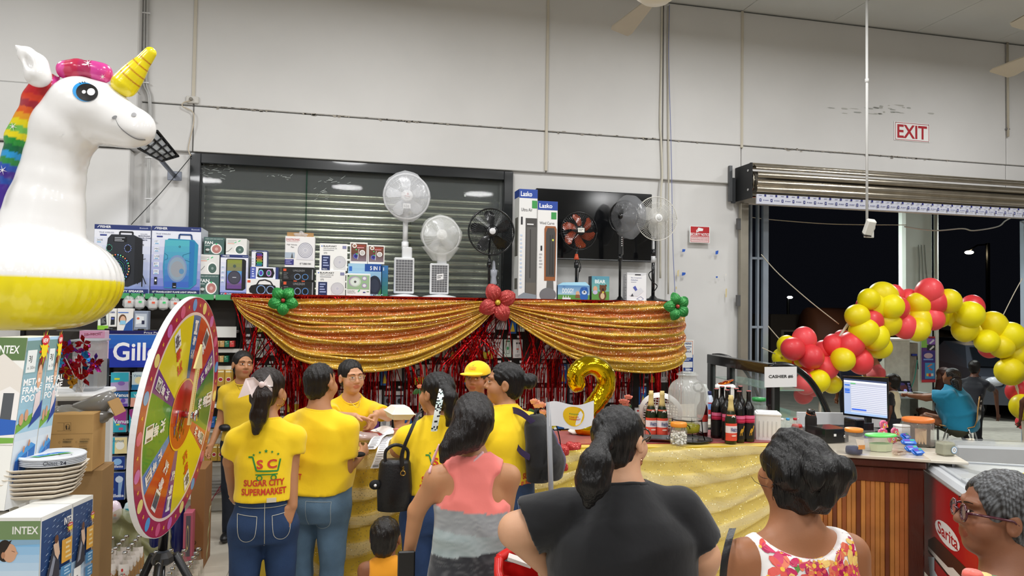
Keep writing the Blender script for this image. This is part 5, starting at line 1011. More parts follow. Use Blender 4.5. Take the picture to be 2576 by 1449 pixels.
nr_ = Vector((FW.x, FW.y, 0))
face = lambda x, y, s: f'c,{x},{y},{.10*s},{.075*s},d8a482;c,{x},{y+.05*s},{.11*s},{.05*s},6a4430;c,{x},{y-.005*s},{.085*s},{.06*s},e2b090;c,{x},{y-.03*s},{.04*s},{.012*s},f4eee8;c,{x-.03*s},{y+.005*s},.008,.006,3a2a22;c,{x+.03*s},{y+.005*s},.008,.006,3a2a22'
burst = lambda x, y, s: ';'.join(f"p,{'e8cc20' if i % 2 else 'd02c28'},{x} {y} {x+s*cos(i*.42):.3f} {y+s*.5*sin(i*.42):.3f} {x+s*.72*cos(i*.42+.2):.3f} {y+s*.36*sin(i*.42+.2):.3f}" for i in range(15))+f';c,{x},{y-.02*s},{s*.6},{s*.25},ecd424;c,{x},{y+.2*s},{s*.7},{s*.14},c82a2c;T,NEW,{x-.5*s},{y+.13*s},{.12*s},ffffff,{s}'
poolfx = 'r,0,.86,1,1,5f7a4a;T,INTEX,.2,.90,.05,f4f4f0,.62;p,e4ddd4,0 .84 .4 .9 1 .8 1 .5 0 .5;p,f0ece8,0 .62 .7 .7 1 .66 1 .36 0 .36;r,.55,.5,.85,.66,55585c;p,2f62b8,0 .4 1 .42 1 .5 0 .52;p,7aae48,0 .36 1 .37 1 .4 0 .4;r,0,.06,.6,.2,3a8ad8;T,INTEX,.05,.1,.05,ffffff,.5'
poolfy = 'g,0,.0,1,1,f2f4f6,a8cbe6;g,0,.42,1,.98,a8d2ea,6f8f8a;p,7aae48,0 .42 1 .50 1 .56 0 .47;r,.08,.78,.5,.92,e8ecea;T,3J,.16,.84,.045,555a5a;t,x 30in,.14,.80,.02,777a7a;T,METAL,.06,.70,.042,ffffff;T,FRAME,.06,.65,.042,ffffff;T,POOL,.06,.60,.042,ffffff;'+face(.74, .76, 1.15)+';p,e8d8d8,.62 .5 .9 .5 .88 .66 .66 .64;p,2a4a9c,.5 .44 1 .5 1 .6 .7 .52;c,.16,.5,.09,.035,d8a482;c,.36,.52,.08,.035,d8a482;'+burst(.78, .93, .24)+';p,2f6fb8,.1 .16 .9 .22 .9 .33 .1 .26;p,1f4f9c,.1 .14 .45 .16 .45 .26 .1 .26;p,4f9ad8,.1 .26 .9 .33 .7 .35 .2 .3;l,f0f0f4,.01,.3 .15 .3 .27;l,f0f0f4,.01,.6 .18 .6 .3;c,.4,.32,.04,.02,c89070;c,.6,.35,.04,.02,c89070'
c0 = D(10, 1285, 2.55); up_ = (D(70, 850, 2.78)-c0);
obox('pool_carton', 'tall metal frame pool carton leaning in front, under the unicorn ring', 'box', c0, Vector((-.13, .03, 0)), nr_*.13, up_, 'efeee8', poolfx, poolfy, 'tall pool cartons')
c1 = c0+nr_*.135; obox('pool_carton', 'tall pool carton standing right behind the front one, beside the foil windmills', 'box', c1, Vector((-.13, .03, 0)), nr_*.08, up_, 'efeee8', '', poolfy, 'tall pool cartons')
swim = 'g,0,.3,1,.88,eef6fc,58b0e8;r,0,.80,1,.97,7a9466;p,8fb4d0,0 .74 1 .76 1 .8 0 .8;T,INTEX,.40,.85,.07,f4f4f0,.56;c,.25,.70,.17,.10,2e2420;c,.36,.68,.15,.085,d9a888;p,2e2420,.12 .74 .4 .8 .3 .72 .2 .66;l,5a3a2a,.01,.4 .7 .47 .69;p,d9a888,.5 .7 .54 .68 .5 .66;c,.22,.66,.04,.03,c08a6a;r,.25,.2,.95,.33,e8b048;b,.4,.21,.92,.32,4,f4dca0;r,.25,.03,.95,.16,5a9ad0;b,.4,.04,.92,.15,4,b8d8f0'
dolph = 'g,.02,.0,.98,.5,f2f4f6,8fb8d8;r,.02,.42,.98,.96,2c4878;'+';'.join(f'l,{c_},.012,{.05+.9*((i*37)%100)/100:.2f} {.5+.44*((i*61)%100)/100:.2f} {.05+.9*((i*37)%100)/100+.07:.2f} {.5+.44*((i*61)%100)/100+.012:.3f}' for i, c_ in enumerate(['b8cce0', '5a80b0', '8fa8c8']*16))+';p,3a3c48,.1 .36 .25 .56 .36 .70 .44 .72 .5 .62 .55 .5 .56 .38 .4 .36;p,8a90a0,.2 .40 .36 .60 .42 .56 .34 .42;p,d8b8a0,.34 .7 .5 .72 .56 .6 .5 .54 .4 .6;c,.44,.74,.06,.04,6a4430;r,.62,.48,.96,.70,e0a848;b,.75,.5,.94,.68,4,f0d8a0;r,.6,.34,.96,.45,4f88b8;b,.72,.35,.95,.44,3,b0d0e8;r,.6,.2,.96,.31,4f88b8;b,.72,.21,.95,.3,3,b0d0e8;r,.03,.03,.36,.36,f0f2f2;t,3.7m,.06,.18,.1,5a6068,.28;T,INTEX,.66,.84,.07,f4f4f0,.3;'+burst(.86, .80, .12)
cB = D(103, 1302, 2.42); zB = cB.z-.0; hB = cB.z
obox('float_carton', 'white float carton showing a swimmer and a ride-on dolphin, front one under the foam trays', 'box', (cB.x, cB.y, hB-.36), Vector((-.145, .025, 0)), nr_*.17, (0, 0, .36), 'eeeeea', 'r,0,0,1,1,eeeeea;'+swim, 'r,0,0,1,1,eeeeea;'+dolph, 'float cartons')
c2_ = Vector((cB.x, cB.y, hB-.36))+nr_*.175; obox('float_carton', 'white float carton behind the front one, next to the shrink-wrapped bottles', 'box', c2_, Vector((-.145, .025, 0)), nr_*.125, (0, 0, .36), 'e6e6e2', '', 'r,0,0,1,1,e2e2de;'+dolph.replace('T,INTEX', 't,'), 'float cartons')
obox('plain_carton', 'plain white carton supporting the float cartons', 'box', (cB.x, cB.y, 0), Vector((-.145, .025, 0)), nr_*.265, (0, 0, hB-.363), 'e6e4de')
# foam trays and wrapped plates
tc = D(118, 1290, 2.72); tc.z = hB
octo = lambda a, b, c: [(-a+c, -b), (a-c, -b), (a, -b+c), (a, b-c), (a-c, b), (-a+c, b), (-a, b-c), (-a, -b+c)]
for i in range(7):
 z = hB+.004+i*.0155; t = thing('foam_tray', ('bottom foam tray of the stack on the float carton', 'second foam tray from the bottom of the stack', 'third foam tray from the bottom of the stack', 'middle foam tray of the stack of seven', 'third foam tray from the top of the stack', 'second foam tray from the top of the stack', 'top foam tray of the stack, right under the wrapped plates')[i], 'tray', (tc.x-.012*(6-i)*.55-.01, tc.y, z), .1+.01*(i % 3), 'foam trays'); k = 1-.012*i
 A_ = octo(.125*k, .10*k, .04); B_ = octo(.145*k, .12*k, .05); C_ = octo(.14*k, .115*k, .045); D__ = octo(.12*k, .095*k, .04); n = 8
 MB(mat='paper', col='eadfce').add([(x, y, 0) for x, y in A_]+[(x, y, .013) for x, y in B_]+[(x, y, .0155) for x, y in B_]+[(x, y, .0155) for x, y in C_]+[(x, y, .003) for x, y in D__], [tuple(range(8))[::-1]]+[(q*8+j, q*8+(j+1) % 8, (q+1)*8+(j+1) % 8, (q+1)*8+j) for q in range(4) for j in range(8)]+[tuple(range(32, 40))], sm=False).obj('tray', t)
t = thing('plate_pack', 'shrink-wrapped stack of round white plates on top of the foam trays', 'plates', (tc.x+.012, tc.y+.0, hB+.004+7*.0155+.002)); m = MB(mat='plastic', col='e4e8ee')
for i in range(5): m.lathe((0, 0, .006*i), [(.09, 0), (.108, .004), (.112, .0075), (.10, .0075)], 32, caps=False)
m.lathe((0, 0, .028), [(.112, .0), (.113, .004), (.108, .008), (.085, .001), (.001, .0)], 32, caps=False); m.obj('plates', t)
m = MB(mat='print').frame((-.08, -.06, .0305), (.16, 0, 0), (0, .12, 0)); m.draw('p,58b848,.1 .2 .3 .12 .7 .6 .9 .72 .7 .78 .3 .4;p,3a86d8,.15 .3 .3 .22 .6 .66 .8 .9 .5 .9 .3 .6;t,8 5/8,.3,.5,.14,e8f0ff;o,.8,.4,.14,.1,.12,222222').obj('printed_film', t)
MB(mat='print').frame((.0, -.1155, .008), (.09, .012, 0), (0, 0, .02)).draw('t,Chinet,.1,.2,.7,222233,.5;T,24,.68,.2,.6,222233,.22').obj('side_print', t)
# foil windmills in a clear bin on a white table
t = thing('side_table', 'white plastic side table between the pool cartons and the razor stand', 'table', (P(178, 1000, 4.6).x, 4.6, 0)); zT = P(205, 988, 4.45).z
MB(mat='plastic', col='e4e5e6').box((0, .0, zT-.02), (.36, .42, .035), b=.01).obj('tabletop', t)
for x, y in ((-.15, -.18), (.15, -.18), (-.15, .18), (.15, .18)): MB(mat='plastic', col='d8d9da').box((x, y, (zT-.04)/2), (.04, .04, zT-.04), b=.006).obj('leg', t)
c = P(214, 986, 4.55); t = thing('clear_bin', 'clear plastic bin on the side table behind the foil windmills', 'bin', (c.x, 4.62, zT)); MB(mat='frost', col='a8acb0').box((0, 0, .14), (.13, .2, .28), b=.015).box((0, 0, .28), (.15, .22, .012), b=.004).obj('bin', t)
t = thing('foil_windmills', 'bunch of shiny blue, pink and red foil windmills on sticks', 'toy', (P(198, 985, 4.36).x, 4.38, zT)); rr = random.Random(5)
for i in range(26):
 x, y = rr.gauss(200, 24), rr.gauss(905, 26); p = P(x, y, 4.36+rr.uniform(-.06, .04))-t.location; m = MB(mat='tinsel', col=rr.choice(['2a7ac8', '3a9ad8', 'a8308c', 'c8409a', 'b02030', '8a1a24', '6a3ab0']) if y < 925 else rr.choice(['a81c28', 'b8862a', '8a1a20', '2a6a9a']))
 for k in range(7): a = rr.uniform(0, 6.3); b_ = rr.uniform(-1, 1); r = rr.uniform(.025, .05); q = Vector((cos(a), b_*.5, sin(a)))*r; n_ = Vector((-sin(a), rr.uniform(-.5, .5), cos(a)))*.011; m.add([p, p+q*.6+n_, p+q, p+q*.6-n_], [(0, 1, 2, 3)])
 m.obj('windmill', t)
m = MB(mat='plastic', col='d8d8da')
for i in range(12): m.cyl((rr.uniform(-.02, .02), rr.uniform(-.02, .02), .01), (rr.uniform(-.07, .07), rr.uniform(-.05, .05), .2), .0025, n=5)
m.obj('sticks', t)
# cardboard box with barcodes, pink boxes, carton on the floor
cb = P(125, 1180, 3.9); bx = P(230, 1190, 3.9)
bars = ';'.join(f'r,{x},{y},{x+.2},{y+.05},b0925f;'+';'.join(f'r,{x+.01+i*.0095:.4f},{y+.008},{x+.014+i*.0095:.4f},{y+.042},3a2c1c' for i in range(20))+f';t,{n},{x+.02},{y+.058},.022,4a3a28;o,{x-.06},{y+.02},.02,.016,.2,4a3a28' for y, (n, n2) in zip((.50, .38, .26, .14), (('BLUEBERRY', 'COCKTAIL'), ('RASPBERRY', 'MANGO'), ('RED-GRAPE', 'LYCHEE'), ('STRAWBERRY', 'PINEAPPLE'))) for x, n in ((.32, n), (.70, n2)))
t = carton('cardboard_box', 'brown cardboard box printed with rows of barcodes behind the foam trays', 'box', 118, 231, 1042, 1190, 3.95, .2, 'b8935e', 'l,6a4f30,.004,0 .66 1 .66;'+bars+';o,.47,.8,.05,.045,.15,3a2c1c;l,3a2c1c,.006,.40 .73 .54 .73 .54 .87 .40 .87 .40 .73;l,3a2c1c,.006,.24 .73 .38 .73 .38 .87 .24 .87;p,3a2c1c,.43 .75 .46 .75 .46 .82 .43 .82;p,3a2c1c,.49 .75 .52 .75 .5 .84', mat='cardboard')
MB(mat='cardboard', col='a98452').box((.27, .1, .30), (.08, .18, .004), R=Matrix.Rotation(1.1, 3, 'Y')).obj('flap', t)
zc_ = t.location.z; st_ = thing('cardboard_box', 'plain brown box supporting the barcode box on the floor', 'box', (t.location.x, 3.98, 0)); MB(mat='cardboard', col='8f7048').box((.12, .11, zc_/2), (.22, .2, zc_-.002), b=.004).obj('carton', st_)
t = thing('packing_plastic', 'crumpled grey plastic stuffed in the top of the barcode box', 'packaging', P(190, 1040, 4.1)); MB(mat='gloss', col='7c7b7a').ell((0, 0, -.01), (.15, .08, .05), 30, 16, fn=lambda p: p*(1+.45*noise.noise(p*22))).tube([(0, 0, .01), (.12, 0, .05), (.17, 0, .09)], [.04, .05, .03], 9).obj('sheet', t)
carton('stationery_box', 'pink and white box marked HI-TECH beside the razor stand', 'box', 198, 262, 832, 905, 5.6, .1, 'd8b8cc', 'r,0,.75,1,1,c890b0;T,HI-TECH,.2,.84,.08,8a2a4a,.62;l,6a3a4a,.02,.08 .8 .9 .95;p,e4d4dc,.05 .3 .9 .35 .9 .7 .1 .7;r,.1,.1,.5,.25,f0f0f0')
carton('black_box', 'tall black box standing between the clear bin and the razor stand', 'box', 232, 262, 905, 1000, 5.62, .1, '17161a', 'r,.2,.8,.8,.85,55555c', z0=0)
carton('calculator_box', 'white and green calculator box on the left end of the shelving', 'box', 245, 272, 778, 829, 6.9, .04, 'e8ece4', 'r,0,.8,1,1,8ac83a;p,2a2e30,.3 .2 .85 .25 .75 .75 .25 .7;b,.35,.3,.75,.55,4,9a9ea0;r,0,0,1,.2,8ac83a')
carton('calculator_box', 'slim white box of a phone-like calculator, right of the green one', 'box', 273, 292, 776, 822, 6.9, .04, 'ecebe8', 'p,24262c,.25 .1 .8 .12 .8 .55 .3 .55;r,.35,.4,.7,.5,5a6ac0;T,Casio,.1,.75,.12,3a4a8a,.7')
carton('mask_box', 'white and blue face mask box showing a woman in a blue mask', 'box', 294, 334, 776, 832, 6.9, .05, 'ece9e6', 'p,2a5aa8,.4 0 1 0 1 .6 .55 .3;c,.34,.52,.24,.22,6a4a34;c,.36,.46,.18,.2,e0b498;p,8fc8e8,.16 .28 .56 .28 .52 .46 .2 .46;r,.05,.8,.7,.84,4a78c8')
carton('mask_box', 'clear and blue plastic case beside the face mask box', 'box', 336, 372, 782, 830, 6.9, .08, '8a94a8', 'r,.1,.15,.9,.85,c0c8d4;p,e8ecf0,.15 .3 .7 .4 .7 .7 .2 .75;r,.55,.3,.75,.5,2a2e48;c,.3,.6,.1,.06,e06a50')
for i, (x, y) in enumerate(((325, 748), (352, 748), (385, 750), (412, 750), (440, 752))):
 t = thing('hanging_bag', ('leftmost clear bag of white parts hanging under the green price rail', 'second clear bag of white parts under the green price rail', 'third clear bag of white parts, left of the wheel top', 'fourth clear bag of white parts, touching the wheel rim', 'clear bag of white parts behind the top of the wheel')[i], 'bag', P(x, y, 7.06), 0, 'clear bags under the price rail')
 MB(mat='bag', col='dcdcdc').ell((0, 0, -.05), (.055, .025, .06), 14, 10, fn=lambda p: p*(1+.25*noise.noise(p*40))).obj('bag', t); MB(mat='paper', col='f0efec').box((0, -.0, -.055), (.07, .012, .07), rz=.2, b=.003).obj('contents', t); MB(mat='print').box((.01, -.028, -.04), (.025, .002, .018), col=('e86a50', '4fd07a')[i % 2]).obj('price_sticker', t); MB(mat='rubber', col='1a1a1a').tube([(0, .06, .02), (0, .02, .04), (0, 0, 0)], .003, 5).obj('hook', t)
# razor display stand
YR = 6.05; t = thing('razor_stand', 'black razor display stand with a big blue header board', 'display', (P(320, 1200, YR).x, YR, 0)); O = t.location
p = lambda x, y, dy=0: P(x, y, YR)-O+Vector((0, dy, 0))
for x in (268, 352, 400): MB(mat='gloss', col='141416').box((p(x, 900).x, .03, .86), (.045, .06, 1.72), b=.004).obj('post', t)
MB(mat='gloss', col='1b1b1e').box((p(330, 900).x, .07, .85), (.50, .02, 1.7)).obj('back_panel', t)
a, b = p(272, 924), p(398, 832); m = MB(mat='gloss', col='14207c').box(((a.x+b.x)/2, -.005, (a.z+b.z)/2), (b.x-a.x, .015, b.z-a.z), b=.003); m.frame((a.x, -.0135, a.z), (b.x-a.x, 0, 0), (0, 0, b.z-a.z))
m.draw('g,0,0,1,1,1a2a9c,2a70c8;p,2038a8,0 .5 .4 .6 1 .5 1 .1 0 .0;r,0,.9,1,1,10165c;T,Gillette,.10,.18,.5,f4f4f8,1.5;t,Price Per Pack,.72,.92,.05,f0f0f0,.5;l,e8ecf4,.008,0 .895 1 .895').obj('header_board', t)
for y in (945, 1020, 1090, 1125, 1168, 1220, 1290): MB(mat='metal', col='555555').cyl(p(270, y, .0), p(400, y, .0), .004, n=6).obj('wire_rail', t)
razor = [('teal and lilac', 280, 936, 328, 982, 'r,0,0,1,1,b0a0d0;p,38b0c8,0 .45 1 .5 1 1 0 1;c,.6,.4,.2,.12,8a6ab8;r,.2,.6,.5,.7,e0e84a'), ('blue and cream', 333, 936, 372, 980, 'r,0,0,1,1,c8dce4;r,0,0,1,.3,2a78b0;c,.5,.55,.3,.2,e8e0b0;t,Venus,.1,.75,.15,2a6a9a'),
 ('purple and blue', 284, 984, 326, 1022, 'r,0,0,1,1,b8a8dc;r,0,.55,1,1,28609c;T,Venus,.15,.65,.25,ffffff;c,.7,.4,.15,.15,7050b0;r,0,0,1,.2,6a48a8'), ('salmon and teal', 330, 984, 372, 1022, 'r,0,0,1,1,e8a898;r,0,.6,1,1,30a8bc;t,Venus,.2,.65,.2,ffffff;c,.6,.35,.2,.12,c87a70'),
 ('teal and magenta', 283, 1028, 322, 1086, 'r,0,0,1,1,30a0b8;p,983a88,.3 .4 1 .3 1 1 0 1 0 .8;T,Venus,.1,.38,.18,d8e8f4;r,.3,.3,.55,.36,d8e04a;r,.5,.1,.8,.2,c85a80'), ('teal and magenta right-hand', 326, 1028, 366, 1086, 'r,0,0,1,1,30a0b8;p,983a88,.3 .4 1 .3 1 1 0 1 0 .8;T,Venus,.1,.38,.18,d8e8f4'),
 ('cream and teal', 277, 1098, 324, 1140, 'r,0,0,1,1,e8d8a0;r,0,0,.3,1,38a8c0;c,.6,.5,.25,.25,f0f0e8;t,Venus,.1,.7,.2,2a6a9a'), ('pink and teal', 327, 1096, 370, 1134, 'r,0,0,1,1,38a8c0;c,.5,.4,.35,.3,e0a8b0'),
 ('navy blue blister', 279, 1146, 318, 1180, 'r,0,0,1,1,20408c;c,.5,.6,.3,.25,8ab8e8;T,Gillette,.1,.15,.2,e8ecf8'), ('white and grey', 322, 1142, 358, 1180, 'r,0,0,1,1,e2e4e6;c,.5,.65,.3,.2,8a8e94;T,Gillette,.05,.2,.2,1f2f6a'),
 ('tall navy', 275, 1186, 318, 1256, 'r,0,0,1,1,1c3a84;p,8fb0d8,.6 .9 .9 .8 .75 .1 .6 .1;c,.65,.75,.25,.12,c8d8ec;T,Gillette,.05,.1,.12,e8ecf8;c,.25,.4,.1,.06,4a78c8'), ('tall white', 322, 1184, 358, 1252, 'r,0,0,1,1,e8e8ea;c,.55,.7,.3,.12,7a7e84;p,4a4e54,.5 .6 .6 .6 .7 .2 .6 .2;T,Gillette,.05,.06,.1,1f2f6a')]
for nm, x0, y0, x1, y1, dr_ in razor:
 a = P(x0, y1, YR-.03); b = P(x1, y0, YR-.03); w, h = b.x-a.x, b.z-a.z; q = thing('razor_pack', f'{nm} razor pack hanging on the razor stand', 'pack', (a.x, YR-.03, a.z), 0, 'razor packs on the stand')
 MB(mat='gloss', col='c8d0d8').add([(x*w+(.08*w if z else 0)*(1-2*x), y, z*h) for z in (0, 1) for x, y in ((0, -.03), (1, -.03), (1, .03), (0, .03))], [(3, 2, 1, 0), (4, 5, 6, 7), (0, 1, 5, 4), (1, 2, 6, 5), (2, 3, 7, 6), (3, 0, 4, 7)]).obj('blister', q)
 m = MB(mat='print').frame((w*.02, -.031, 0), (w*.96, 0, 0), (0, 0, h)); m.x = Vector((w*.96, 0, 0)); m.draw(dr_).obj('printed_face', q)
for i, (x0, x1, c_, d_) in enumerate(((268, 306, 'e4d0dc', 'T,simply,.1,.1,.16,6a70b8,.8;c,.7,.35,.12,.08,d84a6a;c,.35,.8,.2,.1,e0909a'), (310, 352, 'c4dce0', 'p,3a9ab0,.1 .6 .9 .62 .9 .75 .1 .78;b,.2,.2,.8,.5,2,7aa8b8'))):
 a = P(x0, 1312, YR-.06); b = P(x1, 1262, YR-.06); w, h = b.x-a.x, b.z-a.z; q = thing('razor_pouch', ('pink and clear razor pouch at the bottom of the stand', 'pale teal razor pouch at the bottom of the stand')[i], 'pack', (a.x, YR-.06, a.z)); MB(mat='gloss', col=c_).ell((w/2, 0, h/2), (w*.55, .035, h*.58), 18, 12, fn=lambda p: p*(1+.1*noise.noise(p*40))).obj('pouch', q); MB(mat='print').frame((w*.1, -.037, h*.08), (w*.8, 0, 0), (0, 0, h*.84)).draw(d_).obj('print', q)
# small boxes on the shelves right of the wheel
rr = random.Random(2); kx = 0
def rowbox(x0, x1, yb, h, cols, n, nm, lab, Y=7.14):
 for i in range(n):
  a = P(x0+(x1-x0)*i/n, yb, Y); b = P(x0+(x1-x0)*(i+1)/n, yb, Y); w = b.x-a.x-.004; c = cols[i % len(cols)]
  q = thing(nm, lab+f', {ORD[i]} from the left', 'box', (a.x, Y, a.z), 0, 'boxes on '+lab.split(' on ')[1]); MB(mat='print').box((w/2, .05, h/2), (w, .10, h), b=.002, col=c).obj('carton', q)
  MB(mat='print').frame((0, -.001, 0), (w, 0, 0), (0, 0, h)).draw('c,.5,.42,.32,.14,e8e0d0;c,.5,.42,.27,.1,a02838;r,.1,.85,.9,.95,e8dcb0' if h > .1 else 'l,e8e8e0,.05,.2 .5 .8 .6;r,.1,.8,.5,.9,e8e0c0').obj('print', q)
rowbox(540, 590, 873, .055, ['b8925a', 'b8925a', '1f6a50', 'c03a3a'], 4, 'tea_box', 'small carton on the upper shelf beside the wheel')
rowbox(540, 575, 911, .055, ['a88450', 'c09a60', '1f6a50'], 3, 'tea_box', 'small carton on the second shelf beside the wheel')
rowbox(545, 585, 972, .15, ['b8923c', 'c8a040'], 2, 'dye_box', 'tall mustard box on the third shelf beside the wheel')
rowbox(512, 600, 1076, .09, ['5a3a8a', '2a5a9a', '1f7a5a', '6a3a8a', 'c8d0c8'], 6, 'dye_box', 'small coloured box on the fourth shelf beside the wheel')
rowbox(513, 598, 1160, .14, ['b08a3a', 'b8923c'], 5, 'dye_box', 'mustard box on the low shelf beside the wheel')
t = thing('foil_tray_stack', 'stack of clear and foil trays on the white base shelf near the wheel', 'trays', (P(555, 1258, 7.14).x, 7.14, .19));
for i in range(5): MB(mat='clear', col='c0bcb4').box((.02*sin(i*3), .03, .02+i*.03), (.28, .16, .024), b=.008).obj('tray', t)
m = MB(mat='gloss', col='7a2430'); [m.tube(spline([P(600, 1180+i*14, 7.1)-t.location, P(560-i*5, 1215+i*9, 7.08)-t.location, P(528-i*4, 1268+i*7, 7.06)-t.location], 6), .003, 4) for i in range(4)]; m.obj('string', t)
# prize wheel
wt, wbm = D(497, 747, 3.02), D(418, 1341, 2.98); wc = (wt+wbm)/2+Vector((.0, 0, 0)); U_ = (wt-wbm).normalized(); RW = (wt-wbm).length/2
dW = (nr_*.995-Vector((RT.x, RT.y, 0))*.12); dW = (dW-U_*dW.dot(U_)).normalized(); nW = dW.cross(U_).normalized()
t = thing('prize_wheel', 'big colourful prize wheel with a white arrow on a black tripod', 'wheel', (wc.x, wc.y, 0)); O = t.location; wl = wc-O
S = lambda r, a, k=0: wl+(dW*cos(a)+U_*sin(a))*r*RW+nW*k
m = MB(mat='print'); n = 96
m.add([S(1, 2*pi*i/n, 0) for i in range(n)]+[S(1, 2*pi*i/n, -.022) for i in range(n)], [(i, n+i, n+(i+1) % n, (i+1) % n) for i in range(n)]+[tuple(range(n)), tuple(range(2*n-1, n-1, -1))], col='f0eef0'); m.obj('board', t)
def sect(m, r0, r1, a0, a1, col, k):
 N = max(2, int(abs(a1-a0)/.07)); m.add([S(r, a0+(a1-a0)*i/N, k) for i in range(N+1) for r in (r0, r1)], [(2*i, 2*i+1, 2*i+3, 2*i+2) for i in range(N)], col=col)
m = MB(mat='gloss'); sect(m, .87, .995, 0, 2*pi, 'a8204c', .001); sect(m, .845, .87, 0, 2*pi, 'f0d8d0', .0012)
for i in range(40):
 a = 2*pi*i/40+.05; c = ['f0dc82', None, '5aa0e0', None, 'd85a8a', None, 'c86ab8', None][i % 8]; cc = S(.932, a, .0016)
 if c: m.poly([cc+(dW*cos(q)+U_*sin(q))*.026 for q in [j*2*pi/14 for j in range(14)]], col=c)
 else: m.poly([cc+(dW*cos(q)+U_*sin(q))*(.011 if j % 2 else .005) for j, q in enumerate([j*2*pi/10 for j in range(10)])], col='f0b840')
m.obj('rim', t)
SEC = [('2a6aa8', 14), ('c03a20', 40), ('6f2a86', 13), ('1f7a34', 44), ('c03a48', 13), ('e6d41c', 56), ('6f2a86', 14), ('c03a20', 40), ('2a7cc8', 13), ('1f8a34', 44), ('6f2a86', 13), ('e6d41c', 56)]
TX = ['二等奖', '一等奖', '四等奖', '三等奖', '四等奖', '特等奖', '二等奖', '一等奖', '三等奖', '二等奖', '四等奖', '特等奖']
a = radians(90+2)
for (c, w), s_ in zip(SEC, TX):
 a1 = a-radians(w); m = MB(mat='gloss'); sect(m, .30, .845, a, a1, c, .001); am = (a+a1)/2
 er = dW*cos(am)+U_*sin(am); et = nW.cross(er)
 w_ = .062 if w > 20 else .048; cc = S(.74, am, .0024); m.add([cc+er*x*w_*.62+et*y*w_*.5 for x, y in ((-1, -1), (1, -1), (1, 1), (-1, 1))], [(0, 1, 2, 3)], col='f2f0ee')
 for j, ch in enumerate(s_):
  v, f, tw_, hh = text_geo(ch, .03); r = .74-.135*j*(1 if w > 20 else .85); cc = S(r, am, .003); sc = w_*.85
  m.add([cc+er*-(p[0]/tw_-.5)*sc*-1+et*(p[1]/hh-.5)*sc for p in v], f, col='5a5a60' if j == 0 else ('d8301c' if 'e6d4' in c else 'f4f2f0'))
 m.obj('sector', t); a = a1
m = MB(mat='gloss'); sect(m, 0, .30, 0, 2*pi, 'c0241c', .002); sect(m, .29, .305, 0, 2*pi, 'f0b82c', .0025)
rr = random.Random(6)
for i in range(26): q, r = rr.gauss(-1.6, .5), rr.uniform(.03, .25); cc = S(r, q, .0032); L = rr.uniform(.02, .06); e = rr.uniform(-.5, .5); m.add([cc, cc+(U_*cos(e)+dW*sin(e))*L, cc+(U_*cos(e)+dW*sin(e))*L+dW*.006, cc+dW*.006], [(0, 3, 2, 1)], col=rr.choice(['e8b830', '2a6ab0', '3a2418', '3a2418', '8ab838']))
m.obj('centre_disc', t)
m = MB(mat='print', col='ecdc9c'); hub_ = wl+nW*.03; td = wl+U_*RW*.60+dW*.02+nW*.03-hub_; L = td.length; td.normalize(); sd = nW.cross(td)
m.prism([hub_-sd*.016-td*.04, hub_+sd*.016-td*.04, hub_+sd*.016+td*(L-.1), hub_+sd*.05+td*(L-.1), hub_+td*L, hub_-sd*.05+td*(L-.1), hub_-sd*.016+td*(L-.1)], nW*.008, col='ecdc9c'); m.frame(hub_-sd*.015+nW*.0085, sd*.03, td*(L-.1)) ; m.n = nW; m.draw('l,d8a830,.12,.5 0 .5 1')
for i in range(22): m.draw(f'r,.0,{i/22},1,{i/22+.006},d8a830'); m.k = 1
m.obj('arrow', t)
MB(mat='chrome', col='dddddd').cyl(wl, wl+nW*.055, .014, n=14).cyl(wl+nW*.05, wl+nW*.06, .024, n=14).obj('hub_bolt', t)
m = MB(mat='gloss', col='151517'); hb = D(409, 1400, 3.05)-O; m.cyl(wl-nW*.035, hb+Vector((0, 0, .03)), .019, n=16).cyl((hb.x, hb.y, hb.z), (hb.x, hb.y, .22), .012, n=10); m.obj('pole', t)
m = MB(mat='plastic', col='2a2a2c'); m.lathe(hb-Vector((0, 0, .03)), [(.036, 0), (.045, .008), (.042, .03), (.026, .05)], 8, sm=False); m.obj('tripod_collar', t)
for k in range(3):
 a = 2*pi*k/3+.5; e = Vector((cos(a), sin(a), 0)); MB(mat='plastic', col='1c1c1e').tube([hb+e*.05, hb+e*.47-Vector((0, 0, hb.z-.03))], .017, 8).tube([hb+e*.26-Vector((0, 0, hb.z*.5)), Vector((hb.x, hb.y, .25))], .007, 6).obj('leg', t); MB(mat='chrome', col='cccccc').cyl(hb+e*.055-Vector((0, 0, .01)), hb+e*.07-Vector((0, 0, .01)), .01, n=8).obj('rivet', t)
# bottles on the floor
BP = [(.03, 0), (.038, .005), (.040, .05), (.040, .17), (.034, .205), (.016, .25), (.013, .29), (.015, .295), (.015, .31), (.001, .312)]
def soda(col, liq):
 t = thing('soda_bottle', '', 'bottle', (0, 0, -9)); MB(mat='thinglass', col='b8b4a4').lathe((0, 0, 0), BP, 14).obj('glass', t)
 if liq: MB(mat='liquid', col=liq).lathe((0, 0, .005), [(.034, 0), (.037, .02), (.037, .15), (.034, .18), (.02, .20), (.001, .201)], 12).obj('drink', t)
 MB(mat='chrome', col='c8c8c8').lathe((0, 0, .297), [(.016, 0), (.016, .012), (.012, .015), (.001, .016)], 12).obj('cap', t); wrap(t, .0345, .15, .24, [(0, 1, 'e6e0dc')], draw='c,.4,.6,.15,.12,c83030;c,.7,.3,.1,.08,c83030;b,.2,.1,.6,.4,2,555555'); return t
bA, bB = soda('a', 'b07a20'), soda('b', None); fa = fb = 1
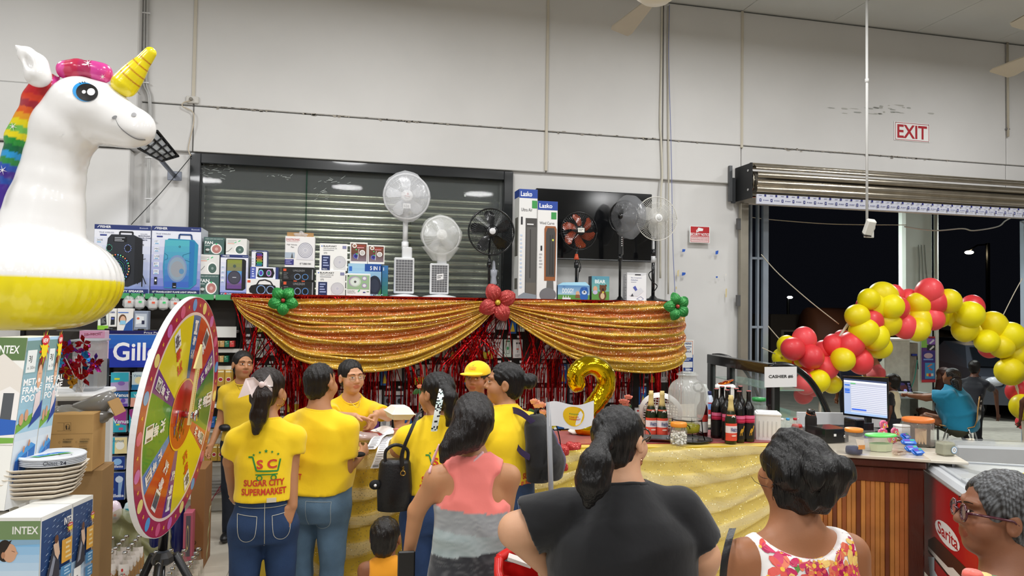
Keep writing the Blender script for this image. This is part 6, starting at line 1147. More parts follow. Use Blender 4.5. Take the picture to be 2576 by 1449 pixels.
for (pr_, x0, y0, nx, ny, lab, gr) in ((bA, 238, 1436, 3, 5, 'amber soda bottle in the shrink-wrapped pack', 'amber soda bottles in the shrink-wrapped pack'), (bB, 345, 1500, 4, 6, 'clear soda bottle by the tripod', 'clear soda bottles on the floor')):
 base = G(x0, y0+80, 0)
 for j in range(ny):
  for i in range(nx):
   loc = (base.x+i*.084, base.y+j*.086+(.02 if i % 2 else 0), .001)
   if i == j == 0: pr_.location = loc; pr_['label'] = lab+', front row, leftmost'; pr_['group'] = gr
   else: dup(pr_, loc, 0, lab.replace(' ', ' ', 1)+f', {ORD[j]} row from the front, {ORD[i]} from the left', gr)
base = G(238, 1516, 0); m = MB(mat='bag', col='b8b48c')
t = thing('shrink_wrap', 'loose yellowish shrink wrap draped behind the bottle pack', 'packaging', (base.x+.12, base.y+.62, 0)); MB(mat='frost', col='9a9868').grid(lambda u, v: Vector((-.35+u*.8, .03*sin(u*19)+.10*v+.02*sin(v*17+u*9), .01+.40*v*(.85+.12*sin(u*7))+.015*sin(u*33))), 40, 14).obj('film', t)
t = thing('water_bottle', 'dark blue water bottles standing under the wheel', 'bottle', (P(400, 1330, 5.9).x, 5.9, 0)); MB(mat='gloss', col='141c50').lathe((0, 0, 0), [(.06, 0), (.065, .02), (.065, .3), (.03, .38), (.03, .42), (.001, .421)], 14).lathe((.14, .02, 0), [(.06, 0), (.065, .02), (.065, .28), (.03, .36), (.03, .40), (.001, .401)], 14).obj('bottles', t); MB(mat='print').box((.0, -.066, .3), (.04, .003, .02), col='b8e040').obj('sticker', t)
carton('floor_box', 'pink and grey box standing on the floor behind the wheel', 'box', 459, 482, 1290, 1396, 5.6, .2, 'b0586c', 'r,.3,.3,.8,.95,5a5058;o,.5,.6,.14,.2,.2,c8b070', z0=0)
t = carton('floor_carton', 'tall brown carton with a rounded bulge on the floor right of the wheel', 'box', 476, 512, 1180, 1384, 5.7, .3, '8a6038', 'T,D,.2,.25,.04,4a3220;b,.3,.12,.95,.22,2,4a3220', z0=0, mat='cardboard');
# wall fittings on the left
t = thing('flood_light', 'black grille flood light on a grey arm beside the shop window', 'light', P(440, 443, YW)); O = t.location
MB(mat='dullmetal', col='8f94a0').box((0, -.012, 0), (.13, .02, .09), b=.004).tube([(0, -.02, 0), P(398, 395, YW-.55)-O], .021, 10).obj('arm', t)
q = [P(*a, YW-b)-O for a, b in (((392, 327), .75), ((446, 392), .35), ((402, 405), .5), ((343, 372), .9))]; nn_ = (q[1]-q[0]).cross(q[3]-q[0]).normalized()*.03
if nn_.z > 0: nn_ = -nn_
MB(mat='gloss', col='16171a').prism(q, -nn_, col='16171a').obj('housing', t)
m = MB(mat='gloss', col='16171a'); bl_ = lambda u, v: q[0]*(1-u)*(1-v)+q[1]*u*(1-v)+q[2]*u*v+q[3]*(1-u)*v
for i in range(5): m.tube([bl_(i/4, 0)+nn_*.5, bl_(i/4, 1)+nn_*.5], .008, 6)
for i in range(4): m.tube([bl_(0, i/3)+nn_*.5, bl_(1, i/3)+nn_*.5], .008, 6)
m.obj('grille', t); MB(mat='plastic', col='b8bcc0').prism([bl_(u, v)+nn_*.2 for u, v in ((.06, .08), (.94, .08), (.94, .92), (.06, .92))], nn_*.05).obj('lens', t)
def cable(nm, lab, pts, r, col, n=6, mat='plastic'):
 o = P(*pts[0]); t = thing(nm, lab, 'cable' if 'pipe' not in nm else 'pipe', o); MB(mat=mat, col=col).tube(spline([P(*p_)-o for p_ in pts], n), r, 7).obj('run', t); return t
cable('black_cable', 'thin black cable running from the window corner down to the speaker boxes', [(480, 395, YW-.02), (440, 443, YW-.06), (400, 490, YW-.1), (330, 565, YW-.14)], .004, '1a1a1a')
cable('socket_cable', 'cream cable looping from the wall socket to the window corner', [(482, 253, YW-.03), (462, 258, YW-.03), (460, 268, YW-.03), (485, 282, YW-.03), (487, 310, YW-.03), (478, 350, YW-.02), (474, 375, YW-.02), (480, 392, YW-.02)], .006, 'c4b8a4')
t = thing('wall_socket', 'white round-cornered wall socket where the cream cable starts', 'socket', P(485, 252, YW)); MB(mat='plastic', col='d0cdc6').box((0, -.015, 0), (.12, .03, .07), b=.008).lathe((-.01, -.03, .0), [(.018, 0), (.016, .02), (.001, .021)], 12, (0, -1, 0), col='8a857c').obj('plate', t)
for k, (dx, lab) in enumerate(((0, 'left one of two grey conduits running down beside the pier'), (7, 'right one of two grey conduits running down beside the pier'))):
 t = cable('wall_pipe', lab, [(364+dx, -30, YW-.03), (362+dx, 120, YW-.03), (361+dx, 208, YW-.03), (374+dx*.6, 245, YW-.03), (375+dx*.6, 330, YW-.03), (372+dx*.6, 420, YW-.03), (370+dx*.6, 560, YW-.03)], .010, 'b4b4b2')
 if k == 0:
  m = MB(mat='plastic', col='d8d8d8')
  for x, y in ((365, 33), (362, 208), (374, 300), (372, 396), (371, 500)): m.box(P(x+3, y, YW-.035)-t.location, (.07, .02, .012))
  m.obj('clip', t)
cable('wall_pipe', 'left beige pipe running down the wall behind the ceiling fan', [(1666, -30, YW-.02), (1664, 150, YW-.02), (1661, 300, YW-.02), (1663, 350, YW-.02), (1666, 440, YW-.02), (1662, 500, YW-.02), (1661, 700, YW-.02)], .012, 'c9c4b4')
cable('wall_pipe', 'right beige pipe running down the wall beside the blue cable', [(1681, 16, YW-.02), (1680, 200, YW-.02), (1681, 360, YW-.02), (1682, 450, YW-.02), (1681, 740, YW-.02)], .009, 'bdb7a6')
cable('blue_cable', 'thin blue cable hanging down the wall to the green flower', [(1684, 12, YW-.06), (1682, 140, YW-.06), (1687, 320, YW-.06), (1690, 460, YW-.06), (1692, 600, YW-.06), (1698, 735, YW-.2)], .004, '6a74a8')
# ================= right side: signs, camera, display case, cashier desk, freezer =================
def sign(nm, lab, cat, pts, Y, dr_, col='f2f2f0', th_=.008, mat='print'):
 a, b, d_ = P(*pts[0], Y), P(*pts[1], Y), P(*pts[2], Y); w, h = b.x-a.x, d_.z-a.z; t = thing(nm, lab, cat, (a.x, Y, a.z)); MB(mat='plastic', col=col).box((w/2, th_/2, h/2), (w, th_, h), b=.001).obj('board', t)
 m = MB(mat=mat).frame((0, -.0006, 0), (w, 0, 0), (0, 0, h)); m.draw(dr_).obj('printed_face', t); return t, w, h
t, w, h = sign('exit_sign', 'white exit sign with red letters above the doorway', 'sign', ((2250, 352), (2339, 355), (2250, 305)), YW-.012, 'l,a83038,.012,.03 .05 .97 .05 .97 .95 .03 .95 .03 .05;T,EXIT,.08,.14,.72,b02a34,.84')
m = MB(mat='chrome', col='999999')
for x, z in ((.02, .01), (w-.02, .01), (.02, h-.01), (w-.02, h-.01)): m.lathe((x, -.001, z), [(.006, 0), (.004, .004), (.001, .005)], 8, (0, -1, 0))
m.obj('screw', t)
sign('security_sign', 'red and white security notice sign with a camera symbol on the wall', 'sign', ((1735, 610), (1786, 612), (1735, 568)), YW-.012, 'r,.04,.04,.96,.97,b8282c;p,f2f2f2,.36 .78 .42 .92 .66 .86 .64 .72 .44 .70;r,.32,.66,.44,.72,f2f2f2;r,.32,.62,.36,.78,f2f2f2;T,SECURITY NOTICE,.03,.42,.17,f6f6f6,.94;r,.06,.06,.94,.38,e4c4c4;t,THIS PROPERTY IS PROTECTED BY,.08,.27,.07,a02a30,.84;t,24 HOUR SURVEILLANCE CAMERAS,.08,.15,.07,a02a30,.84')
sign('poster', 'white notice with orange and blue edges half hidden behind the swag end', 'poster', ((1716, 938), (1745, 939), (1716, 855)), YW-.012, 'l,d87a3a,.03,.1 .96 .9 .96 .9 .55;l,2a4a9a,.05,.92 .55 .92 .04;T,HERE!,.2,.86,.06,2a3a7a,.6;b,.3,.7,.85,.82,2,7a8ab0;T,BACK,.3,.62,.05,2a3a7a,.5;r,.1,.34,.9,.46,1f3f8c;b,.2,.36,.8,.44,2,dfe6f4;r,.1,.04,.9,.16,1f3f8c;r,.3,.08,.8,.12,dfe6f4')
for i, (x, y, w, h, c, lab) in enumerate(((1720, 630, 10, 9, '2a5ab8', 'upper left scrap of blue tape on the wall under the security sign'), (1803, 635, 11, 12, '2a5ab8', 'upper right scrap of blue tape on the wall under the security sign'), (1720, 689, 11, 10, '2a5ab8', 'lower left scrap of blue tape on the wall above the green flower'), (1803, 697, 7, 5, '2a5ab8', 'small lower right scrap of blue tape on the wall'),
 (1706, 688, 6, 22, 'd8c898', 'yellowed tape mark left of the lower blue scrap'), (1701, 724, 4, 8, 'd0bf90', 'small yellowed tape mark just above the green flower'), (1827, 737, 5, 26, 'd4c290', 'tall yellowed tape strip right of the blue scraps'), (1826, 691, 4, 8, 'e0dcd4', 'small white tape scrap above the tall yellowed strip'))):
 o = P(x, y, YW-.001); k = .0043; rr = random.Random(i)
 tag(MB(mat='paper', col=c).prism([Vector((w*k*u*rr.uniform(.6, 1.05), 0, h*k*v*rr.uniform(.6, 1.05))) for u, v in ((-.5, -.5), (.3, -.55), (.5, 0), (.5, .5), (-.5, .45))], (0, -.0015, 0)).obj('tape_scrap', loc=o), lab, 'tape')
# camera on a drop pole
o = P(2181, 590, 6.3); t = thing('security_camera', 'white security camera hanging on a long white ceiling pole in front of the doorway', 'camera', o)
top = P(2181, 10, 6.3); m = MB(mat='plastic', col='dcdcda').cyl((0, 0, .12), (0, 0, ZC-o.z), .013, n=12).cyl((0, 0, P(2181, 203, 6.3).z-o.z-.02), (0, 0, P(2181, 203, 6.3).z-o.z+.02), .019, n=12).obj('pole', t)
MB(mat='plastic', col='d8d6ce').box((.03, .01, .02), (.11, .02, .10), b=.004).tube(spline([(.04, -.01, .02), (.045, -.05, .06), (.03, -.05, .13), (0, -.01, .14)], 5), .008, 8).obj('mount', t)
R_ = Matrix.Rotation(-.35, 3, 'Z') @ Matrix.Rotation(.5, 3, 'X') @ Matrix.Rotation(.15, 3, 'Y'); MB(mat='plastic', col='e4e2da').box((-.03, -.07, .065), (.085, .07, .16), R=R_, b=.012).obj('housing', t)
MB(mat='gloss', col='1a1a1c').box(Vector((-.03, -.07, .065))+R_ @ Vector((0, 0, -.083)), (.08, .065, .012), R=R_, b=.004).cyl(Vector((-.03, -.07, .065))+R_ @ Vector((0, 0, -.088)), Vector((-.03, -.07, .065))+R_ @ Vector((0, 0, -.094)), .02, n=12).obj('lens', t)
# ceiling fans, at rest
def cfan(lab, hub, ang, mot):
 t = thing('ceiling_fan', lab, 'fan', hub);
 MB(mat='plastic', col='e8e4d6').lathe((0, 0, -.06), [(.001, 0), (.09, .01), (.14, .05), (.14, .09), (.05, .13), (.02, .14)], 28).obj('motor', t); MB(mat='plastic', col='dedacb').cyl((0, 0, .06), (0, 0, ZC-hub[2]), .014).lathe((0, 0, ZC-hub[2]-.08), [(.02, 0), (.06, .04), (.065, .08)], 16).obj('downrod', t)
 for k in range(3):
  a = ang+k*2*pi/3; m = MB(mat='plastic', col='c2bcae'); ca_, sa_ = cos(a), sin(a)
  def f(u, v): r = .12+.55*u; w = (v-.5)*(.07+.10*u)*(1 if u < .93 else .8); return Vector((r*ca_-w*sa_, r*sa_+w*ca_, w*.28-.012))
  m.grid(f, 10, 4); m.grid(lambda u, v: f(u, v)-Vector((0, 0, .006)), 10, 4); m.obj('fan_blade', t)
h1 = D(1650, -14, 5.0); cfan('white ceiling fan at the top edge of the photo, right of the middle', h1, radians(210), 0)
h2 = D(2700, 95, 4.6); cfan('ceiling fan beyond the right edge with one blade reaching into view', h2, radians(193)+.1, 0)
# glass display case
cz = 1.45; A0, A1 = G(1786, 893, cz), G(1942, 918, cz); dv = (A1-A0); dv.z = 0; Lc = dv.length; dv.normalize(); t = thing('display_case', 'black-framed glass pastry display case with a curved front behind the cashier sign', 'display', (A0.x, A0.y, 0), atan2(dv.y, dv.x))
bk = 'gloss'; m = MB(mat=bk, col='121314')
for x, w in ((0, .09), (Lc*.36, .07), (Lc-.05, .10)): MB(mat=bk, col='121314').box((x+w/2, 0, (cz+.45)/2), (w, .06, cz-.45), b=.004).obj('post', t)
MB(mat=bk, col='121314').box((Lc/2, 0, cz-.04), (Lc, .07, .10), b=.006).obj('top_rail', t); MB(mat=bk, col='121314').box((Lc/2, 0, .50), (Lc, .06, .1), b=.006).obj('bottom_rail', t); MB(mat='plastic', col='222426').box((Lc/2, .35, .23), (Lc, .7, .44), b=.01).obj('plinth', t)
for x0, x1 in ((.05, Lc*.36), (Lc*.36+.04, Lc-.03)): MB(mat='thinglass', col='a8b4b4').box(((x0+x1)/2, .0, (cz+.5)/2), (x1-x0, .008, cz-.56)).obj('sliding_pane', t)
cur = [(.0, cz), (.10, cz), (.22, cz-.04), (.36, cz-.16), (.48, cz-.36), (.56, cz-.6), (.6, cz-.92)]
for x in (Lc-.01,):
 MB(mat=bk, col='121314').tube(spline([(x, y+.02, z) for y, z in cur], 5), .028, 8).obj('curved_rail', t)
MB(mat=bk, col='121314').tube(spline([(.02, y+.02, z) for y, z in cur], 5), .018, 8).obj('curved_rail', t)
MB(mat='thinglass', col='98a4a4').grid(lambda u, v: Vector((u*Lc, [p_ for p_ in cur][min(int(v*6), 5)][0]*(1-(v*6-min(int(v*6), 5)))+cur[min(int(v*6), 5)+1][0]*(v*6-min(int(v*6), 5))+.02, cur[min(int(v*6), 5)][1]*(1-(v*6-min(int(v*6), 5)))+cur[min(int(v*6), 5)+1][1]*(v*6-min(int(v*6), 5)))), 2, 12).obj('curved_glass', t)
for z, dp in ((1.22, .30), (.98, .40), (.72, .5)): MB(mat='greenglass', col='a8ccbc').box((Lc/2, .03+dp/2, z), (Lc-.1, dp, .012), b=.002).obj('glass_shelf', t)
# cashier sign stands on a slim stem from the desk
o = P(1964, 960, 5.0); t = thing('cashier_sign', 'white paper sign reading CASHIER #6 fixed above the desk end', 'sign', o); w = (P(2005, 930, 5.0)-P(1921, 930, 5.0)).length; h = .155
MB(mat='paper', col='e9e9ea').box((0, 0, h*.1+.02), (w, .004, h), rz=.06).obj('sheet', t); MB(mat='print').frame((-w/2, -.004-w*.03, h*.1+.02-h/2), (w*cos(.06), w*sin(.06), 0), (0, 0, h)).draw('T,CASHIER #6,.12,.44,.17,2a2a2c,.76').obj('lettering', t); MB(mat='gloss', col='121314').box((-.02, .03, (.93-o.z)/2), (.045, .03, o.z-.93)).obj('stem', t)
# cashier desk
DZ = .95; B0, B1 = G(1990, 1132, DZ), G(2325, 1152, DZ); dd_ = B1-B0; Ld = dd_.length; da_ = atan2(dd_.y, dd_.x); t = desk = thing('cashier_desk', 'wooden cashier desk with narrow upright slats and a cream top', 'desk', (B0.x, B0.y, 0), da_)
wf = '4a1d10'; MB(mat='gloss', col='c9bfae').box((Ld/2+.0, .42, DZ-.012), (Ld+.06, .92, .022), b=.004).obj('desktop', t); MB(mat='wood', col=wf).box((Ld/2, .0, DZ-.05), (Ld+.02, .05, .05), b=.008).obj('edge_moulding', t)
MB(mat='wood', col='5a2614').box((Ld/2, .025, DZ-.13), (Ld-.02, .04, .10), b=.004).obj('top_rail', t); MB(mat='wood', col=wf).box((Ld/2, .025, .05), (Ld-.02, .05, .1), b=.004).obj('bottom_rail', t); MB(mat='wood', col='3a160c').box((Ld/2, .43, .44), (Ld-.04, .78, .86)).obj('carcass', t)
for x, w in ((Ld-.05, .09), (.03, .05)): MB(mat='wood', col=wf).box((x, .02, (DZ-.08)/2), (w, .05, DZ-.08), b=.004).obj('corner_post', t)
MB(mat='wood', col=wf).box((Ld-.02, .43, (DZ-.08)/2), (.04, .86, DZ-.08), b=.004).obj('side_panel', t)
rr = random.Random(14); x = .06; WCs = ['b06a30', 'b87838', '9a5426', 'a86230', 'c08040', '6c3418', 'a4602c', 'b4723a']
while x < Ld-.1: w = .030; MB(mat='wood', col=rr.choice(WCs)).box((x+w/2, .028+rr.uniform(-.002, .002), .49), (w-.0015, .03, .78), b=.003).obj('slat', t); x += w
MB(mat='plastic', col='cfc8ba').box((Ld+.14, .30, DZ-.03), (.28, .5, .02), b=.004).obj('side_shelf', t); m = MB(mat='metal', col='888888')
for x in (Ld+.05, Ld+.2): m.cyl((x, .1, DZ-.09), (x, .1, DZ-.04), .012, n=8)
m.obj('shelf_bracket', t)
dk = lambda px, py, dz=0: G(px, py, DZ)+Vector((0, 0, dz))
# monitor
o = dk(2196, 1090); o = P(2190, 1078, 5.15); o.z = DZ; t = thing('monitor', 'computer monitor showing a blue and white till screen, back of the cashier desk', 'monitor', o); q = [P(x, y, Y)-o for x, y, Y in ((2119, 946, 5.25), (2235, 950, 5.02), (2236, 1058, 5.02), (2121, 1044, 5.25))]; nn_ = (q[1]-q[0]).cross(q[3]-q[0]).normalized()
if nn_.y > 0: nn_ = -nn_
MB(mat='gloss', col='121316').prism(q, -nn_*.025).obj('bezel', t); lp = lambda u, v: q[3]*(1-u)*(1-v)+q[2]*u*(1-v)+q[1]*u*v+q[0]*(1-u)*v
m = MB(mat='screen'); e = lp(.03, .05); m.frame(e+nn_*.0015, lp(.97, .05)-e, lp(.03, .95)-e); m.n = nn_
m.draw('r,0,0,1,1,b8c4d8;r,.0,.95,1,1,3a4460;r,0,.90,1,.95,d8dce8;r,0,0,.16,.9,9aa8c4;r,.16,.08,1,.9,a8acbc;'+';'.join(f'r,.17,{.12+i*.052},.99,{.14+i*.052},c8ccd8' for i in range(14))+';'.join(['']+[f'r,.02,{y},.14,{y+.035},2f62c0' for y in (.80, .68, .64, .59)])+';r,.18,.13,.52,.17,2f5ac8;r,.76,.03,.88,.06,3a6ad0;r,0,0,1,.06,8fa8cc;r,.16,.86,.28,.89,58a868', mat='screen'); m.obj('screen', t)
MB(mat='gloss', col='121316').box((0, .03, .05), (.05, .03, .2)).box((0, .02, .008), (.24, .16, .014), b=.004).obj('stand', t)
t = thing('laptop', 'closed grey laptop lying on the desk by the black thermos', 'laptop', dk(2080, 1068, .002), .1); MB(mat='gloss', col='b89f80').box((0, 0, .008), (.22, .16, .012), b=.004).obj('lid', t); MB(mat='gloss', col='1c1c20').box((0, 0, .0), (.225, .165, .006)).obj('base', t)
t = thing('white_board', 'long white panel along the back edge of the cashier desk', 'panel', dk(2100, 1050, 0)); t.location = (P(2100, 1045, 5.5).x, 5.42, DZ); MB(mat='plastic', col='d8dadc').box((0, 0, .06), (.75, .02, .12), rz=-.25, b=.003).obj('panel', t)
t = thing('thermos', 'black thermos bottle with an orange cord round its cap', 'bottle', (P(2040, 1050, 5.1).x, 5.1, DZ)); MB(mat='rubber', col='17120f').lathe((0, 0, 0), [(.04, 0), (.044, .01), (.044, .13), (.036, .16), (.030, .165)], 20).obj('flask', t); MB(mat='gloss', col='101010').lathe((0, 0, .165), [(.032, 0), (.032, .03), (.02, .035), (.001, .036)], 16).obj('cap', t); MB(mat='rubber', col='c86030').tube([(.035*cos(a), .035*sin(a), .165+.01*sin(a)) for a in [i*.5 for i in range(14)]], .003, 5).obj('cord', t)
t = thing('cash_drawer', 'black metal cash drawer on the cashier desk', 'drawer', dk(2095, 1112), .0); MB(mat='gloss', col='131314').box((0, .06, .055), (.20, .22, .10), b=.004).obj('drawer', t); MB(mat='chrome', col='bbbbbb').lathe((.06, -.052, .05), [(.012, 0), (.01, .005), (.001, .006)], 12, (0, -1, 0)).obj('lock', t); MB(mat='print').box((-.02, -.052, .06), (.02, .002, .018), col='e8e8e8').obj('sticker', t)
t = thing('till_printer', 'small black till printer beside the monitor stand', 'printer', dk(2160, 1098)); MB(mat='gloss', col='17171a').box((0, .05, .07), (.09, .14, .13), b=.008).obj('body', t)
t = thing('keyboard', 'black keyboard on the cashier desk in front of the laptop', 'keyboard', dk(2115, 1075)); m = MB(mat='plastic', col='1a1a1c').box((0, 0, .008), (.16, .09, .012), b=.003); [m.box((-.07+i*.0128, -.03+j*.02, .016), (.010, .015, .005), col='2a2a2e') for i in range(12) for j in range(4)]; m.obj('keys', t)
t = thing('weighing_scale', 'grey weighing scale with small green displays at the desk end', 'scale', dk(2045, 1085)); MB(mat='plastic', col='8a8e94').box((0, 0, .02), (.16, .12, .035), b=.006).obj('body', t); MB(mat='print').frame((-.07, -.05, .0385), (.12, 0, 0), (0, .1, 0)).draw('r,.0,.4,.45,.8,1a2a3a;r,.5,.4,.95,.8,1a2a3a;r,.2,.05,.8,.3,3a5a48').obj('displays', t)
def jar(label, px, py, h, r, lid, body='d8d8d6', cont=None, nm='jar', draw=None, mat='thinglass', sq=1, Yoff=0, extra=None):
 t = thing(nm, label, 'jar' if 'jar' in nm else 'container', dk(px, py, .001)+Vector((0, Yoff, 0))); MB(mat=mat, col=body).lathe((0, 0, 0), [(r*.85, 0), (r, .004), (r, h*.8), (r*.9, h*.9)], 24, sx=sq, caps=False).obj('body', t)
 if lid: MB(mat='plastic', col=lid).lathe((0, 0, h*.86), [(r*.98, 0), (r*1.03, .004), (r*1.03, h*.12), (r*.95, h*.14), (.001, h*.14)], 24, sx=sq).obj('lid', t)
 if cont: MB(mat='paint', col=cont[0]).lathe((0, 0, .006), [(r*.9*cont[2] if len(cont) > 2 else r*.9, 0), (r*.92, h*cont[1]*.5), (r*.85, h*cont[1]), (.001, h*cont[1]+.004)], 18, sx=sq).obj('contents', t)
 if draw: MB(mat='print').frame((-r*.7, -r*1.01, h*.15), (r*1.4, 0, 0), (0, 0, h*.55)).draw(draw).obj('sticker', t)
 if extra: extra(t, h, r)
 return t
jar('clear jar with an orange lid and blue contents at the front of the cashier desk', 2148, 1142, .175, .058, 'e89030', cont=('26345e', .25), draw='p,e8ddcc,.1 .9 .9 .8 1 .3 .3 .35;r,.35,.15,1,.45,e09850')
t = thing('food_container', 'clear food container with a bright green lid, half full of white powder', 'container', dk(2216, 1134), .0); MB(mat='thinglass', col='c4ccb8').lathe((0, 0, 0), [(.085, 0), (.105, .1), (.108, .105)], 8, sy=.6, caps=False, sm=False).obj('tub', t); MB(mat='paint', col='d6dcb8').lathe((0, 0, .002), [(.082, 0), (.092, .05), (.001, .052)], 8, sy=.6, sm=False).obj('powder', t); MB(mat='plastic', col='68d468').lathe((0, 0, .103), [(.118, 0), (.122, .006), (.115, .014), (.001, .018)], 24, sy=.62).obj('lid', t)
def cones(t, h, r):
 for i in range(4): MB(mat='paper', col='e0c098').lathe((-.02+.02*i, -.01*i, .01), [(.004, 0), (.03, .11), (.027, .11)], 8, (.3-.2*i, 0, 1), caps=False, sm=False).obj('paper_cone', t)
jar('large frosted tub with an orange lid holding paper cones', 2342, 1128, .20, .10, 'e07a34', body='c8bcb4', mat='clear', sq=1.1, nm='cone_tub', Yoff=.12, extra=cones)
t = thing('square_jar', 'squat square jar of cloudy liquid with a round sticker at the desk corner', 'jar', dk(2378, 1138)+Vector((0, 0, -.018))); MB(mat='liquid', col='a8a892').box((0, 0, .045), (.10, .09, .09), b=.012).obj('liquid', t); MB(mat='thinglass', col='c8c8b8').lathe((0, 0, .09), [(.03, 0), (.03, .025)], 20, caps=False).box((0, 0, .05), (.108, .098, .1), b=.014).obj('jar', t); MB(mat='print').frame((.0, -.0505, .015), (.05, 0, 0), (0, 0, .055)).draw('c,.5,.5,.48,.45,78a8d0;c,.5,.5,.4,.37,eeeeee;o,.5,.5,.22,.2,.3,555555').obj('round_sticker', t)
t = thing('marker_box', 'clear box of coloured marker pens standing by the till printer', 'pens', dk(2186, 1102)); rr = random.Random(3)
for i in range(8): MB(mat='gloss', col='17181c').cyl((-.04+i*.011, 0, .03), (-.04+i*.011, 0, .115), .0048, n=8).cyl((-.04+i*.011, 0, .004), (-.04+i*.011, 0, .032), .005, n=8, col=['5a2a90', '2a50c0', '4aa0d8', '1a2a8a', '2a50c0', '20203a', '303aa8', 'c82a2a'][i]).obj('marker', t)
MB(mat='clear', col='c8c8cc').box((0, 0, .03), (.1, .02, .06), b=.003).obj('box', t)
pk = 0
def packet(label, px, py, col, draw, w=.09, h=.07, lean=.5, rz=0, dz=0, nm='snack_packet', mat='gloss'):
 t = thing(nm, label, 'packet', dk(px, py, dz), rz, 'snack packets on the cashier desk'); R = Matrix.Rotation(-lean, 3, 'X'); MB(mat=mat, col=col).ell(R @ Vector((0, 0, h/2+.004)), (w/2*1.1, .012, h/2*1.15), 18, 10, R=R, fn=lambda p: p*(1+.1*noise.noise(p*50))).obj('packet', t)
 m = MB(mat='print').frame(R @ Vector((-w*.42, -.0135, h*.12)), Vector((w*.84, 0, 0)), R @ Vector((0, 0, h*.8))); m.draw(draw); m.obj('print', t); return t
candy = 'r,0,0,1,1,e8608a;p,e8c83a,0 0 .4 0 .2 .5;c,.45,.5,.3,.35,e88048;c,.5,.5,.18,.22,f4f4f8;c,.52,.5,.08,.12,222222;T,Ring,.2,.78,.18,3a5ab8;r,.8,.1,1,.5,f0d050'
for i, (x, y, dz) in enumerate(((2222, 1110, .03), (2246, 1116, .0), (2224, 1104, .075), (2252, 1108, .03))): packet(('pink and yellow candy packet leaning on the tub behind the green lid', 'pink candy packet nearest the green lid', 'pink candy packet topmost of the pile', 'pink candy packet at the right of the candy pile')[i], x, y, 'e07a9a', candy, .075, .06, .2, .1*i, dz)
bluep = 'r,0,0,1,1,2a68c8;r,.1,.55,.6,.9,6a3aa8;b,.1,.1,.9,.4,3,c8dcf4;r,.6,.6,.95,.9,38b078'
for i, (x, y, dz) in enumerate(((2290, 1132, .03), (2300, 1138, .0), (2316, 1146, 0), (2286, 1124, .05))): packet(('purple and blue snack packet leaning on the paper cones', 'blue snack packet in the middle of the pile', 'blue snack packet with green print at the front desk edge', 'blue snack packet at the back of the pile')[i], x, y, '2a68c8', bluep, .10, .055, .9, .25*i-.3, dz)
packet('clear packet of brown snacks at the front desk edge', 2272, 1146, '8a6a52', 'c,.3,.4,.2,.2,5a3a28;c,.6,.5,.2,.2,6a4a34', .11, .05, 1.2, .2, mat='clear'); packet('clear packet of brown snacks behind the green-lidded container', 2270, 1118, '8a6a52', 'c,.3,.4,.2,.2,5a3a28;c,.6,.5,.2,.2,6a4a34', .11, .06, .9, -.2, mat='clear')
jar('small green-filled jar between the packets and the cone tub', 2318, 1108, .10, .035, None, cont=('58b838', .8))
jar('white round tub behind the candy packets', 2268, 1098, .09, .06, 'e0e0de', body='dcdcda', mat='plastic', nm='white_tub')
SB = [(.02, 0), (.028, .0), (.03, .02), (.03, .08), (.024, .11), (.012, .13), (.012, .14), (.001, .141)]
for x, y, cc, lq, lab in ((1967, 1052, 'e8e8e8', '3a9a50', 'small clear bottle with a white cap and green label'), (1982, 1056, '48a0d8', '5a2030', 'small bottle with a blue cap'), (2000, 1060, 'b82030', 'c8a8a8', 'small clear bottle with a red cap and a straw')):
 t = thing('small_bottle', lab+' by the cashier sign', 'bottle', (P(x, y, 5.0).x, 5.0, DZ), 0, 'small bottles by the cashier sign'); MB(mat='thinglass', col='c8ccc8').lathe((0, 0, 0), SB, 14).obj('bottle', t); MB(mat='plastic', col=cc).lathe((0, 0, .135), [(.014, 0), (.014, .016), (.001, .017)], 12).obj('cap', t); MB(mat='gloss', col=lq).lathe((0, 0, .02), [(.0305, 0), (.0305, .035)], 14, caps=False).obj('label_band', t)
t = thing('candy_jar', 'cone-shaped clear candy jar with a red band beside the small bottles', 'jar', dk(2005, 1098)); MB(mat='thinglass', col='c8bcb4').lathe((0, 0, 0), [(.06, 0), (.062, .03), (.03, .09), (.02, .12), (.012, .16)], 18).obj('jar', t); MB(mat='plastic', col='c83028').lathe((0, 0, .075), [(.042, 0), (.034, .02)], 18).obj('band', t); MB(mat='paint', col='b89a8a').lathe((0, 0, .002), [(.055, 0), (.055, .03), (.03, .07), (.001, .072)], 14).obj('sweets', t)
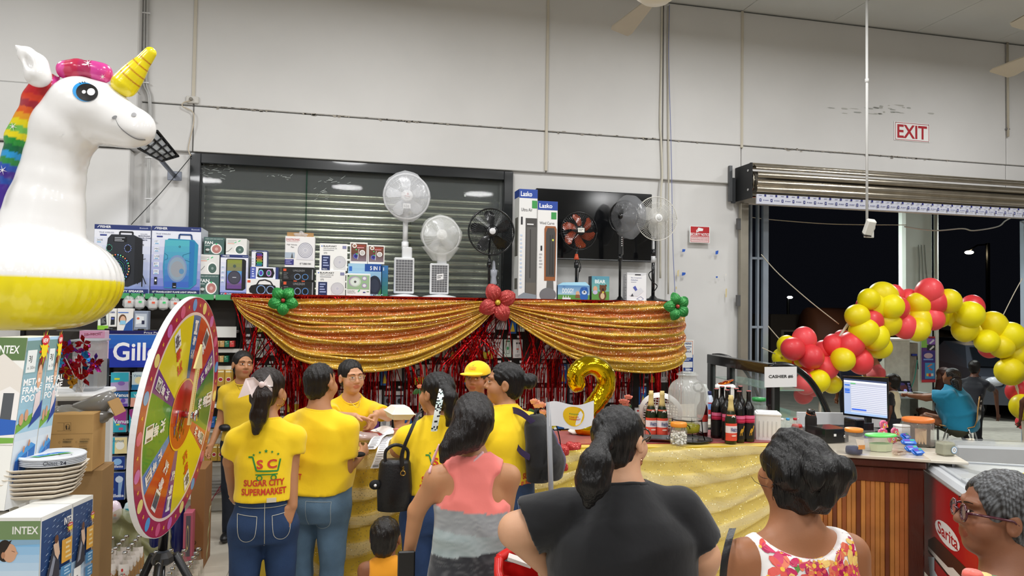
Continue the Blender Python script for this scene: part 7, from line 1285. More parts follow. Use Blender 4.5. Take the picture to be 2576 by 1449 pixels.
# red ice-cream freezer
FZ = .87; f0 = G(2320, 1160, FZ); f1 = G(2440, 1243, FZ); f2 = G(2576, 1176, FZ); e1 = (f1-f0); e1.z = 0; e1.normalize(); e2 = (f2-f0); e2.z = 0; e2.normalize(); e2 = (e2-e1*e2.dot(e1)).normalized(); t = thing('ice_cream_freezer', 'red chest freezer with grey rim, sliding glass top and ice-cream sandwich picture', 'freezer', (f0.x, f0.y, 0), atan2(e1.y, e1.x))
sg = 1 if e1.x*e2.y-e1.y*e2.x > 0 else -1; LF, WF = 1.5, .66
MB(mat='gloss', col='c01418').box((LF/2, sg*WF/2, .46), (LF, WF, .74), b=.02).obj('cabinet', t); MB(mat='plastic', col='b9bcc0').box((LF/2, sg*WF/2, FZ-.02), (LF+.05, WF+.06, .07), b=.025).obj('rim', t)
for i, (xa_, xb_, z) in enumerate(((.06, .82, .018), (.70, LF-.06, .026))): MB(mat='thinglass', col='8a9094').box(((xa_+xb_)/2, sg*WF/2, FZ+z), (xb_-xa_, WF-.12, .006)).obj('sliding_lid', t); MB(mat='plastic', col='a8acb0').box((xa_, sg*WF/2, FZ+z), (.03, WF-.08, .016), b=.004).box((xb_, sg*WF/2, FZ+z), (.03, WF-.08, .016), b=.004).box(((xa_+xb_)/2, sg*.05, FZ+z), (xb_-xa_, .03, .016), b=.004).obj('lid_frame', t)
MB(mat='plastic', col='3a3e44').box((LF/2, sg*WF/2, FZ+.010), (LF-.1, WF-.12, .004)).obj('interior', t); MB(mat='plastic', col='444444').box((LF/2, sg*WF/2, .05), (LF-.1, WF-.1, .08)).obj('base', t)
m = MB(mat='print')
if sg > 0: m.frame((0, -.0008, .1), (LF*3.2, 0, 0), (0, 0, .72))
else: m.frame((LF, .0008, .1), (-LF, 0, 0), (0, 0, .72))
UX = (lambda u: u) if sg > 0 else (lambda u: 1-u)
m.draw('c,.115,.57,.052,.095,f4f2f2;T,Sarita,.075,.52,.11,b81c20,.085;p,4a2416,.03 .36 .06 .45 .2 .45 .2 .33 .12 .3 .03 .3;p,f0e8e0,.03 .3 .12 .3 .14 .34 .2 .33 .2 .27 .12 .24 .03 .27;p,3a1a10,.03 .27 .12 .24 .12 .22 .03 .245;p,e8f0f6,.03 .2 .06 .26 .06 .14 .14 .02 .04 .0;c,.045,.2,.01,.02,e8f0f6;p,5a2a18,.12 .1 .2 .16 .24 .1 .22 .0 .14 0')
m.obj('printed_side', t)
t = thing('glass_freezer', 'edge of a long glass-topped freezer beyond the red one', 'freezer', (G(2440, 1130, .8).x+.55, G(2440, 1130, .8).y+.2, 0), -.35); MB(mat='plastic', col='b4b8ba').box((0, 0, .4), (.9, .3, .78), b=.02).obj('cabinet', t); MB(mat='thinglass', col='c8ccce').box((0, 0, .80), (.86, .26, .02), b=.004).obj('lid', t)
# ================= balloon arch =================
BR = [(2222, 746, 36, 'y'), (2249, 741, 24, 'r'), (2186, 754, 27, 'y'), (2195, 774, 36, 'y'), (2240, 770, 24, 'y'), (2240, 771, 33, 'y'), (2174, 768, 20, 'r'), (2157, 795, 30, 'y'), (2187, 809, 34, 'r'), (2228, 811, 35, 'y'), (2172, 836, 36, 'y'), (2201, 846, 34, 'y'), (2210, 872, 30, 'y'),
 (2256, 775, 30, 'r'), (2285, 751, 24, 'r'), (2281, 778, 26, 'r'), (2265, 815, 26, 'y'), (2275, 820, 30, 'r'), (2311, 767, 30, 'y'), (2337, 735, 32, 'r'), (2348, 763, 31, 'r'), (2311, 806, 34, 'y'), (2309, 828, 29, 'y'), (2343, 800, 29, 'r'), (2365, 797, 26, 'y'), (2386, 758, 30, 'y'), (2364, 745, 14, 'r'), (2391, 789, 20, 'r'), (2404, 797, 26, 'y'), (2246, 820, 22, 'r'), (2313, 752, 14, 'r'), (2327, 782, 18, 'y'), (2380, 772, 16, 'r'),
 (2445, 774, 28, 'r'), (2440, 792, 33, 'y'), (2455, 806, 20, 'r'), (2428, 828, 30, 'y'), (2463, 834, 26, 'y'), (2410, 820, 14, 'r'), (2498, 820, 33, 'y'), (2483, 858, 28, 'y'), (2490, 872, 26, 'r'), (2522, 848, 32, 'r'), (2542, 846, 33, 'y'), (2520, 872, 28, 'y'), (2552, 888, 33, 'y'), (2565, 868, 26, 'r'), (2541, 935, 33, 'y'), (2572, 940, 26, 'y'), (2560, 985, 26, 'r'), (2578, 968, 26, 'r'), (2572, 1024, 28, 'y'), (2576, 1062, 18, 'r'), (2570, 908, 22, 'r'),
 (2023, 855, 31, 'r'), (1978, 868, 24, 'y'), (1995, 878, 30, 'r'), (1968, 900, 26, 'y'), (2039, 897, 32, 'r'), (2015, 904, 18, 'y'), (2012, 920, 22, 'r'), (2034, 938, 25, 'r'), (2028, 965, 28, 'r'), (2022, 992, 24, 'r'), (2046, 975, 22, 'r'), (2076, 880, 25, 'r'), (2098, 869, 27, 'r'), (2141, 867, 33, 'r'), (2171, 874, 24, 'r'), (2075, 894, 22, 'r'), (2164, 908, 31, 'r'), (2120, 904, 30, 'y'), (2077, 926, 30, 'r'), (2097, 902, 14, 'y'), (2059, 958, 29, 'y'), (2092, 965, 25, 'y'), (2120, 849, 20, 'r')]
def near(dx, px, py): return ((px-dx[0])**2+(py-dx[1])**2)**.5
arch = [(1966, 900), (2025, 890), (2062, 930), (2105, 890), (2150, 850), (2190, 800), (2250, 775), (2320, 780), (2390, 780), (2440, 805), (2500, 840), (2545, 880), (2566, 960), (2574, 1060)]
pal = {'y': ['f4e60c', 'f0de06', 'ecd810'], 'r': ['ec4248', 'f04c52', 'e03c42']}; rr = random.Random(17); secn = lambda x: 'left cluster by the cashier sign' if x < 2060 else ('left of the column' if x < 2215 else ('crown of the arch' if x < 2420 else 'right-hand leg of the arch'))
bb_ = sorted(range(len(BR)), key=lambda i: -BR[i][2])
seq = {}; YA = 7.55
for i, (x, y, r, c) in enumerate(BR):
 dep = YA+(.16 if r < 27 else -.05)+(.10 if i % 3 == 0 else 0)+(.05 if c == 'r' else 0); o = P(x, y, dep); R = (P(x+r, y, dep)-o).length*.86
 near_i = sorted(((hypot(x-q[0], y-q[1]), j) for j, q in enumerate(BR) if j != i))[0][1]; nq = BR[near_i]
 pos = 'above' if y < nq[1]-10 else ('below' if y > nq[1]+10 else ('left of' if x < nq[0] else 'right of'))
 size = 'large' if r >= 32 else ('medium' if r >= 25 else 'small'); col_ = 'yellow' if c == 'y' else 'red'; nc = 'yellow' if nq[3] == 'y' else 'red'
 key = f'{size} {col_} balloon {pos} a {nc} one, {secn(x)}'; seq[key] = seq.get(key, 0)+1
 t = thing('balloon', key if seq[key] == 1 else key+['', '', ', second one', ', third one', ', fourth one', ', fifth one'][min(seq[key], 5)], 'balloon', o, 0, 'balloons of the arch')
 ctr = min(arch, key=lambda q: hypot(q[0]-x, q[1]-y)); dirv = (P(ctr[0], ctr[1], YA+.1)-o); dirv = dirv.normalized() if dirv.length > .02 else Vector((0, 1, 0)); Rm = dirv.to_track_quat('Z', 'Y').to_matrix()
 MB(mat='balloon', col=rr.choice(pal[c])).ell((0, 0, 0), (R, R, R*1.12), 24, 16, R=Rm, fn=lambda p: Vector((p.x*(1-.12*max(p.z/R, 0)**2), p.y*(1-.12*max(p.z/R, 0)**2), p.z))).obj('skin', t); MB(mat='balloon', col='b8a010' if c == 'y' else 'a02028').lathe(Rm @ Vector((0, 0, R*1.1)), [(.004, 0), (.012, .02), (.013, .024), (.001, .024)], 8, dirv).obj('knot', t)
o = P(2065, 1040, YA+.12); t = thing('arch_frame', 'cream plastic pipe frame carrying the balloon arch', 'frame', (o.x, o.y, .0)); O = t.location; pp = [P(x, y, YA+.12)-O for x, y in ((2062, 1050), (2066, 990), (2078, 930), (2095, 880), (2130, 820), (2170, 775), (2230, 765), (2320, 775), (2400, 780), (2450, 812), (2490, 840), (2520, 885), (2550, 950), (2566, 1010), (2573, 1060))]; pp = [Vector((pp[0].x, pp[0].y, .02))]+pp+[Vector((pp[-1].x+.02, pp[-1].y, .02))]
MB(mat='plastic', col='d8d0be').tube(spline(pp, 4), .017, 8).obj('pipe', t)
def rope(lab, pts, Y, r=.006, col='c0b8a4', nm='rope'): o = P(*pts[0], Y); t = thing(nm, lab, 'rope', o); MB(mat='paper', col=col).tube(spline([P(*p_, Y)-o for p_ in pts], 5), r, 6).obj('strand', t); return t
rope('twine tied from the grey screen post down to the left shoulder of the arch', [(1915, 640), (1960, 690), (2040, 760), (2110, 815)], 7.72); rope('twine tied from the right post to the arch', [(2572, 700), (2550, 740), (2520, 800)], 7.72); rope('short twine from the screen to the lowest left balloons', [(1917, 875), (1950, 890)], 7.75); rope('twine from the lower screen rail to the left balloon cluster', [(1932, 820), (1962, 855)], 7.75)
rope('white wire drooping across the open doorway to the column', [(1880, 545), (1935, 552), (2060, 562), (2150, 565), (2280, 566)], 8.1, .005, nm='wire'); rope('thick white cable looped from the column to the right top of the doorway', [(2275, 570), (2350, 580), (2420, 575), (2450, 580), (2510, 570), (2530, 555), (2560, 540)], 8.1, .009, 'c8c8c4', nm='wire')
# ================= outside =================
Yc = 10.4; a, b = P(2274, 700, Yc), P(2349, 700, Yc); t = thing('column', 'white square column standing outside the doorway', 'column', ((a.x+b.x)/2, Yc+.2, 0)); w = b.x-a.x; MB(mat='wall', col='dfe8e0').box((0, -.12, 2.0), (w, .16, 4.0), b=.04).obj('shaft', t); MB(mat='plastic', col='e0e0d4').cyl((w/2+.03, -.22, 0), (w/2+.03, -.22, 4.0), .035, n=14).obj('drain_pipe', t)
m = MB(mat='paper', col='8a9088'); [m.tube(spline([Vector((x0-.02, -.215, 3.1)), Vector((x0, -.215, 2.8)), Vector((x0+.02*k, -.215, 2.4)), Vector((x0+.05, -.215, 2.0))], 5), .006, 5) for k, x0 in enumerate((-.0, .06, .12))]; m.obj('cable', t)
Ye = 9.3; a, b = P(2226, 900, Ye), P(2290, 900, Ye); z1 = P(2250, 856, Ye).z; t = thing('white_cabinet', 'tall dirty white cabinet standing outside in front of the column', 'cabinet', (a.x, Ye, 0)); w = b.x-a.x; MB(mat='concrete', col='c4c6b8').box((w/2, .25, z1/2), (w, .5, z1), b=.012).obj('body', t); MB(mat='concrete', col='8e8a7c').box((w+.10, .28, z1/2-.02), (.2, .44, z1-.04), b=.01).obj('side_panel', t); MB(mat='paint', col='e2e0d6').box((w/2+.09, .25, z1+.01), (w+.25, .52, .03), b=.006).obj('top', t)
m = MB(mat='rubber', col='3a8a78'); m.tube(spline([(w+.12, -.0, z1-.3), (w+.10, -.02, 1.2), (w+.05, -.02, .95), (w-.02, -.02, .8)], 6), .008, 6).tube(spline([(w+.14, .02, z1-.35), (w+.12, .0, 1.3), (w+.14, 0, 1.1)], 5), .006, 6, col='1a1a1a').box((w+.11, .05, z1-.22), (.09, .03, .03), col='2a3a90'); m.obj('cable', t)
sign('menu_poster', 'tall purple, blue and red ice-lolly poster on the column', 'poster', ((2318, 962), (2353, 963), (2318, 850)), 10.37, 'r,0,0,1,1,5a2a78;r,0,.78,.5,1,8ac050;r,.4,.86,1,.99,8a5ab0;p,e0dce4,.55 .88 .85 .97 .95 .94 .65 .86;r,.4,.72,1,.84,17171c;p,d8d4d0,.55 .74 .85 .83 .95 .80 .65 .72;r,.1,.46,.95,.70,3a2a80;c,.5,.6,.32,.06,c8a8b0;r,.15,.5,.85,.53,7aa0e0;r,.25,.08,.95,.44,3a90c8;p,d87a50,.4 .36 .7 .42 .8 .4 .5 .34;p,c84a3a,.5 .3 .75 .26 .8 .29 .55 .33;r,.35,.14,.55,.2,e8c050;r,.5,.13,.7,.2,c83038;r,.68,.14,.85,.2,e8e0d8;r,0,0,1,.06,c83038')
sign('red_banner', 'red strip banner on the column above the lolly poster', 'banner', ((2278, 852), (2352, 853), (2278, 846)), 10.37, 'r,0,0,1,1,b83038')
t = thing('folding_table', 'white folding table outside in front of the seated man in blue', 'table', (P(2300, 1010, 8.9).x, 8.95, 0)); MB(mat='plastic', col='d8e0dc').box((.05, .25, .74), (.95, .7, .045), b=.015).obj('tabletop', t);
for x in (-.22, .45): MB(mat='metal', col='8a8e90').cyl((x, .0, 0), (x, .0, .72), .014, n=8).cyl((x, .5, 0), (x, .5, .72), .014, n=8).obj('leg', t)
t2 = thing('laptop', 'open laptop with a photo of a face on its dark screen, on the folding table', 'laptop', (P(2300, 1000, 8.95).x+.02, 9.05, .765), -.1); MB(mat='gloss', col='17171a').box((0, 0, .008), (.30, .2, .014), b=.003).obj('base', t2); R = Matrix.Rotation(-.35, 3, 'X'); m = MB(mat='gloss', col='17171a').box(R @ Vector((0, .12, .12))+Vector((0, .02, 0)), (.30, .01, .20), R=R, b=.003); m.obj('lid', t2)
o_ = R @ Vector((-.14, .112, .03))+Vector((0, .02, 0)); MB(mat='screen').frame(o_, Vector((.28, 0, 0)), R @ Vector((0, 0, .18))).draw('r,0,0,1,1,0c0c12;c,.55,.5,.22,.34,3a2020;c,.5,.78,.18,.12,2a2244;c,.62,.22,.1,.14,7a7ab0;b,.02,.1,.18,.9,6,5a5a80;b,.82,.1,.98,.9,6,5a5a80', mat='screen').obj('screen', t2)
t2 = thing('desk_phone', 'white keyboard-like device on the left end of the folding table', 'device', (P(2262, 1000, 9.0).x, 8.95, .765)); MB(mat='plastic', col='b8bcb8').box((0, 0, .02), (.26, .16, .04), b=.01).obj('body', t2)
# chair of the seated man
cx_ = P(2415, 1060, 8.25); t = thing('cafe_chair', 'brown shell chair with a smiley cut-out and chrome legs, outside', 'chair', (cx_.x, 8.25, 0), -.9); sh_ = lambda u, v: None
prof = [(-.22, .44), (-.1, .43), (.1, .43), (.18, .46), (.21, .55), (.22, .7), (.24, .86)]
MB(mat='gloss', col='2e1c14').grid(lambda u, v: Vector(((v*6 >= 6 and prof[6][0] or prof[int(v*6)][0]+(prof[min(int(v*6)+1, 6)][0]-prof[int(v*6)][0])*(v*6-int(v*6))), (u-.5)*.4*(1-.15*v), (v*6 >= 6 and prof[6][1] or prof[int(v*6)][1]+(prof[min(int(v*6)+1, 6)][1]-prof[int(v*6)][1])*(v*6-int(v*6))))), 6, 24).grid(lambda u, v: Vector(((v*6 >= 6 and prof[6][0] or prof[int(v*6)][0]+(prof[min(int(v*6)+1, 6)][0]-prof[int(v*6)][0])*(v*6-int(v*6)))+.012, (u-.5)*.4*(1-.15*v), (v*6 >= 6 and prof[6][1] or prof[int(v*6)][1]+(prof[min(int(v*6)+1, 6)][1]-prof[int(v*6)][1])*(v*6-int(v*6)))-.008)), 6, 24).tube([(x+.006, -.2, z-.004) for x, z in prof], .008, 6, col='c89a5a').obj('shell', t)
for sx_ in (-.19, .19):
 for s2 in (-1, 1): MB(mat='chrome', col='c8ccd0').tube(spline([(0, sx_*.5, .42), (s2*.12, sx_, .41), (s2*.22, sx_*1.1, 0)], 5), .011, 8).obj('leg', t)
MB(mat='print', col='e8e8e4').box((.245, -.05, .78), (.006, .015, .02)).box((.245, .03, .78), (.006, .015, .02)).tube([(.238, -.06, .70), (.236, -.01, .66), (.238, .05, .72)], .006, 6).obj('smiley', t)
# street lamp, far houses, cars
o = P(2438, 635, 24); t = thing('street_lamp', 'lit street lamp on a dark pole far across the road', 'lamp', (o.x, 24, 0)); MB(mat='lamp', col='ffe8c0').ell((0, 0, o.z), (.16, .16, .07), 12, 8).obj('lamp_head', t); MB(mat='metal', col='30302e').cyl((.9, 0, 0), (.9, 0, o.z+.4), .08, n=8).tube([(.9, 0, o.z+.35), (.4, 0, o.z+.3), (0, 0, o.z+.08)], .035, 6).obj('pole', t)
o = P(1987, 748, 22); t = thing('street_lamp', 'small white lamp far behind the left of the doorway', 'lamp', (o.x, 22, 0)); MB(mat='lamp', col='f4f4ff').ell((0, 0, o.z), (.09, .09, .045), 10, 6).obj('lamp_head', t); MB(mat='metal', col='30302e').cyl((0, .1, 0), (0, .1, o.z+.05), .05, n=8).obj('pole', t)
def house(lab, x0, x1, y0, y1, Y, col, rf, arch_=0):
 a, b = P(x0, y1, Y), P(x1, y1, Y); z = P(x0, y0, Y).z; w = b.x-a.x; t = thing('building', lab, 'building', (a.x, Y, 0)); MB(mat='wall', col=col).box((w/2, 2, z/2), (w, 4, z), b=.03).obj('walls', t)
 if arch_:
  MB(mat='paint', col=rf).lathe((w*.25, -.6, z*.62), [(w*.3, 0), (w*.3, w*.5)], 16, (1, 0, 0), sx=.6).obj('awning', t)
 else: MB(mat='dullmetal', col=rf).box((w/2, 1.6, z+.12), (w+.6, 5.2, .12), R=Matrix.Rotation(.06, 3, 'X')).obj('roof', t)
 n = max(2, int(w/1.2))
 for i in range(n): x = w*(i+.5)/n; f = MB(mat='gloss', col='8a8478').box((x, -.01, z*.55), (w/n*.6, .06, z*.42), b=.01).obj('window', t); MB(mat='darkglass', col='23262a').box((x, -.045, z*.55), (w/n*.5, .01, z*.36)).box((x, -.05, z*.55), (.03, .012, z*.36), col='6a665c').obj('pane', f)
house('low dark house with a rounded brown awning far behind the left of the doorway', 1940, 2170, 790, 980, 19, '4a4038', '8a5238', 1); house('brown house with a tin roof and barred windows across the road', 2352, 2480, 822, 940, 19, '6a543c', '7a7468'); house('dim grey house behind the white cabinet', 2190, 2290, 835, 980, 26, '55554c', '44443e')
def car(lab, px, py, Y, col, rz, s=1.0, red=0):
 o = P(px, py, Y); t = thing('car', lab, 'car', (o.x, Y, 0), rz); L, Wd = 4.0*s, 1.7*s
 body = [(-L/2, .3), (-L/2, .62), (-L/2+.15, .8), (-L*.26, .9), (-L*.12, 1.32), (L*.22, 1.36), (L*.42, .95), (L/2, .86), (L/2, .3)]
 sec = lambda x: (x,)
 m = MB(mat='gloss', col=col, sm=False); n = len(body); k = [1, 1, .98, .95, .78, .78, .93, .98, 1]
 m.add([(x, -Wd/2*q, z) for (x, z), q in zip(body, k)]+[(x, Wd/2*q, z) for (x, z), q in zip(body, k)], [tuple(range(n))[::-1], tuple(range(n, 2*n))]+[(i, (i+1) % n, n+(i+1) % n, n+i) for i in range(n)]); m.obj('body', t)
 MB(mat='darkglass', col='15181c').prism([(-L*.23, -Wd*.475, .93), (-L*.11, -Wd*.41, 1.27), (L*.2, -Wd*.41, 1.3), (L*.36, -Wd*.47, .96)], (0, .02, 0)).prism([(-L*.262, -Wd*.40, .93), (-L*.262, Wd*.40, .93), (-L*.135, Wd*.36, 1.28), (-L*.135, -Wd*.36, 1.28)], (-.02, 0, .01)).obj('windows', t)
 for x in (-L*.32, L*.32):
  for y in (-Wd/2+.05, Wd/2-.2): MB(mat='rubber', col='111111').cyl((x, y, .31), (x, y+.18, .31), .31, n=20).cyl((x, y-.01, .31), (x, y+.02, .31), .19, n=14, mat='metal', col='888888').obj('wheel', t)
 MB(mat='darkglass', col='0c0c0e').box((-L/2-.005, 0, .5), (.02, .9*s, .2), b=.005).box((-L/2-.005, 0, .72), (.02, .7*s, .08), b=.005).obj('grille', t); MB(mat='chrome', col='b8bcc0').box((-L/2-.015, 0, .73), (.02, .3, .04)).obj('badge_bar', t)
 for y in (-Wd*.38, Wd*.38): MB(mat='gloss', col='b8bcc4').ell((-L/2+.04, y, .72), (.08, .16, .09), 12, 8).obj('headlight', t)
 MB(mat='print', col='c8c4c0').box((-L/2-.02, 0, .42), (.01, .3, .1)).obj('number_plate', t)
 if red: MB(mat='screen', col='ff2010').ell((-L/2-.01, -Wd*.4, .85), (.05, .09, .06), 10, 6).obj('tail_light', t)
car('grey car parked outside facing the doorway, behind the bending person', 2500, 1060, 12.4, '3a3e46', radians(62)); car('dark car with a lit red tail light across the road', 2440, 925, 16.4, '15161a', radians(8), 1.0, 1)
# ================= people =================
SK = {'tan': 'b5805a', 'light': 'd09b78', 'brown': '8f5c3e', 'dark': '5c3826', 'pale': 'd8a684'}
from mathutils.bvhtree import BVHTree
def hand(s, w, d, n, th, size=1, curl=.35, spread=.22, curls=None):
 """w wrist, d finger direction, n palm normal (fingers curl towards it), th thumb side vector"""
 w, d, n = Vector(w), Vector(d).normalized(), Vector(n); n = (n-d*n.dot(d)).normalized(); t = Vector(th); t = (t-d*t.dot(d)-n*t.dot(n)).normalized(); z = size
 for i, (o, L) in enumerate(((.026, .068), (.009, .078), (-.008, .073), (-.024, .058))):
  b = w+d*(.078*z-abs(o)*.25)+t*o*z; s.cap(w+d*.01+t*o*.45*z, b, .0135*z, .0115*z, k=.008)
  c = (curls[i] if curls else curl); dv = (d+t*o*spread*14).normalized(); p = b
  for j, (f, r0, r1) in enumerate(((.45, .0098, .0090), (.30, .0090, .0083), (.25, .0083, .0070))):
   a = c*(j+1)*.8; q = p+(dv*cos(a)+n*sin(a))*L*f*z*1.05; s.cap(p, q, r0*z, r1*z, k=.003); p = q
 p = w+d*.022*z+t*.022*z; q = p+(d*.5+t*.75+n*.35).normalized()*.038*z; s.cap(w+d*.015, p, .014*z, .013*z, k=.008).cap(p, q, .0125*z, .0105*z, k=.008); s.cap(q, q+(d*.85+t*.25+n*.35).normalized()*.030*z, .0105*z, .0085*z, k=.003)
def numwave(seed, A, f=1):
 r = random.Random(seed); W = [(r.uniform(-9, 9)*f, r.uniform(-7, 7)*f, r.uniform(6, 20)*f*r.choice((-1, 1)), r.uniform(0, 6)) for _ in range(5)]
 def fn(x, y, z):
  o = 0
  for a, b, c, p in W: o = o+np.sin(a*x+b*y+c*z+p+1.5*np.sin(c*.4*x+a*.5*z+p))
  return A*np.clip(1-np.abs(o)/2.2, -.2, 1)
 return fn
def person(label, hp, dep, yaw, hyaw=None, hpitch=0, hroll=0, skin='tan', H=None, sh=.165, ch=.155, wa=.14, hi=.165, dch=.105, dwa=.10, dhi=.115, lean=(0, 0), hoff=(0, .02), ar=1, L=None, R=None, shirt=None, pants='denim', pcol='2f4668', hair=None, hcol='14100e', hands=None, face=0, legs=None, hs=1, fold=.0045, res=.0105, neck=.048, extra=None, floor=True, belly=0, sl=.55, hem=.84, seat=0, sy_=0):
 hyaw = yaw if hyaw is None else hyaw; hw = D(hp[0], hp[1], dep); H = H or hw.z/.925; k = H/1.6; cy_, sy = cos(yaw), sin(yaw)
 if seat: k = H/1.6
 ox, oy = lean[0]+hoff[0], lean[1]+hoff[1]; base = Vector((hw.x-(ox*cy_-oy*sy), hw.y-(ox*sy+oy*cy_), 0)); zo = hw.z-H*.925
 t = thing('person', label, 'person', base, yaw); inv = lambda p: Vector(((p.x-base.x)*cy_+(p.y-base.y)*sy, -(p.x-base.x)*sy+(p.y-base.y)*cy_, p.z))
 J = lambda q: inv(D(q[0], q[1], dep+(q[2] if len(q) > 2 else 0))) if q[0] > 3 else Vector(q)*k
 hc = Vector((ox, oy, hw.z)); Rh = np.array(Matrix.Rotation(hyaw-yaw, 3, 'Z') @ Matrix.Rotation(hpitch, 3, 'X') @ Matrix.Rotation(hroll, 3, 'Y')); hl = lambda x, y, z: hc+Vector(Rh @ np.array((x, y, z)))*hs
 Z = lambda z: z*k+zo; lx = lambda z: lean[0]*max(0, min(1, (z-.85)/.45)); ly = lambda z: lean[1]*max(0, min(1, (z-.85)/.45))
 rows = [(.74, hi*.93, dhi*.9, 0), (.82, hi, dhi, -.01), (.90, (hi+wa)/2*1.0, (dhi+dwa)/2, belly*.5), (1.0, wa, dwa, belly), (1.10, (wa+ch)/2, (dwa+dch)/2, belly*.6), (1.18, ch, dch, .005), (1.245, sh*.82, dch*.86, 0), (1.29, sh*.60, dch*.66, -.005), (1.335, sh*.40, dch*.48, -.005), (1.365, sh*.26, dch*.4, 0)]
 TR = [(Z(z), lx(z), ly(z)+cy, a*k, b*k) for z, a, b, cy in rows]
 SJ = [Vector((sd*(sh-.012)*k+lx(1.3), ly(1.3)-.005, Z(1.245))) for sd in (-1, 1)]
 arms = []
 for sd, A_, S in ((-1, L, SJ[0]), (1, R, SJ[1])):
  if A_ is None: e = S+Vector((sd*.05, -.02, -.27))*k; w = e+Vector((sd*.0, .05, -.235))*k
  else: e, w = J(A_[0]), J(A_[1])
  arms.append((S, e, w))
 lg = []
 for sd in (-1, 1):
  h0 = Vector((sd*.085*k*(hi/.165), 0, Z(.80))); kn = Vector((sd*.09*k, .01, .44*k)); an = Vector((sd*.09*k, -.01, .07*k))
  if legs: kn, an = [Vector(q) for q in legs[0 if sd < 0 else 1]]
  lg.append((h0, kn, an))
 fine = []
 if face or hs != 1 or dep < 5: fine.append((tuple(hc), .135*hs))
 if hands: fine += [(tuple(J(h[0])+Vector(h[1]).normalized()*.06), .11) for h in hands]
 allp = [hc]+[p for a in arms for p in a]+[p for a in lg for p in a]
 lo = [min(p[i] for p in allp)-.24 for i in range(3)]; hi_ = [max(p[i] for p in allp)+.24 for i in range(3)]; lo[2] = max(lo[2], 0.0-.02)
 s = SDF(lo, hi_, res*1.15, fine[:3], .0042 if face else .0055)
 s.loft(TR, k=.03, inf=-.012); s.cap(SJ[0], SJ[1], .045*k, k=.03)
 nb = Vector((lx(1.3), ly(1.3)-.005, Z(1.31))); [s.cap(nb, q, .05*k, .040*ar**.6*k, k=.03) for q in SJ]; s.cap(nb, hl(0, -.012, -.055), neck*1.12*k**.5, neck, k=.035)
 for S, e, w in arms: s.cap(S, e, .044*ar**.8*k, .037*ar*k, k=.03).cap(e, w, .037*ar*k, .0245*ar**.5*k, k=.012)
 for h0, kn, an in lg: s.cap(h0, kn, .075*k, .05*k, k=.02).cap(kn, an, .048*k, .034*k, k=.015)
 E = lambda x, y, z, rx, ry, rz, kk=.012, op='add': s.ell(hl(x, y, z), (rx*hs, ry*hs, rz*hs), k=kk, op=op, R=Rh)
 E(0, -.014, .030, .077, .094, .082); E(0, .022, -.035, .060, .068, .080, .02); E(0, .060, -.082, .026, .022, .022, .02)
 for sd in (-1, 1):
  E(sd*.036, .050, -.032, .030, .032, .032, .018); E(sd*.030, .090, .010, .017, .016, .012, .010, 'cut') if face else None
  E(sd*.078, -.004, -.008, .010, .020, .030, .008); E(sd*.086, .004, -.008, .006, .009, .016, .006, 'cut')
  if face: s.cap(hl(sd*.012, .082, .030), hl(sd*.044, .070, .032), .009*hs, .008*hs, k=.012); E(sd*.013, .088, -.026, .009, .010, .008, .008); s.cap(hl(sd*.018, .080, .004), hl(sd*.040, .074, .004), .0075*hs, k=.006)
 s.cap(hl(0, .083, .012), hl(0, .100, -.020), .008*hs, .012*hs, k=.010)
 s.cap(hl(-.014, .084, -.050), hl(.014, .084, -.050), .0075*hs, k=.006).cap(hl(-.012, .082, -.061), hl(.012, .082, -.061), .008*hs, k=.006)
 if face == 2: E(0, .097, -.056, .012, .014, .005, .004, 'cut')
 for h in hands or []: hand(s, J(h[0]), h[1], h[2], h[3], h[4] if len(h) > 4 else 1, **(h[5] if len(h) > 5 else {}))
 if not hands or len(hands) < 2:
  for i, (S, e, w) in enumerate(arms):
   if hands and any((J(h[0])-w).length < .09 for h in hands): continue
   dd = (w-e).normalized(); hand(s, w, dd, Vector((-.3 if i else .3, .3, 0)), Vector((0, 1, 0)) if abs(dd.z) > .5 else Vector((0, 0, 1)), k*.95, .35)
 sc_ = np.array(lin(SK.get(skin, skin))); hcn = np.array(hc[:])
 def cf(V):
  o = np.tile(sc_, (len(V), 1)); q = (V-hcn) @ Rh/hs; n_ = .5+.5*np.sin(V[:, 0]*40+3*np.sin(V[:, 2]*31)); o *= (1-.05*n_)[:, None]
  if face:
   lip = ((q[:, 0]/.025)**2+((q[:, 2]+.055)/.0135)**2 < 1) & (q[:, 1] > .07); o[lip] = o[lip]*np.array((.86, .52, .50)); ck = np.exp(-(((np.abs(q[:, 0])-.045)/.02)**2+((q[:, 2]+.03)/.02)**2))*(q[:, 1] > .02); o *= 1-ck[:, None]*np.array((0, .10, .12))
   if face == 2: mo = (np.abs(q[:, 2]+.056) < .004) & (np.abs(q[:, 0]) < .013) & (q[:, 1] > .07); o[mo] = np.array((.05, .01, .01))
  return o
 mobj('body', s.mesh('body', 'skin', cf, 1), t)
 # eyes and brows sit on the face
 if face:
  for sd in (-1, 1):
   def al(u, v, sd=sd, g=1, off=0): x = (u-.5)*.028*g; zz = (v-.5)*.0115*g*sin(pi*min(max(u, .03), .97))**.7*2*.62; return hl(sd*.031+x, .0835-.55*x*sd-abs(x)*.25+off, .007+zz)
   def ec(u, v, sd=sd): x = (u-.5)*.028+(.003); r = hypot(x, (v-.5)*.0115); return '120c0a' if v > .86 or r < .0030 else ('3a2416' if r < .0056 else 'e6ded8')
   MB(mat='eye').grid(al, 14, 8, ec).obj('eye', t)
   MB(mat='hair', col='1a120e').grid(lambda u, v, sd=sd: hl(sd*(.014+.034*u), .0935-.024*u*u, .029+.006*sin(pi*u*.8)-.004*u+(v-.5)*.005*(1.1-u)), 8, 2).obj('eyebrow', t)
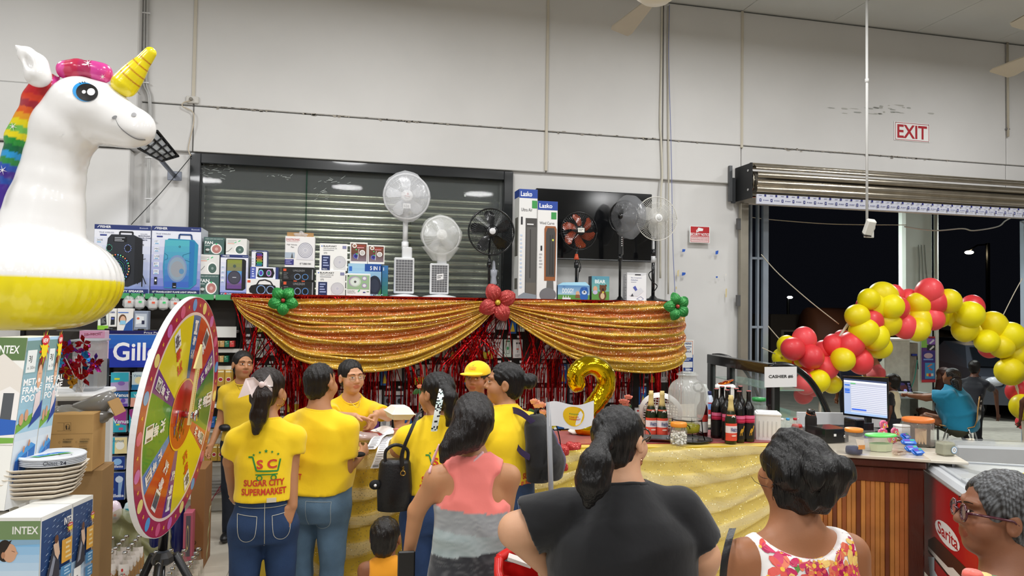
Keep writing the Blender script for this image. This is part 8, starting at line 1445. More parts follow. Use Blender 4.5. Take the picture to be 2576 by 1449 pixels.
 # clothes
 def build(nm, f, mat, col, sm=1, r=res, fn_=None, ff=()):
  s2 = SDF(lo, hi_, r, ff, .006); f(s2)
  if fn_: s2.warp(fn_)
  return mobj(nm, s2.mesh(nm, mat, col, sm), t)
 shobj = None
 if pants:
  def fp(q):
   q.loft([r for r in TR if r[0] <= Z(1.01)], inf=.0, k=.02)
   for h0, kn, an in lg: q.cap(h0, kn, .088*k*(hi/.165)**.8, .062*k, k=.03).cap(kn, an, .061*k, .052*k, k=.02)
   q.plane((0, 0, Z(hem+.05)), (0, 0, 1))
  build('trousers', fp, pants, pcol, fn_=numwave(len(label), -fold*.7))
  m = MB(mat='leather', col='141416')
  for h0, kn, an in lg: m.ell((an.x, an.y+.055*k, .04*k+.0), (.046*k, .125*k, .042*k), 14, 8, fn=lambda p: Vector((p.x, p.y, max(p.z, -.036*k))))
  m.obj('shoes', t)
 if shirt:
  mt, cl_, kind = shirt
  def fs(q):
   q.loft([r for r in TR if r[0] >= Z(hem-.09)], inf=.007, k=.02); q.cap(SJ[0], SJ[1], .048*k, k=.03); [q.cap(nb, p, .056*k, .048*ar**.6*k, k=.03) for p in SJ]
   if 'tank' not in kind:
    for S, e, w in arms:
     S = Vector(S); e = Vector(e); m_ = S+(e-S)*(sl+.06); q2 = SDF(lo, hi_, res, FF, .006); q2.cap(S, S+(e-S)*(sl+.35), .053*ar**.8*k, .059*ar*k, k=0).plane(m_, (e-S)); dd2 = q2.D; h = np.clip(.5+.5*(q.D-dd2)/.014, 0, 1) if q.D.shape == dd2.shape else None; q.D = q.D*(1-h)+dd2*h-.014*h*(1-h)
   nk_ = hl(0, -.012, -.055)-nb; q.cap(nb-nk_*.2+Vector((0, .012, 0)), nb+nk_*2, neck*1.42*k**.5, neck*1.9, k=.004, op='cut')
   if 'tank' in kind:
    for sd in (-1, 1):
     a = SJ[(sd+1)//2]; q.ell((a.x+sd*(.045 if kind == 'tankwide' else .02), a.y-.0, a.z-.005), (.07*k, .22, (.10 if sy_ else .13)*k), k=.01, op='cut')
     if sy_: q.ell((sd*.112*k+lx(1.2), ly(1.2)-.16, Z(1.23 if sd < 0 else 1.225)), ((.045 if sd < 0 else .07)*k, .13, (.085 if sd < 0 else .10)*k), k=.01, op='cut')
   if 'wide' in kind: q.ell((lx(1.3), ly(1.3)-.03, Z(1.35)), (.135*k, .2, .085*k), k=.008, op='cut')
   q.plane((0, 0, Z(hem)), (0, 0, -1))
  FF = [(tuple(nb+Vector((0, 0, .03))), .10)]; shobj = build('shirt', fs, mt, cl_, fn_=numwave(len(label)+7, -fold*1.7), ff=FF)
 if shobj and kind == 'tee':
  V = np.array([v.co[:] for v in shobj.data.vertices]); d = V-np.array(nb[:]); a = np.arctan2(d[:, 1], d[:, 0]); rad = np.hypot(d[:, 0], d[:, 1]); N = 28; rim = []
  for i in range(N):
   ai = -pi+2*pi*(i+.5)/N; m_ = (np.abs((a-ai+pi) % (2*pi)-pi) < .16) & (rad < .12) & (d[:, 2] > -.09)
   if m_.any(): j = np.argmax(np.where(m_, V[:, 2]-.35*rad, -9)); rim.append(V[j])
  if len(rim) > 20:
   rim = np.array(rim)
   for _ in range(3): rim = (np.roll(rim, 1, 0)+rim*2+np.roll(rim, -1, 0))/4
   rim = list(rim)+[rim[0]]; MB(mat='cotton', col=cl_ if isinstance(cl_, str) else 'cccccc').tube([Vector(p) for p in rim], .0068, 6).obj('collar', t)
 # hair
 if hair is not None:
  s3 = SDF([hc[i]-.35 for i in (0, 1)]+[hc.z-.55], [hc[i]+.35 for i in (0, 1)]+[hc.z+.2], .011, [(tuple(hc), .135*hs)], .005)
  E3 = lambda x, y, z, rx, ry, rz, kk=.012, op='add': s3.ell(hl(x, y, z), (rx*hs, ry*hs, rz*hs), k=kk, op=op, R=Rh)
  v = hair.get('vol', 1); E3(0, -.018, .032, .082*v, .100*v, .089*v);
  if hair.get('nape', 1): E3(0, -.045, -.03, .066*v, .062, .06, .02)
  E3(0, .112, -.012, .076, .078, .098, .012, 'cut')
  for sd in (-1, 1): E3(sd*.088, .018, -.035, .030, .045, .048, .008, 'cut')
  for a, b, ra, rb in hair.get('caps', ()): s3.cap(hl(*a), hl(*b), ra*hs, rb*hs, k=.02)
  for (x, y, z, r_) in hair.get('balls', ()): E3(x, y, z, r_, r_, r_*.95, .012)
  if 'px' in hair:
   pts = [J(q[:3]) for q in hair['px']]
   for a, b, q0, q1 in zip(pts, pts[1:], hair['px'], hair['px'][1:]): s3.cap(a, b, q0[3], q1[3], k=.02)
  fr_ = hair.get('freq', 1)
  if dep < 5.5: s3.warp(lambda x, y, z: .0016*np.sin(260*fr_*(x-hc.x)+30*z+6*np.sin(20*z))+.0014*np.sin(210*fr_*(y-hc.y)+25*z+9*np.sin(14*x)))
  if hair.get('mess'): q_ = hair['mess']; s3.warp(lambda x, y, z: q_*np.sin(38*x+22*z+2*np.sin(30*y))*np.sin(33*y-27*z+3*np.sin(25*x)))
  gy = hair.get('grey'); hb_ = np.array(lin(hcol))
  def hf(V):
   o = np.tile(hb_, (len(V), 1))
   if gy: w = np.clip(np.sin(V[:, 0]*420+V[:, 2]*160+5*np.sin(V[:, 1]*90))*np.sin(V[:, 1]*380+V[:, 0]*90+V[:, 2]*120)*.5+gy, 0, 1)[:, None]; o = o*(1-w)+np.array(lin('8e9296'))*w
   return o
  mobj('hair', s3.mesh('hair', 'hair', hf, 1), t)
 ctx = dict(t=t, J=J, inv=inv, hl=hl, Z=Z, k=k, shirt=shobj, arms=arms, SJ=SJ, base=base, Rh=Rh, hc=hc, lx=lx, ly=ly, TR=TR)
 if extra: extra(ctx)
 return t, ctx
def project(ctx, ob, m, name, dirv=(0, 1, 0), back=1.2, off=.003, sub=1):
 """lay a flat print drawn in the x-z plane onto the cloth along dirv"""
 me = ob.data; tr = BVHTree.FromPolygons([v.co for v in me.vertices], [p.vertices for p in me.polygons]); d = Vector(dirv).normalized(); out = []
 for i, p in enumerate(m.v):
  p = Vector(p); lay = p.y; q = Vector((p.x, 0, p.z))-d*back; h = tr.ray_cast(q, d); out.append(tuple((h[0]-d*(off+lay)) if h[0] else (q+d*back)))
 m.v = out; return m.obj(name, ctx['t'])
def logo(ctx, cx=0, cz=1.13, s=.95, rot=None, dirv=(0, 1, 0)):
 m = MB(mat='print'); k = ctx['k']*s; ox, oz = cx+ctx['lx'](1.1), ctx['Z'](cz); nl = [0]
 def T(st, x, z, h, w, col):
  v, f, tw, hh = text_geo(st, .03); m.add([(ox+(x+p[0]/tw*w)*k, .0002, oz+(z+p[1]/hh*h)*k) for p in v], f, col=col)
 def Ln(pts, w, col):
  for (a, b), (c, d) in zip(pts, pts[1:]):
   L = hypot(c-a, d-b) or 1; nx, nz = -(d-b)/L*w/2, (c-a)/L*w/2; N = 3
   for i in range(N): a0, b0, c0, d0 = a+(c-a)*i/N, b+(d-b)*i/N, a+(c-a)*(i+1)/N, b+(d-b)*(i+1)/N; m.add([(ox+x*k, 0, oz+z*k) for x, z in ((a0+nx, b0+nz), (c0+nx, d0+nz), (c0-nx, d0-nz), (a0-nx, b0-nz))], [(3, 2, 1, 0)], col=col)
 g = '2f8a40'
 T('SUGAR CITY', -.105, -.105, .034, .20, 'd0402c'); T('SUPERMARKET', -.115, -.150, .034, .22, 'd0402c'); T('S C', -.045, -.015, .045, .10, 'd0402c')
 Ln([(-.085, .045), (-.065, .045), (-.045, -.025), (.06, -.03), (.072, .03)], .008, g); Ln([(-.05, -.045), (.06, -.045)], .006, g)
 for x in (-.03, .04): Ln([(x+.013*cos(a), -.062+.013*sin(a)) for a in [i*.7 for i in range(10)]], .006, g)
 for i in range(5):
  x, z = -.06+i*.03, .055+.018*sin(pi*i/4); r = .011 if i == 2 else .008
  m.add([(ox+(x+(r if j % 2 == 0 else r*.42)*sin(j*pi/5))*k, 0, oz+(z+(r if j % 2 == 0 else r*.42)*cos(j*pi/5))*k) for j in range(10)], [tuple(range(10))], col=g)
 project(ctx, ctx['shirt'], m, 'shirt_logo', dirv)
def seams(ctx, ob, lines, col, w=.003, nm='stitching', dirv=(0, 1, 0)):
 m = MB(mat='print')
 for pts in lines:
  pts = spline([Vector((x, 0, z)) for x, z in pts], 5)
  for a, b in zip(pts, pts[1:]): d = (b-a).normalized()*w/2; n = Vector((-d.z, 0, d.x)); m.add([a+n, b+n, b-n, a-n], [(3, 2, 1, 0)], col=col)
 project(ctx, ob, m, nm, dirv)
child_of = lambda t, nm: [c for c in t.children if c.name.split('.')[0] == nm][0]
YEL = 'fad418'
def ring(ctx, c, r, w, col='d8a840', axis=(1, 0, 0), name='earring', mat='goldfoil', part=1):
 c = Vector(c); Rm = Vector(axis).to_track_quat('Z', 'Y').to_matrix(); MB(mat=mat, col=col).tube([c+Rm @ Vector((r*cos(a), r*sin(a), 0)) for a in [i*2*pi*part/20 for i in range(21)]], w, 6).obj(name, ctx['t'])
def glasses(ctx, col='b8905a', r=.021, w=.0016, thick=1, dark=None):
 hl = ctx['hl']; m = MB(mat='gloss', col=col)
 for sd in (-1, 1): m.tube([hl(sd*.032+r*cos(a), .101-.1*abs(r*cos(a)+.02), .004+r*.88*sin(a)) for a in [i*2*pi/24 for i in range(25)]], w*thick, 5); m.tube([hl(sd*.054, .097, .008), hl(sd*.074, .07, .010), hl(sd*.083, -.0, .006), hl(sd*.084, -.012, -.004)], w*thick, 5)
 m.tube([hl(-.012, .104, .008), hl(0, .107, .010), hl(.012, .104, .008)], w*thick, 5).obj('spectacles', ctx['t'])
 for sd in (-1, 1): MB(mat='thinglass', col='d8d8d8').poly([hl(sd*.032+r*cos(a), .101-.1*abs(r*cos(a)+.02), .004+r*.88*sin(a)) for a in [i*2*pi/16 for i in range(16)]]).obj('lens', ctx['t'])
# 1 woman behind, beside the wheel
def x1(c):
 MB(mat='leather', col='16161a').ell(c['J']((566, 1076, -.1)), (.05, .04, .03), 12, 8).obj('wrist_purse', c['t']); MB(mat='goldfoil', col='c8a858').tube(spline([c['hl'](-.05, .03, -.14), c['hl'](-.02, .075, -.20), c['hl'](.005, .085, -.225), c['hl'](.03, .07, -.20), c['hl'](.055, .03, -.14)], 5), .0018, 4).obj('necklace', c['t'])
person('woman in a yellow t-shirt standing by the wheel and looking to her left', (611, 918), 6.0, radians(172), radians(-157), .05, -.08, 'tan', sh=.155, ch=.145, wa=.13, hi=.16, R=((556, 1060, .0), (532, 1118, -.12)), shirt=('cotton', 'd8b41c', 'tee'), hair=dict(balls=[(0, -.10, .02, .035)]), face=1, extra=x1, pcol='1f2430', sl=.5)
# 2 woman with the bow
def x2(c):
 logo(c); t = c['t']; J = c['J']; b = child_of(t, 'trousers'); Z, k = c['Z'], c['k']
 for sd in (-1, 1): seams(c, b, [[(sd*.035, Z(.885)), (sd*.125, Z(.895))], [(sd*.035, Z(.885)), (sd*.045, Z(.79)), (sd*.085, Z(.765)), (sd*.118, Z(.795)), (sd*.125, Z(.895))]], 'b8b8b0')
 seams(c, b, [[(0, Z(.96)), (0, Z(.86)), (.002, Z(.78)), (.002, Z(.72))], [(-.15, Z(.93)), (-.05, Z(.925)), (.05, Z(.925)), (.15, Z(.93))]], 'a8a89a'); MB(mat='paper', col='d8cfb8').box((.03, -.118, Z(.962)), (.045, .004, .022)).obj('waist_label', t)
 o = J((658, 966, -.13)); m = MB(mat='paper'); kk = .028/30
 def loop(P2, col='ffeeec'):
  n = len(P2); a = [o+Vector(((x-658)*.00204, -.02-.012*sin(i*1.7), -(y-966)*.00204)) for i, (x, y) in enumerate(P2)]; m.prism(a, (0, .006, 0), col=col)
 loop([(658, 966), (640, 948), (622, 952), (606, 998), (634, 988), (638, 997), (652, 970)]); loop([(660, 964), (676, 942), (684, 962), (684, 972), (664, 972)], 'fff4f2'); loop([(658, 968), (644, 992), (664, 986), (684, 1000), (682, 976), (670, 968)], 'f8e8e6'); m.ell(o-Vector((0, .03, 0)), (.014, .012, .016), 10, 8, col='e8d0cc')
 rr = random.Random(1)
 m.obj('hair_bow', t); ring(c, J((705, 1011, -.02)), .021, .0022, axis=(.35, 1, 0))
person('woman in yellow shop t-shirt and blue jeans seen from behind, pink bow on her ponytail', (676, 983), 3.70, radians(6), radians(-32), .0, .04, 'tan', hoff=(.008, .02), sh=.148, ch=.135, wa=.128, hi=.158, L=((580, 1160, -.03), (586, 1240, .12)), R=((733, 1165, .0), (736, 1272, -.06)), shirt=('cotton', YEL, 'tee'), pcol='263f66', sl=.52, hem=.955,
 hair=dict(px=[(664, 962, -.08, .05), (660, 1000, -.14, .045), (652, 1045, -.15, .042), (645, 1085, -.14, .02)]), hcol='1c110d', hands=[((736, 1272, -.06), (-.42, -.25, -.8), (-.2, .8, -.3), (-.8, -.1, .5), .98, dict(curl=.12, spread=.5))], extra=x2)
# 3 man
def x3(c):
 logo(c, cx=-.085, cz=1.12, s=.95, dirv=(.35, 1, 0)); t = c['t']; b = child_of(t, 'trousers'); Z = c['Z']
 seams(c, b, [[(-.0, Z(.87)), (.13, Z(.865))], [(-.0, Z(.87)), (.01, Z(.74)), (.06, Z(.71)), (.12, Z(.745)), (.13, Z(.865))]], '96a4ac'); MB(mat='rubber', col='1c1a1a').ell(c['J']((905, 1143, .02)), (.032, .032, .014), 14, 8).obj('watch', t)
person('man in yellow shop t-shirt and loose light jeans seen from behind, short black hair', (808, 964), 4.08, radians(-22), radians(-40), .05, 0, 'tan', sh=.175, ch=.165, wa=.175, hi=.18, dch=.14, dwa=.16, dhi=.14, ar=1.12, belly=.03, L=((752, 1170, .0), (790, 1200, .25)), R=((868, 1180, -.05), (908, 1143, .14)), shirt=('cotton', YEL, 'tee'), pcol='5f7c96', sl=.62, hem=.90, hair=dict(vol=.95), neck=.056, extra=x3, fold=.007)
# 4 woman with glasses behind the counter
def x4(c): glasses(c); MB(mat='goldfoil', col='c8b080').tube(spline([c['hl'](-.055, .02, -.14), c['hl'](-.01, .08, -.20), c['hl'](.04, .05, -.15)], 5), .0015, 4).obj('necklace', c['t']); ring(c, c['J']((946, 1042, -.16)), .027, .0025, 'd8c8a8', (.6, -.3, -.6), 'bracelet')
person('woman with round spectacles in a yellow t-shirt behind the counter, both hands over the papers', (884, 948), 5.02, radians(176), radians(-158), -.06, .06, 'light', H=1.56, sh=.16, ch=.15, wa=.14, hi=.16, lean=(0, .10), hoff=(0, .05), R=((838, 1048, -.22), (893, 1048, -.42)), L=((976, 1046, -.12), (948, 1040, -.34)), shirt=('cotton', 'f6cc14', 'tee'), sl=.6, hair=dict(balls=[(0, -.10, .0, .035)]), face=1,
 hands=[((893, 1048, -.42), (-.9, .25, -.15), (0, .3, -.9), (-.2, .8, .3), .95, dict(curls=[.1, .8, .9, 1.0])), ((948, 1040, -.34), (.25, .45, -.8), (.8, -.1, -.3), (.5, .6, .2), .95, dict(curl=.5))], extra=x4)
# 5 scarf woman with the handbag
def x5(c):
 logo(c); J = c['J']; t = c['t']; m = MB(mat='paper'); rr = random.Random(2); pts = spline([J(q) for q in ((1113, 978, -.14), (1106, 1010, -.20), (1099, 1045, -.22), (1092, 1085, -.21))], 10); pt2 = spline([J(q) for q in ((1118, 976, -.13), (1139, 990, -.12), (1146, 1020, -.15))], 8)
 for L_ in (pts, pt2):
  for i, (a, b) in enumerate(zip(L_, L_[1:])):
   for j in range(4): x0 = -.017+j*.0085; m.add([a+Vector((x0, -.004*sin(j), 0)), a+Vector((x0+.0085, -.004*sin(j+1), 0)), b+Vector((x0+.0085, -.004*sin(j+1), 0)), b+Vector((x0, -.004*sin(j), 0))], [(0, 1, 2, 3)], col=rr.choice(['e8f0ec', 'e8f0ec', '1c1c20', 'c8dcd8']))
 m.obj('patterned_scarf', t); ring(c, J((1074, 1018, .02)), .022, .002, 'c8c8c0', (.7, 1, 0))
 ring(c, J((1003, 1080, .17)), .028, .005, 'e89aa4', (0, .2, 1), 'wristband', 'rubber')
person('woman in yellow shop t-shirt with a patterned scarf in her ponytail, holding a foam box', (1097, 990), 3.95, radians(4), radians(42), .0, 0, 'tan', sh=.175, ch=.165, wa=.165, hi=.18, dch=.12, dwa=.13, ar=1.1, L=((1000, 1132, .0), (1003, 1084, .17)), shirt=('cotton', YEL, 'tee'), pcol='2a4470', sl=.55, hem=.955, hcol='0e0b0b',
 hair=dict(px=[(1115, 975, -.10, .04), (1132, 1000, -.14, .04), (1136, 1035, -.14, .036), (1128, 1068, -.13, .016)]), hands=[((1003, 1084, .17), (0.05, .25, .95), (.2, 1, -.1), (.9, -.1, .1), .95, dict(curl=.35))], extra=x5)
ha = D(993, 1215, 3.75); t = thing('handbag', 'black leather bucket handbag hanging at the scarf woman\'s left hip', 'bag', ha)
MB(mat='leather', col='131315').lathe((0, 0, -.14), [(.06, 0), (.085, .005), (.09, .12), (.08, .24), (.07, .26)], 20, sy=.6).obj('bag_body', t); MB(mat='leather', col='17171a').tube(spline([(-.05, -.02, .1), (-.05, -.03, .17), (0, -.03, .2), (.06, -.02, .17), (.06, -.01, .1)], 5), .009, 7).obj('top_handle', t)
MB(mat='goldfoil', col='c8a050').box((.035, -.06, .09), (.012, .006, .03)).tube([(.035+.012*cos(a), -.062, .062+.012*sin(a)) for a in [i*.5 for i in range(14)]], .003, 5).obj('clasp', t); MB(mat='rubber', col='101012').ell((-.10, -.02, .0), (.03, .02, .025), 12, 8).lathe((-.10, -.04, .0), [(.008, 0), (.001, .004)], 10, (0, -1, 0), col='e8e8e8').obj('charm', t)
m = MB(mat='leather', col='161214'); sp = spline([Vector((.035, -.05, .08)), D(1012, 1140, 3.66)-ha, D(1035, 1080, 3.68)-ha, D(1055, 1038, 3.76)-ha, D(1068, 1030, 3.92)-ha], 8); m.grid(lambda u, v: sp[int(v*(len(sp)-1))]+Vector(((u-.5)*.022, -.004*sin(u*3), (u-.5)*.008)), 2, len(sp)-1).obj('shoulder_strap', t)
# 6 person in the cap
def x6(c):
 hl = c['hl']; s = SDF([c['hc'][i]-.25 for i in range(3)], [c['hc'][i]+.25 for i in range(3)], .006); s.ell(hl(0, -.01, .045), (.094, .11, .085), k=0, R=c['Rh']); p = hl(0, 0, .035); n = c['Rh'] @ np.array((0, -.12, -1)); s.plane(p, n)
 s2 = c['Rh']; s.ell(hl(0, .115, .042), (.082, .085, .010), k=.01, R=c['Rh']); ob = mobj('cap', s.mesh('cap', 'cotton', 'fad21a', 1), c['t'])
 MB(mat='print').frame(hl(-.03, .104, .07), Vector(hl(.03, .104, .07))-hl(-.03, .104, .07), Vector(hl(-.03, .085, .115))-hl(-.03, .104, .07)).draw('l,3a8a40,.03,.2 .9 .3 .9 .4 .6 .7 .6;c,.45,.75,.05,.05,3a8a40;T,SUGAR CITY,.0,.3,.2,c8502c,1;T,SUPERMARKET,.05,.05,.18,c8502c,.9').obj('cap_logo', c['t'])
 ring(c, c['J']((1222, 975, -.0)), .008, .002, 'c8c8c8', (1, 1, 0))
person('person in a yellow shop cap and dark blue top behind the counter', (1200, 953), 5.25, radians(175), radians(148), .0, 0, 'b07858', H=1.50, sh=.17, ch=.17, wa=.17, hi=.17, dch=.13, dwa=.14, ar=1.15, shirt=('cotton', '1c222e', 'tank'), hair=dict(vol=1.0), hcol='38322e', face=1, pcol='23252c', extra=x6)
# 7 woman with a bun and a backpack
def x7(c): logo(c, cx=.05, cz=1.09, s=.95, dirv=(-.35, 1, 0)); seams(c, child_of(c['t'], 'trousers'), [[(-.03, c['Z'](.88)), (-.02, c['Z'](.78)), (-.09, c['Z'](.76)), (-.12, c['Z'](.88))]], '8a98a8')
person('woman in yellow shop t-shirt with a hair bun and a black backpack, facing left', (1268, 965), 4.02, radians(30), radians(80), .05, 0, 'tan', sh=.175, ch=.17, wa=.175, hi=.18, dch=.14, dwa=.15, ar=1.25, belly=.02, L=((1240, 1150, -.02), (1205, 1150, .16)), R=((1345, 1160, .2), (1320, 1200, .3)), shirt=('cotton', YEL, 'tee'), pcol='2c4468', sl=.6, hem=.95, hcol='0f0c0c', hair=dict(balls=[(.0, -.135, .02, .045), (.01, -.15, .035, .03)]), face=2, extra=x7, fold=.006)
bc = D(1352, 1124, 3.93); t = thing('backpack', 'black and purple backpack worn by the woman with the bun', 'bag', bc, radians(48)); t.scale = (.72, .8, .74); s = SDF((-.22, -.2, -.28), (.22, .2, .28), .009); s.loft([(-.24, 0, -.02, .13, .07), (-.12, 0, -.04, .15, .10), (.05, 0, -.03, .145, .09), (.17, 0, 0, .12, .07), (.23, 0, .01, .07, .04)], k=0).loft([(-.22, .01, -.11, .11, .05), (-.08, .01, -.12, .12, .06), (.02, .01, -.10, .10, .04)], k=.01); s.warp(numwave(3, -.006)); mobj('bag_body', s.mesh('bag_body', 'cotton', lambda V: np.where((V[:, 0] > .06)[:, None], np.array(lin('3a1f5c')), np.array(lin('131316'))), 1), t)
MB(mat='rubber', col='0c0c0e').tube(spline([(-.13, -.08, -.2), (-.12, -.12, 0), (-.05, -.11, .17), (.05, -.11, .17), (.12, -.12, 0), (.13, -.09, -.2)], 5), .004, 5).obj('zip', t); MB(mat='rubber', col='101012').tube(spline([(-.04, .02, .22), (0, .0, .27), (.04, .02, .22)], 5), .008, 6).obj('grab_loop', t)
Rt = Matrix.Rotation(-radians(48), 3, 'Z')
for a_, lab in (([(1350, 1055, 3.86), (1325, 1035, 3.84), (1295, 1010, 3.86), (1265, 1000, 3.93), (1243, 1018, 4.02)], 'strap'), ([(1368, 1050, 3.88), (1355, 1020, 3.98), (1338, 1002, 4.05)], 'strap'), ([(1318, 1160, 3.78), (1290, 1140, 3.80), (1272, 1110, 3.86)], 'strap')):
 sp = spline([Rt @ (D(*q)-bc) for q in a_], 8); MB(mat='cotton', col='2a1a40').grid(lambda u, v: sp[int(v*(len(sp)-1))]+Vector(((u-.5)*.012, -.012-.004*sin(u*3.1), (u-.5)*.045)), 3, len(sp)-1).obj(lab, t)
# 8 woman in the coral tank top
C3 = [np.array(lin(q)) for q in ('fb8880', '8d9194', '2c2e33', 'a8b8ba')]
def tank(V):
 o = np.tile(C3[0], (len(V), 1)); z = V[:, 2]+.10*V[:, 0]; n_ = np.sin(z*260+4*np.sin(V[:, 0]*31)+3*np.sin(z*77))*np.sin(V[:, 0]*47+z*19); g = z < 1.105; o[g] = C3[1]+(n_[g, None]*.5+.5)*.10; l = z < 1.02; o[l] = C3[3]*.8+(n_[l, None]*.5+.5)*.10; d = V[:, 2]-.10*V[:, 0] < .945; o[d] = C3[2]+(np.clip(n_[d, None], 0, 1))*.06; return o
def x8(c):
 t = c['t']; J = c['J']; m = MB(mat='cotton', col='e8b8bc'); body = child_of(t, 'body'); k = c['k']; Z = c['Z']
 for pts in ([(1106, 1118), (1092, 1150), (1080, 1190)], [(1215, 1138), (1188, 1165), (1160, 1200), (1155, 1215)]):
  tr = BVHTree.FromPolygons([v.co for v in body.data.vertices], [p.vertices for p in body.data.polygons]); org = c['inv'](CAMP); org.z = CAMP.z; L_ = []
  for q in spline([Vector((x, y, 0)) for x, y in pts], 6): d = (J((q.x, q.y))-org).normalized(); h = tr.ray_cast(org, d); L_.append((h[0]-d*.004) if h[0] else J((q.x, q.y)))
  m.tube(L_, .006, 6)
 m.obj('strap', t); MB(mat='gloss', col='111114').box(J((1022, 1430, -.04)), (.07, .014, .14), b=.005).obj('phone', t)
person('woman in a coral, grey and black tank top seen from behind, dark loose ponytail', (1190, 1057), 3.0, radians(-4), radians(-14), .18, .1, 'c08a62', sh=.160, ch=.155, wa=.145, hi=.17, dch=.10, dwa=.10, lean=(-.0, .03), L=((1048, 1285, -.02), (1028, 1395, .02)), R=((1262, 1330, .0), (1312, 1308, .20)), shirt=('cotton', tank, 'tank'), pcol='23304a', hem=.80, sy_=1, hcol='120b0a', res=.009,
 hair=dict(vol=1.02, px=[(1190, 1060, -.08, .085), (1175, 1090, -.1, .075), (1150, 1110, -.13, .05), (1125, 1130, -.15, .03), (1112, 1160, -.15, .012)]), extra=x8, fold=.005)
# 9 large woman in black
def x9(c): glasses(c, '1a1614', .024, .003); ring(c, c['J']((1607, 1160, -.015)), .013, .004, 'd8a080', (1, .5, 0), 'earring', 'goldfoil', .8); ring(c, c['J']((1610, 1152, -.012)), .009, .0025, 'd8a080', (1, .5, 0))
person('large woman in a black polo shirt seen from behind, long black ponytail and gold earring', (1562, 1108), 2.45, radians(-8), radians(-55), .05, -.05, 'pale', sh=.205, ch=.235, wa=.235, hi=.24, dch=.17, dwa=.18, dhi=.18, ar=1.65, L=((1300, 1335, -.04), (1400, 1450, .05)), R=((1765, 1400, -.02), (1740, 1560, .05)), shirt=('cotton', '0e0f13', 'tee'), pcol='15161a', sl=.66, hem=.80, neck=.062, res=.010, hcol='0c0a0b',
 hair=dict(px=[(1522, 1105, -.10, .035), (1508, 1130, -.16, .026), (1500, 1165, -.20, .05), (1490, 1210, -.21, .052), (1480, 1265, -.20, .02)]), extra=x9, fold=.005, lean=(0, .02))
# 10 woman in the floral top
def x10(c):
 t = c['t']; m = MB(mat='print'); rr = random.Random(12); k = c['k']; Z = c['Z']; cols = ['c8285c', 'd8406a', 'e87a58', 'e8a860', 'b01850', 'f0c870', 'e05a50']
 for i in range(150):
  cx, cz = rr.uniform(-.23, .23), rr.uniform(Z(1.08), Z(1.37)); r = rr.uniform(.018, .042); n = 5; col = rr.choice(cols); a0 = rr.uniform(0, 6)
  for j in range(n):
   a = a0+j*2*pi/n; px_, pz_ = cx+r*.55*cos(a), cz+r*.55*sin(a); m.add([(px_+(r*.5*cos(b)*cos(a)-r*.28*sin(b)*sin(a)), .0001*(i % 7), pz_+(r*.5*cos(b)*sin(a)+r*.28*sin(b)*cos(a))) for b in [q*2*pi/8 for q in range(8)]], [tuple(range(8))], col=col if j % 2 else rr.choice(cols))
  m.add([(cx+r*.16*cos(b), .0009, cz+r*.16*sin(b)) for b in [q*2*pi/8 for q in range(8)]], [tuple(range(8))], col='f0c040')
  if i % 2: b = rr.uniform(0, 6); m.add([(cx+r*cos(b), 0, cz+r*sin(b)), (cx+r*1.6*cos(b+.2), 0, cz+r*1.6*sin(b+.2)), (cx+r*2.1*cos(b), 0, cz+r*2.1*sin(b)), (cx+r*1.6*cos(b-.2), 0, cz+r*1.6*sin(b-.2))], [(0, 1, 2, 3)], col=rr.choice(['8a1a50', '5a8a3a', 'a83a6a']))
 me = c['shirt'].data; tr = BVHTree.FromPolygons([v.co for v in me.vertices], [p.vertices for p in me.polygons]); keep = []
 for f in m.f: keep.append(all(tr.ray_cast(Vector((m.v[i][0], -1.2, m.v[i][2])), Vector((0, 1, 0)))[0] is not None for i in f))
 m.f = [f for f, q in zip(m.f, keep) if q]; m.c = [f for f, q in zip(m.c, keep) if q]; m.m = [f for f, q in zip(m.m, keep) if q]; m.s = [f for f, q in zip(m.s, keep) if q]; project(c, c['shirt'], m, 'floral_print', off=.002)
 m = MB(mat='hair', col='0d0a0a'); hl = c['hl']
 for i in range(90):
  a, b = rr.uniform(0, 2*pi), rr.uniform(-.3, 1.4); p = Vector((.10*cos(a)*cos(b), -.03+.11*sin(a)*cos(b), .0+.105*sin(b))); d = Vector((rr.gauss(0, 1), rr.gauss(0, 1), rr.gauss(0, 1)))*.014; d -= p*(d.dot(p)/p.length_squared)
  if p.y > .0: continue
  m.tube([hl(*(p*.95)), hl(*(p*1.03+d*.5)), hl(*(p*1.05+d*1.3)), hl(*(p*.97+d*2))], .0009, 3, sm=False)
 m.obj('loose_strands', t); MB(mat='rubber', col='c86a80').tube([hl(.045, -.12, .03), hl(.05, -.128, .01), hl(.05, -.125, -.01)], .005, 6).obj('hair_tie', t)
 J = c['J']; sp = spline([J(q) for q in ((1838, 1325, -.02), (1826, 1365, -.10), (1816, 1420, -.12), (1812, 1480, -.1))], 6); MB(mat='leather', col='202022').grid(lambda u, v: sp[int(v*(len(sp)-1))]+Vector(((u-.5)*.022, -.012-.003*sin(u*3.1), 0)), 3, len(sp)-1).obj('bag_strap', t)
person('woman in a white top with pink and yellow flowers seen from behind, messy black bun', (1992, 1192), 2.12, radians(-2), radians(6), .25, .0, 'a06a48', sh=.185, ch=.19, wa=.19, hi=.2, dch=.13, dwa=.14, ar=1.2, shirt=('cotton', 'f0ecea', 'tankwide'), sl=.12, hem=.80, hcol='0c0a0a', neck=.062, res=.009, pcol='23304a',
 hair=dict(vol=1.16, balls=[(-.01, -.085, .045, .068), (.05, -.085, .04, .062), (.065, -.06, -.005, .055), (0, -.09, -.01, .06), (-.06, -.05, .03, .055)], freq=.7, mess=.010), extra=x10, fold=.003, hs=1.0)
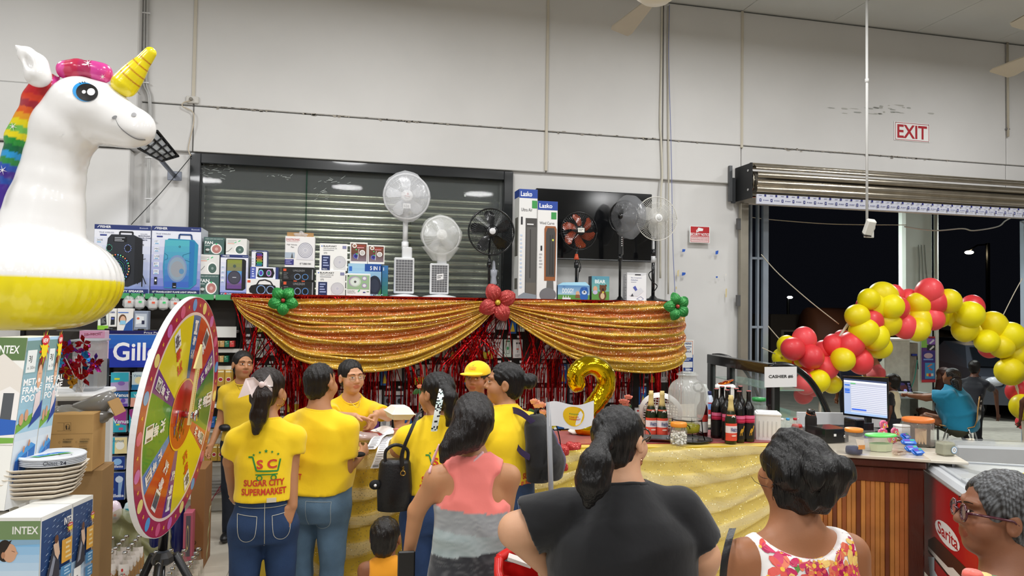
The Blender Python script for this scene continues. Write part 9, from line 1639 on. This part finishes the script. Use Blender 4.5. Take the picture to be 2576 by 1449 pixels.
# 11 grey-haired person at the right edge
def x11(c): glasses(c, '4a1c28', .024, .0035); ring(c, c['J']((2494, 1392, -.02)), .010, .0022, 'e0c088', (1, .3, 0))
person('older person with short grey-streaked hair and red spectacles at the lower right corner', (2512, 1296), 1.98, radians(20), radians(66), .05, 0, '8a5a40', sh=.17, ch=.17, wa=.17, hi=.18, dch=.12, dwa=.12, shirt=('cotton', '5a4634', 'wide'), sl=.1, hcol='23201f', hair=dict(vol=1.04, grey=.16, balls=[(0, -.06, .05, .06)]), face=1, res=.0095, neck=.058, extra=x11, pcol='33343a')
c_ = D(2490, 1440, 1.75); t = thing('head_wreath', 'bit of green and coral silk garland at the bottom right corner', 'decoration', c_)
for k in range(4): MB(mat='satin', col=('e8685a', 'f0c070', '3f7a3a', 'e07060')[k]).ell((-.05+k*.03, 0, -.01*k), (.025, .02, .012), 14, 8, fn=lambda p: p*(1+.2*noise.noise(p*90))).obj('bloom', t)
# 12 child
person('small child with short black hair in an orange vest in front of the counter', (970, 1352), 3.4, radians(-3), radians(-18), .1, 0, '8f5c3e', H=.93, sh=.165, ch=.16, wa=.15, hi=.15, dch=.12, dwa=.12, shirt=('cotton', 'f0a020', 'tank'), hair=dict(vol=.97, nape=1), hcol='15110f', hs=.86, neck=.036, pcol='44506a', hem=.78, sl=.3)
# outside
person('person in a navy t-shirt standing outside behind the left balloons', (2138, 888), 10.8, radians(120), skin='brown', shirt=('cotton', '1d2a44', 'tee'), hair=dict(), pcol='22242c', res=.016, sh=.17, wa=.15, L=((2098, 985, .0), (2068, 965, -.1)))
person('person in a red shirt facing left outside, behind the monitor', (2200, 896), 10.4, radians(75), radians(85), skin='brown', shirt=('cotton', 'c04a4c', 'tee'), hair=dict(), pcol='22242c', res=.016, sh=.17, ch=.17, wa=.17, R=((2185, 950, .1), (2140, 915, .1)))
person('child in a black and cream top sitting behind the monitor', (2242, 962), 9.5, radians(30), skin='dark', shirt=('cotton', lambda V: np.where((np.abs(V[:, 0]) < .09)[:, None], np.array(lin('cfc4a4')), np.array(lin('141416'))), 'tee'), hair=dict(), pcol='22242c', res=.014)
sit = lambda x: ([(-.12, .42, .50), (-.12, .42, .08)], [(.12, .42, .50), (.12, .42, .08)])
person('person in a turquoise t-shirt sitting on the cafe chair at the folding table', (2392, 948), 10.0, radians(38), radians(48), .1, 0, 'brown', H=1.55, sh=.22, ch=.26, wa=.29, hi=.28, dch=.2, dwa=.24, dhi=.22, ar=1.5, lean=(.0, .08), L=((2330, 1000, .1), (2288, 995, .25)), shirt=('cotton', '1f8fb8', 'tee'), pcol='4a4a38', hair=dict(vol=1.05, grey=.02, px=[(2405, 960, -.08, .07), (2412, 985, -.12, .04)]), hcol='1c1a1c', legs=sit(0), res=.015, sl=.6, hem=.72, seat=1, fold=.010)
person('person with long brown hair sitting beyond the one in turquoise', (2372, 946), 11.0, radians(80), skin='dark', H=1.55, shirt=('cotton', '2a1c1c', 'tee'), hair=dict(vol=1.15, px=[(2372, 955, 0, .09), (2362, 985, 0, .06)]), hcol='3a1c12', legs=sit(0), res=.017, pcol='1c1c20', seat=1)
person('person in dark clothes with a pale sleeve bending by the grey car', (2452, 925), 11.3, radians(-60), skin='dark', shirt=('cotton', '14161f', 'tee'), hair=dict(), R=((2505, 985, .0), (2510, 1040, 0)), pcol='15161a', res=.017, lean=(0, .18), H=1.6)
person('person in a yellow t-shirt cut off by the right edge of the photo', (2662, 1085), 3.1, radians(-10), skin='brown', shirt=('cotton', YEL, 'tee'), hair=dict(), res=.013, sh=.16)
person('person in a dark green patterned top at the right edge beyond the doorway', (2612, 935), 8.8, radians(20), skin='dark', shirt=('cotton', '3a3a28', 'tee'), hair=dict(), res=.016, L=((2572, 1010, 0), (2566, 1060, .1)))
# red shopping basket with garlic-like bulbs
o = D(1362, 1445, 2.75); t = thing('shopping_basket', 'bright red plastic basket handle and rim at the bottom edge', 'basket', o, -.3); m = MB(mat='plastic', col='d82420')
for k_ in range(2): m.tube(spline([(-.16, -.02, .06), (-.10, .03, .075), (.02, .05, .04), (.14, .02, -.05)], 6) if k_ == 0 else spline([(-.16, -.02, .06), (-.14, -.10, .0), (-.02, -.10, -.04), (.14, -.04, -.07)], 6), .018, 8)
m.obj('rim', t); v = []
for z, q in ((.03, 1), (-.18, .8)): v += [(x*q, y*q, z-.05*(x > 0)) for x, y in ((-.16, -.09), (.15, -.09), (.15, .05), (-.16, .05))]
MB(mat='plastic', col='c81c1a').add(v, [(0, 1, 5, 4), (1, 2, 6, 5), (2, 3, 7, 6), (3, 0, 4, 7), (4, 5, 6, 7)]).obj('tub', t); MB(mat='paper', col='e0dcd8').box((-.08, -.05, .065), (.09, .05, .012), R=Matrix.Rotation(.3, 3, 'Y')).obj('label_card', t); MB(mat='rubber', col='d8cfa0').tube(spline([(.0, -.06, .02), (.03, -.09, .06), (.07, -.06, .03), (.04, -.02, .0)], 5), .014, 8).obj('handle_tie', t)
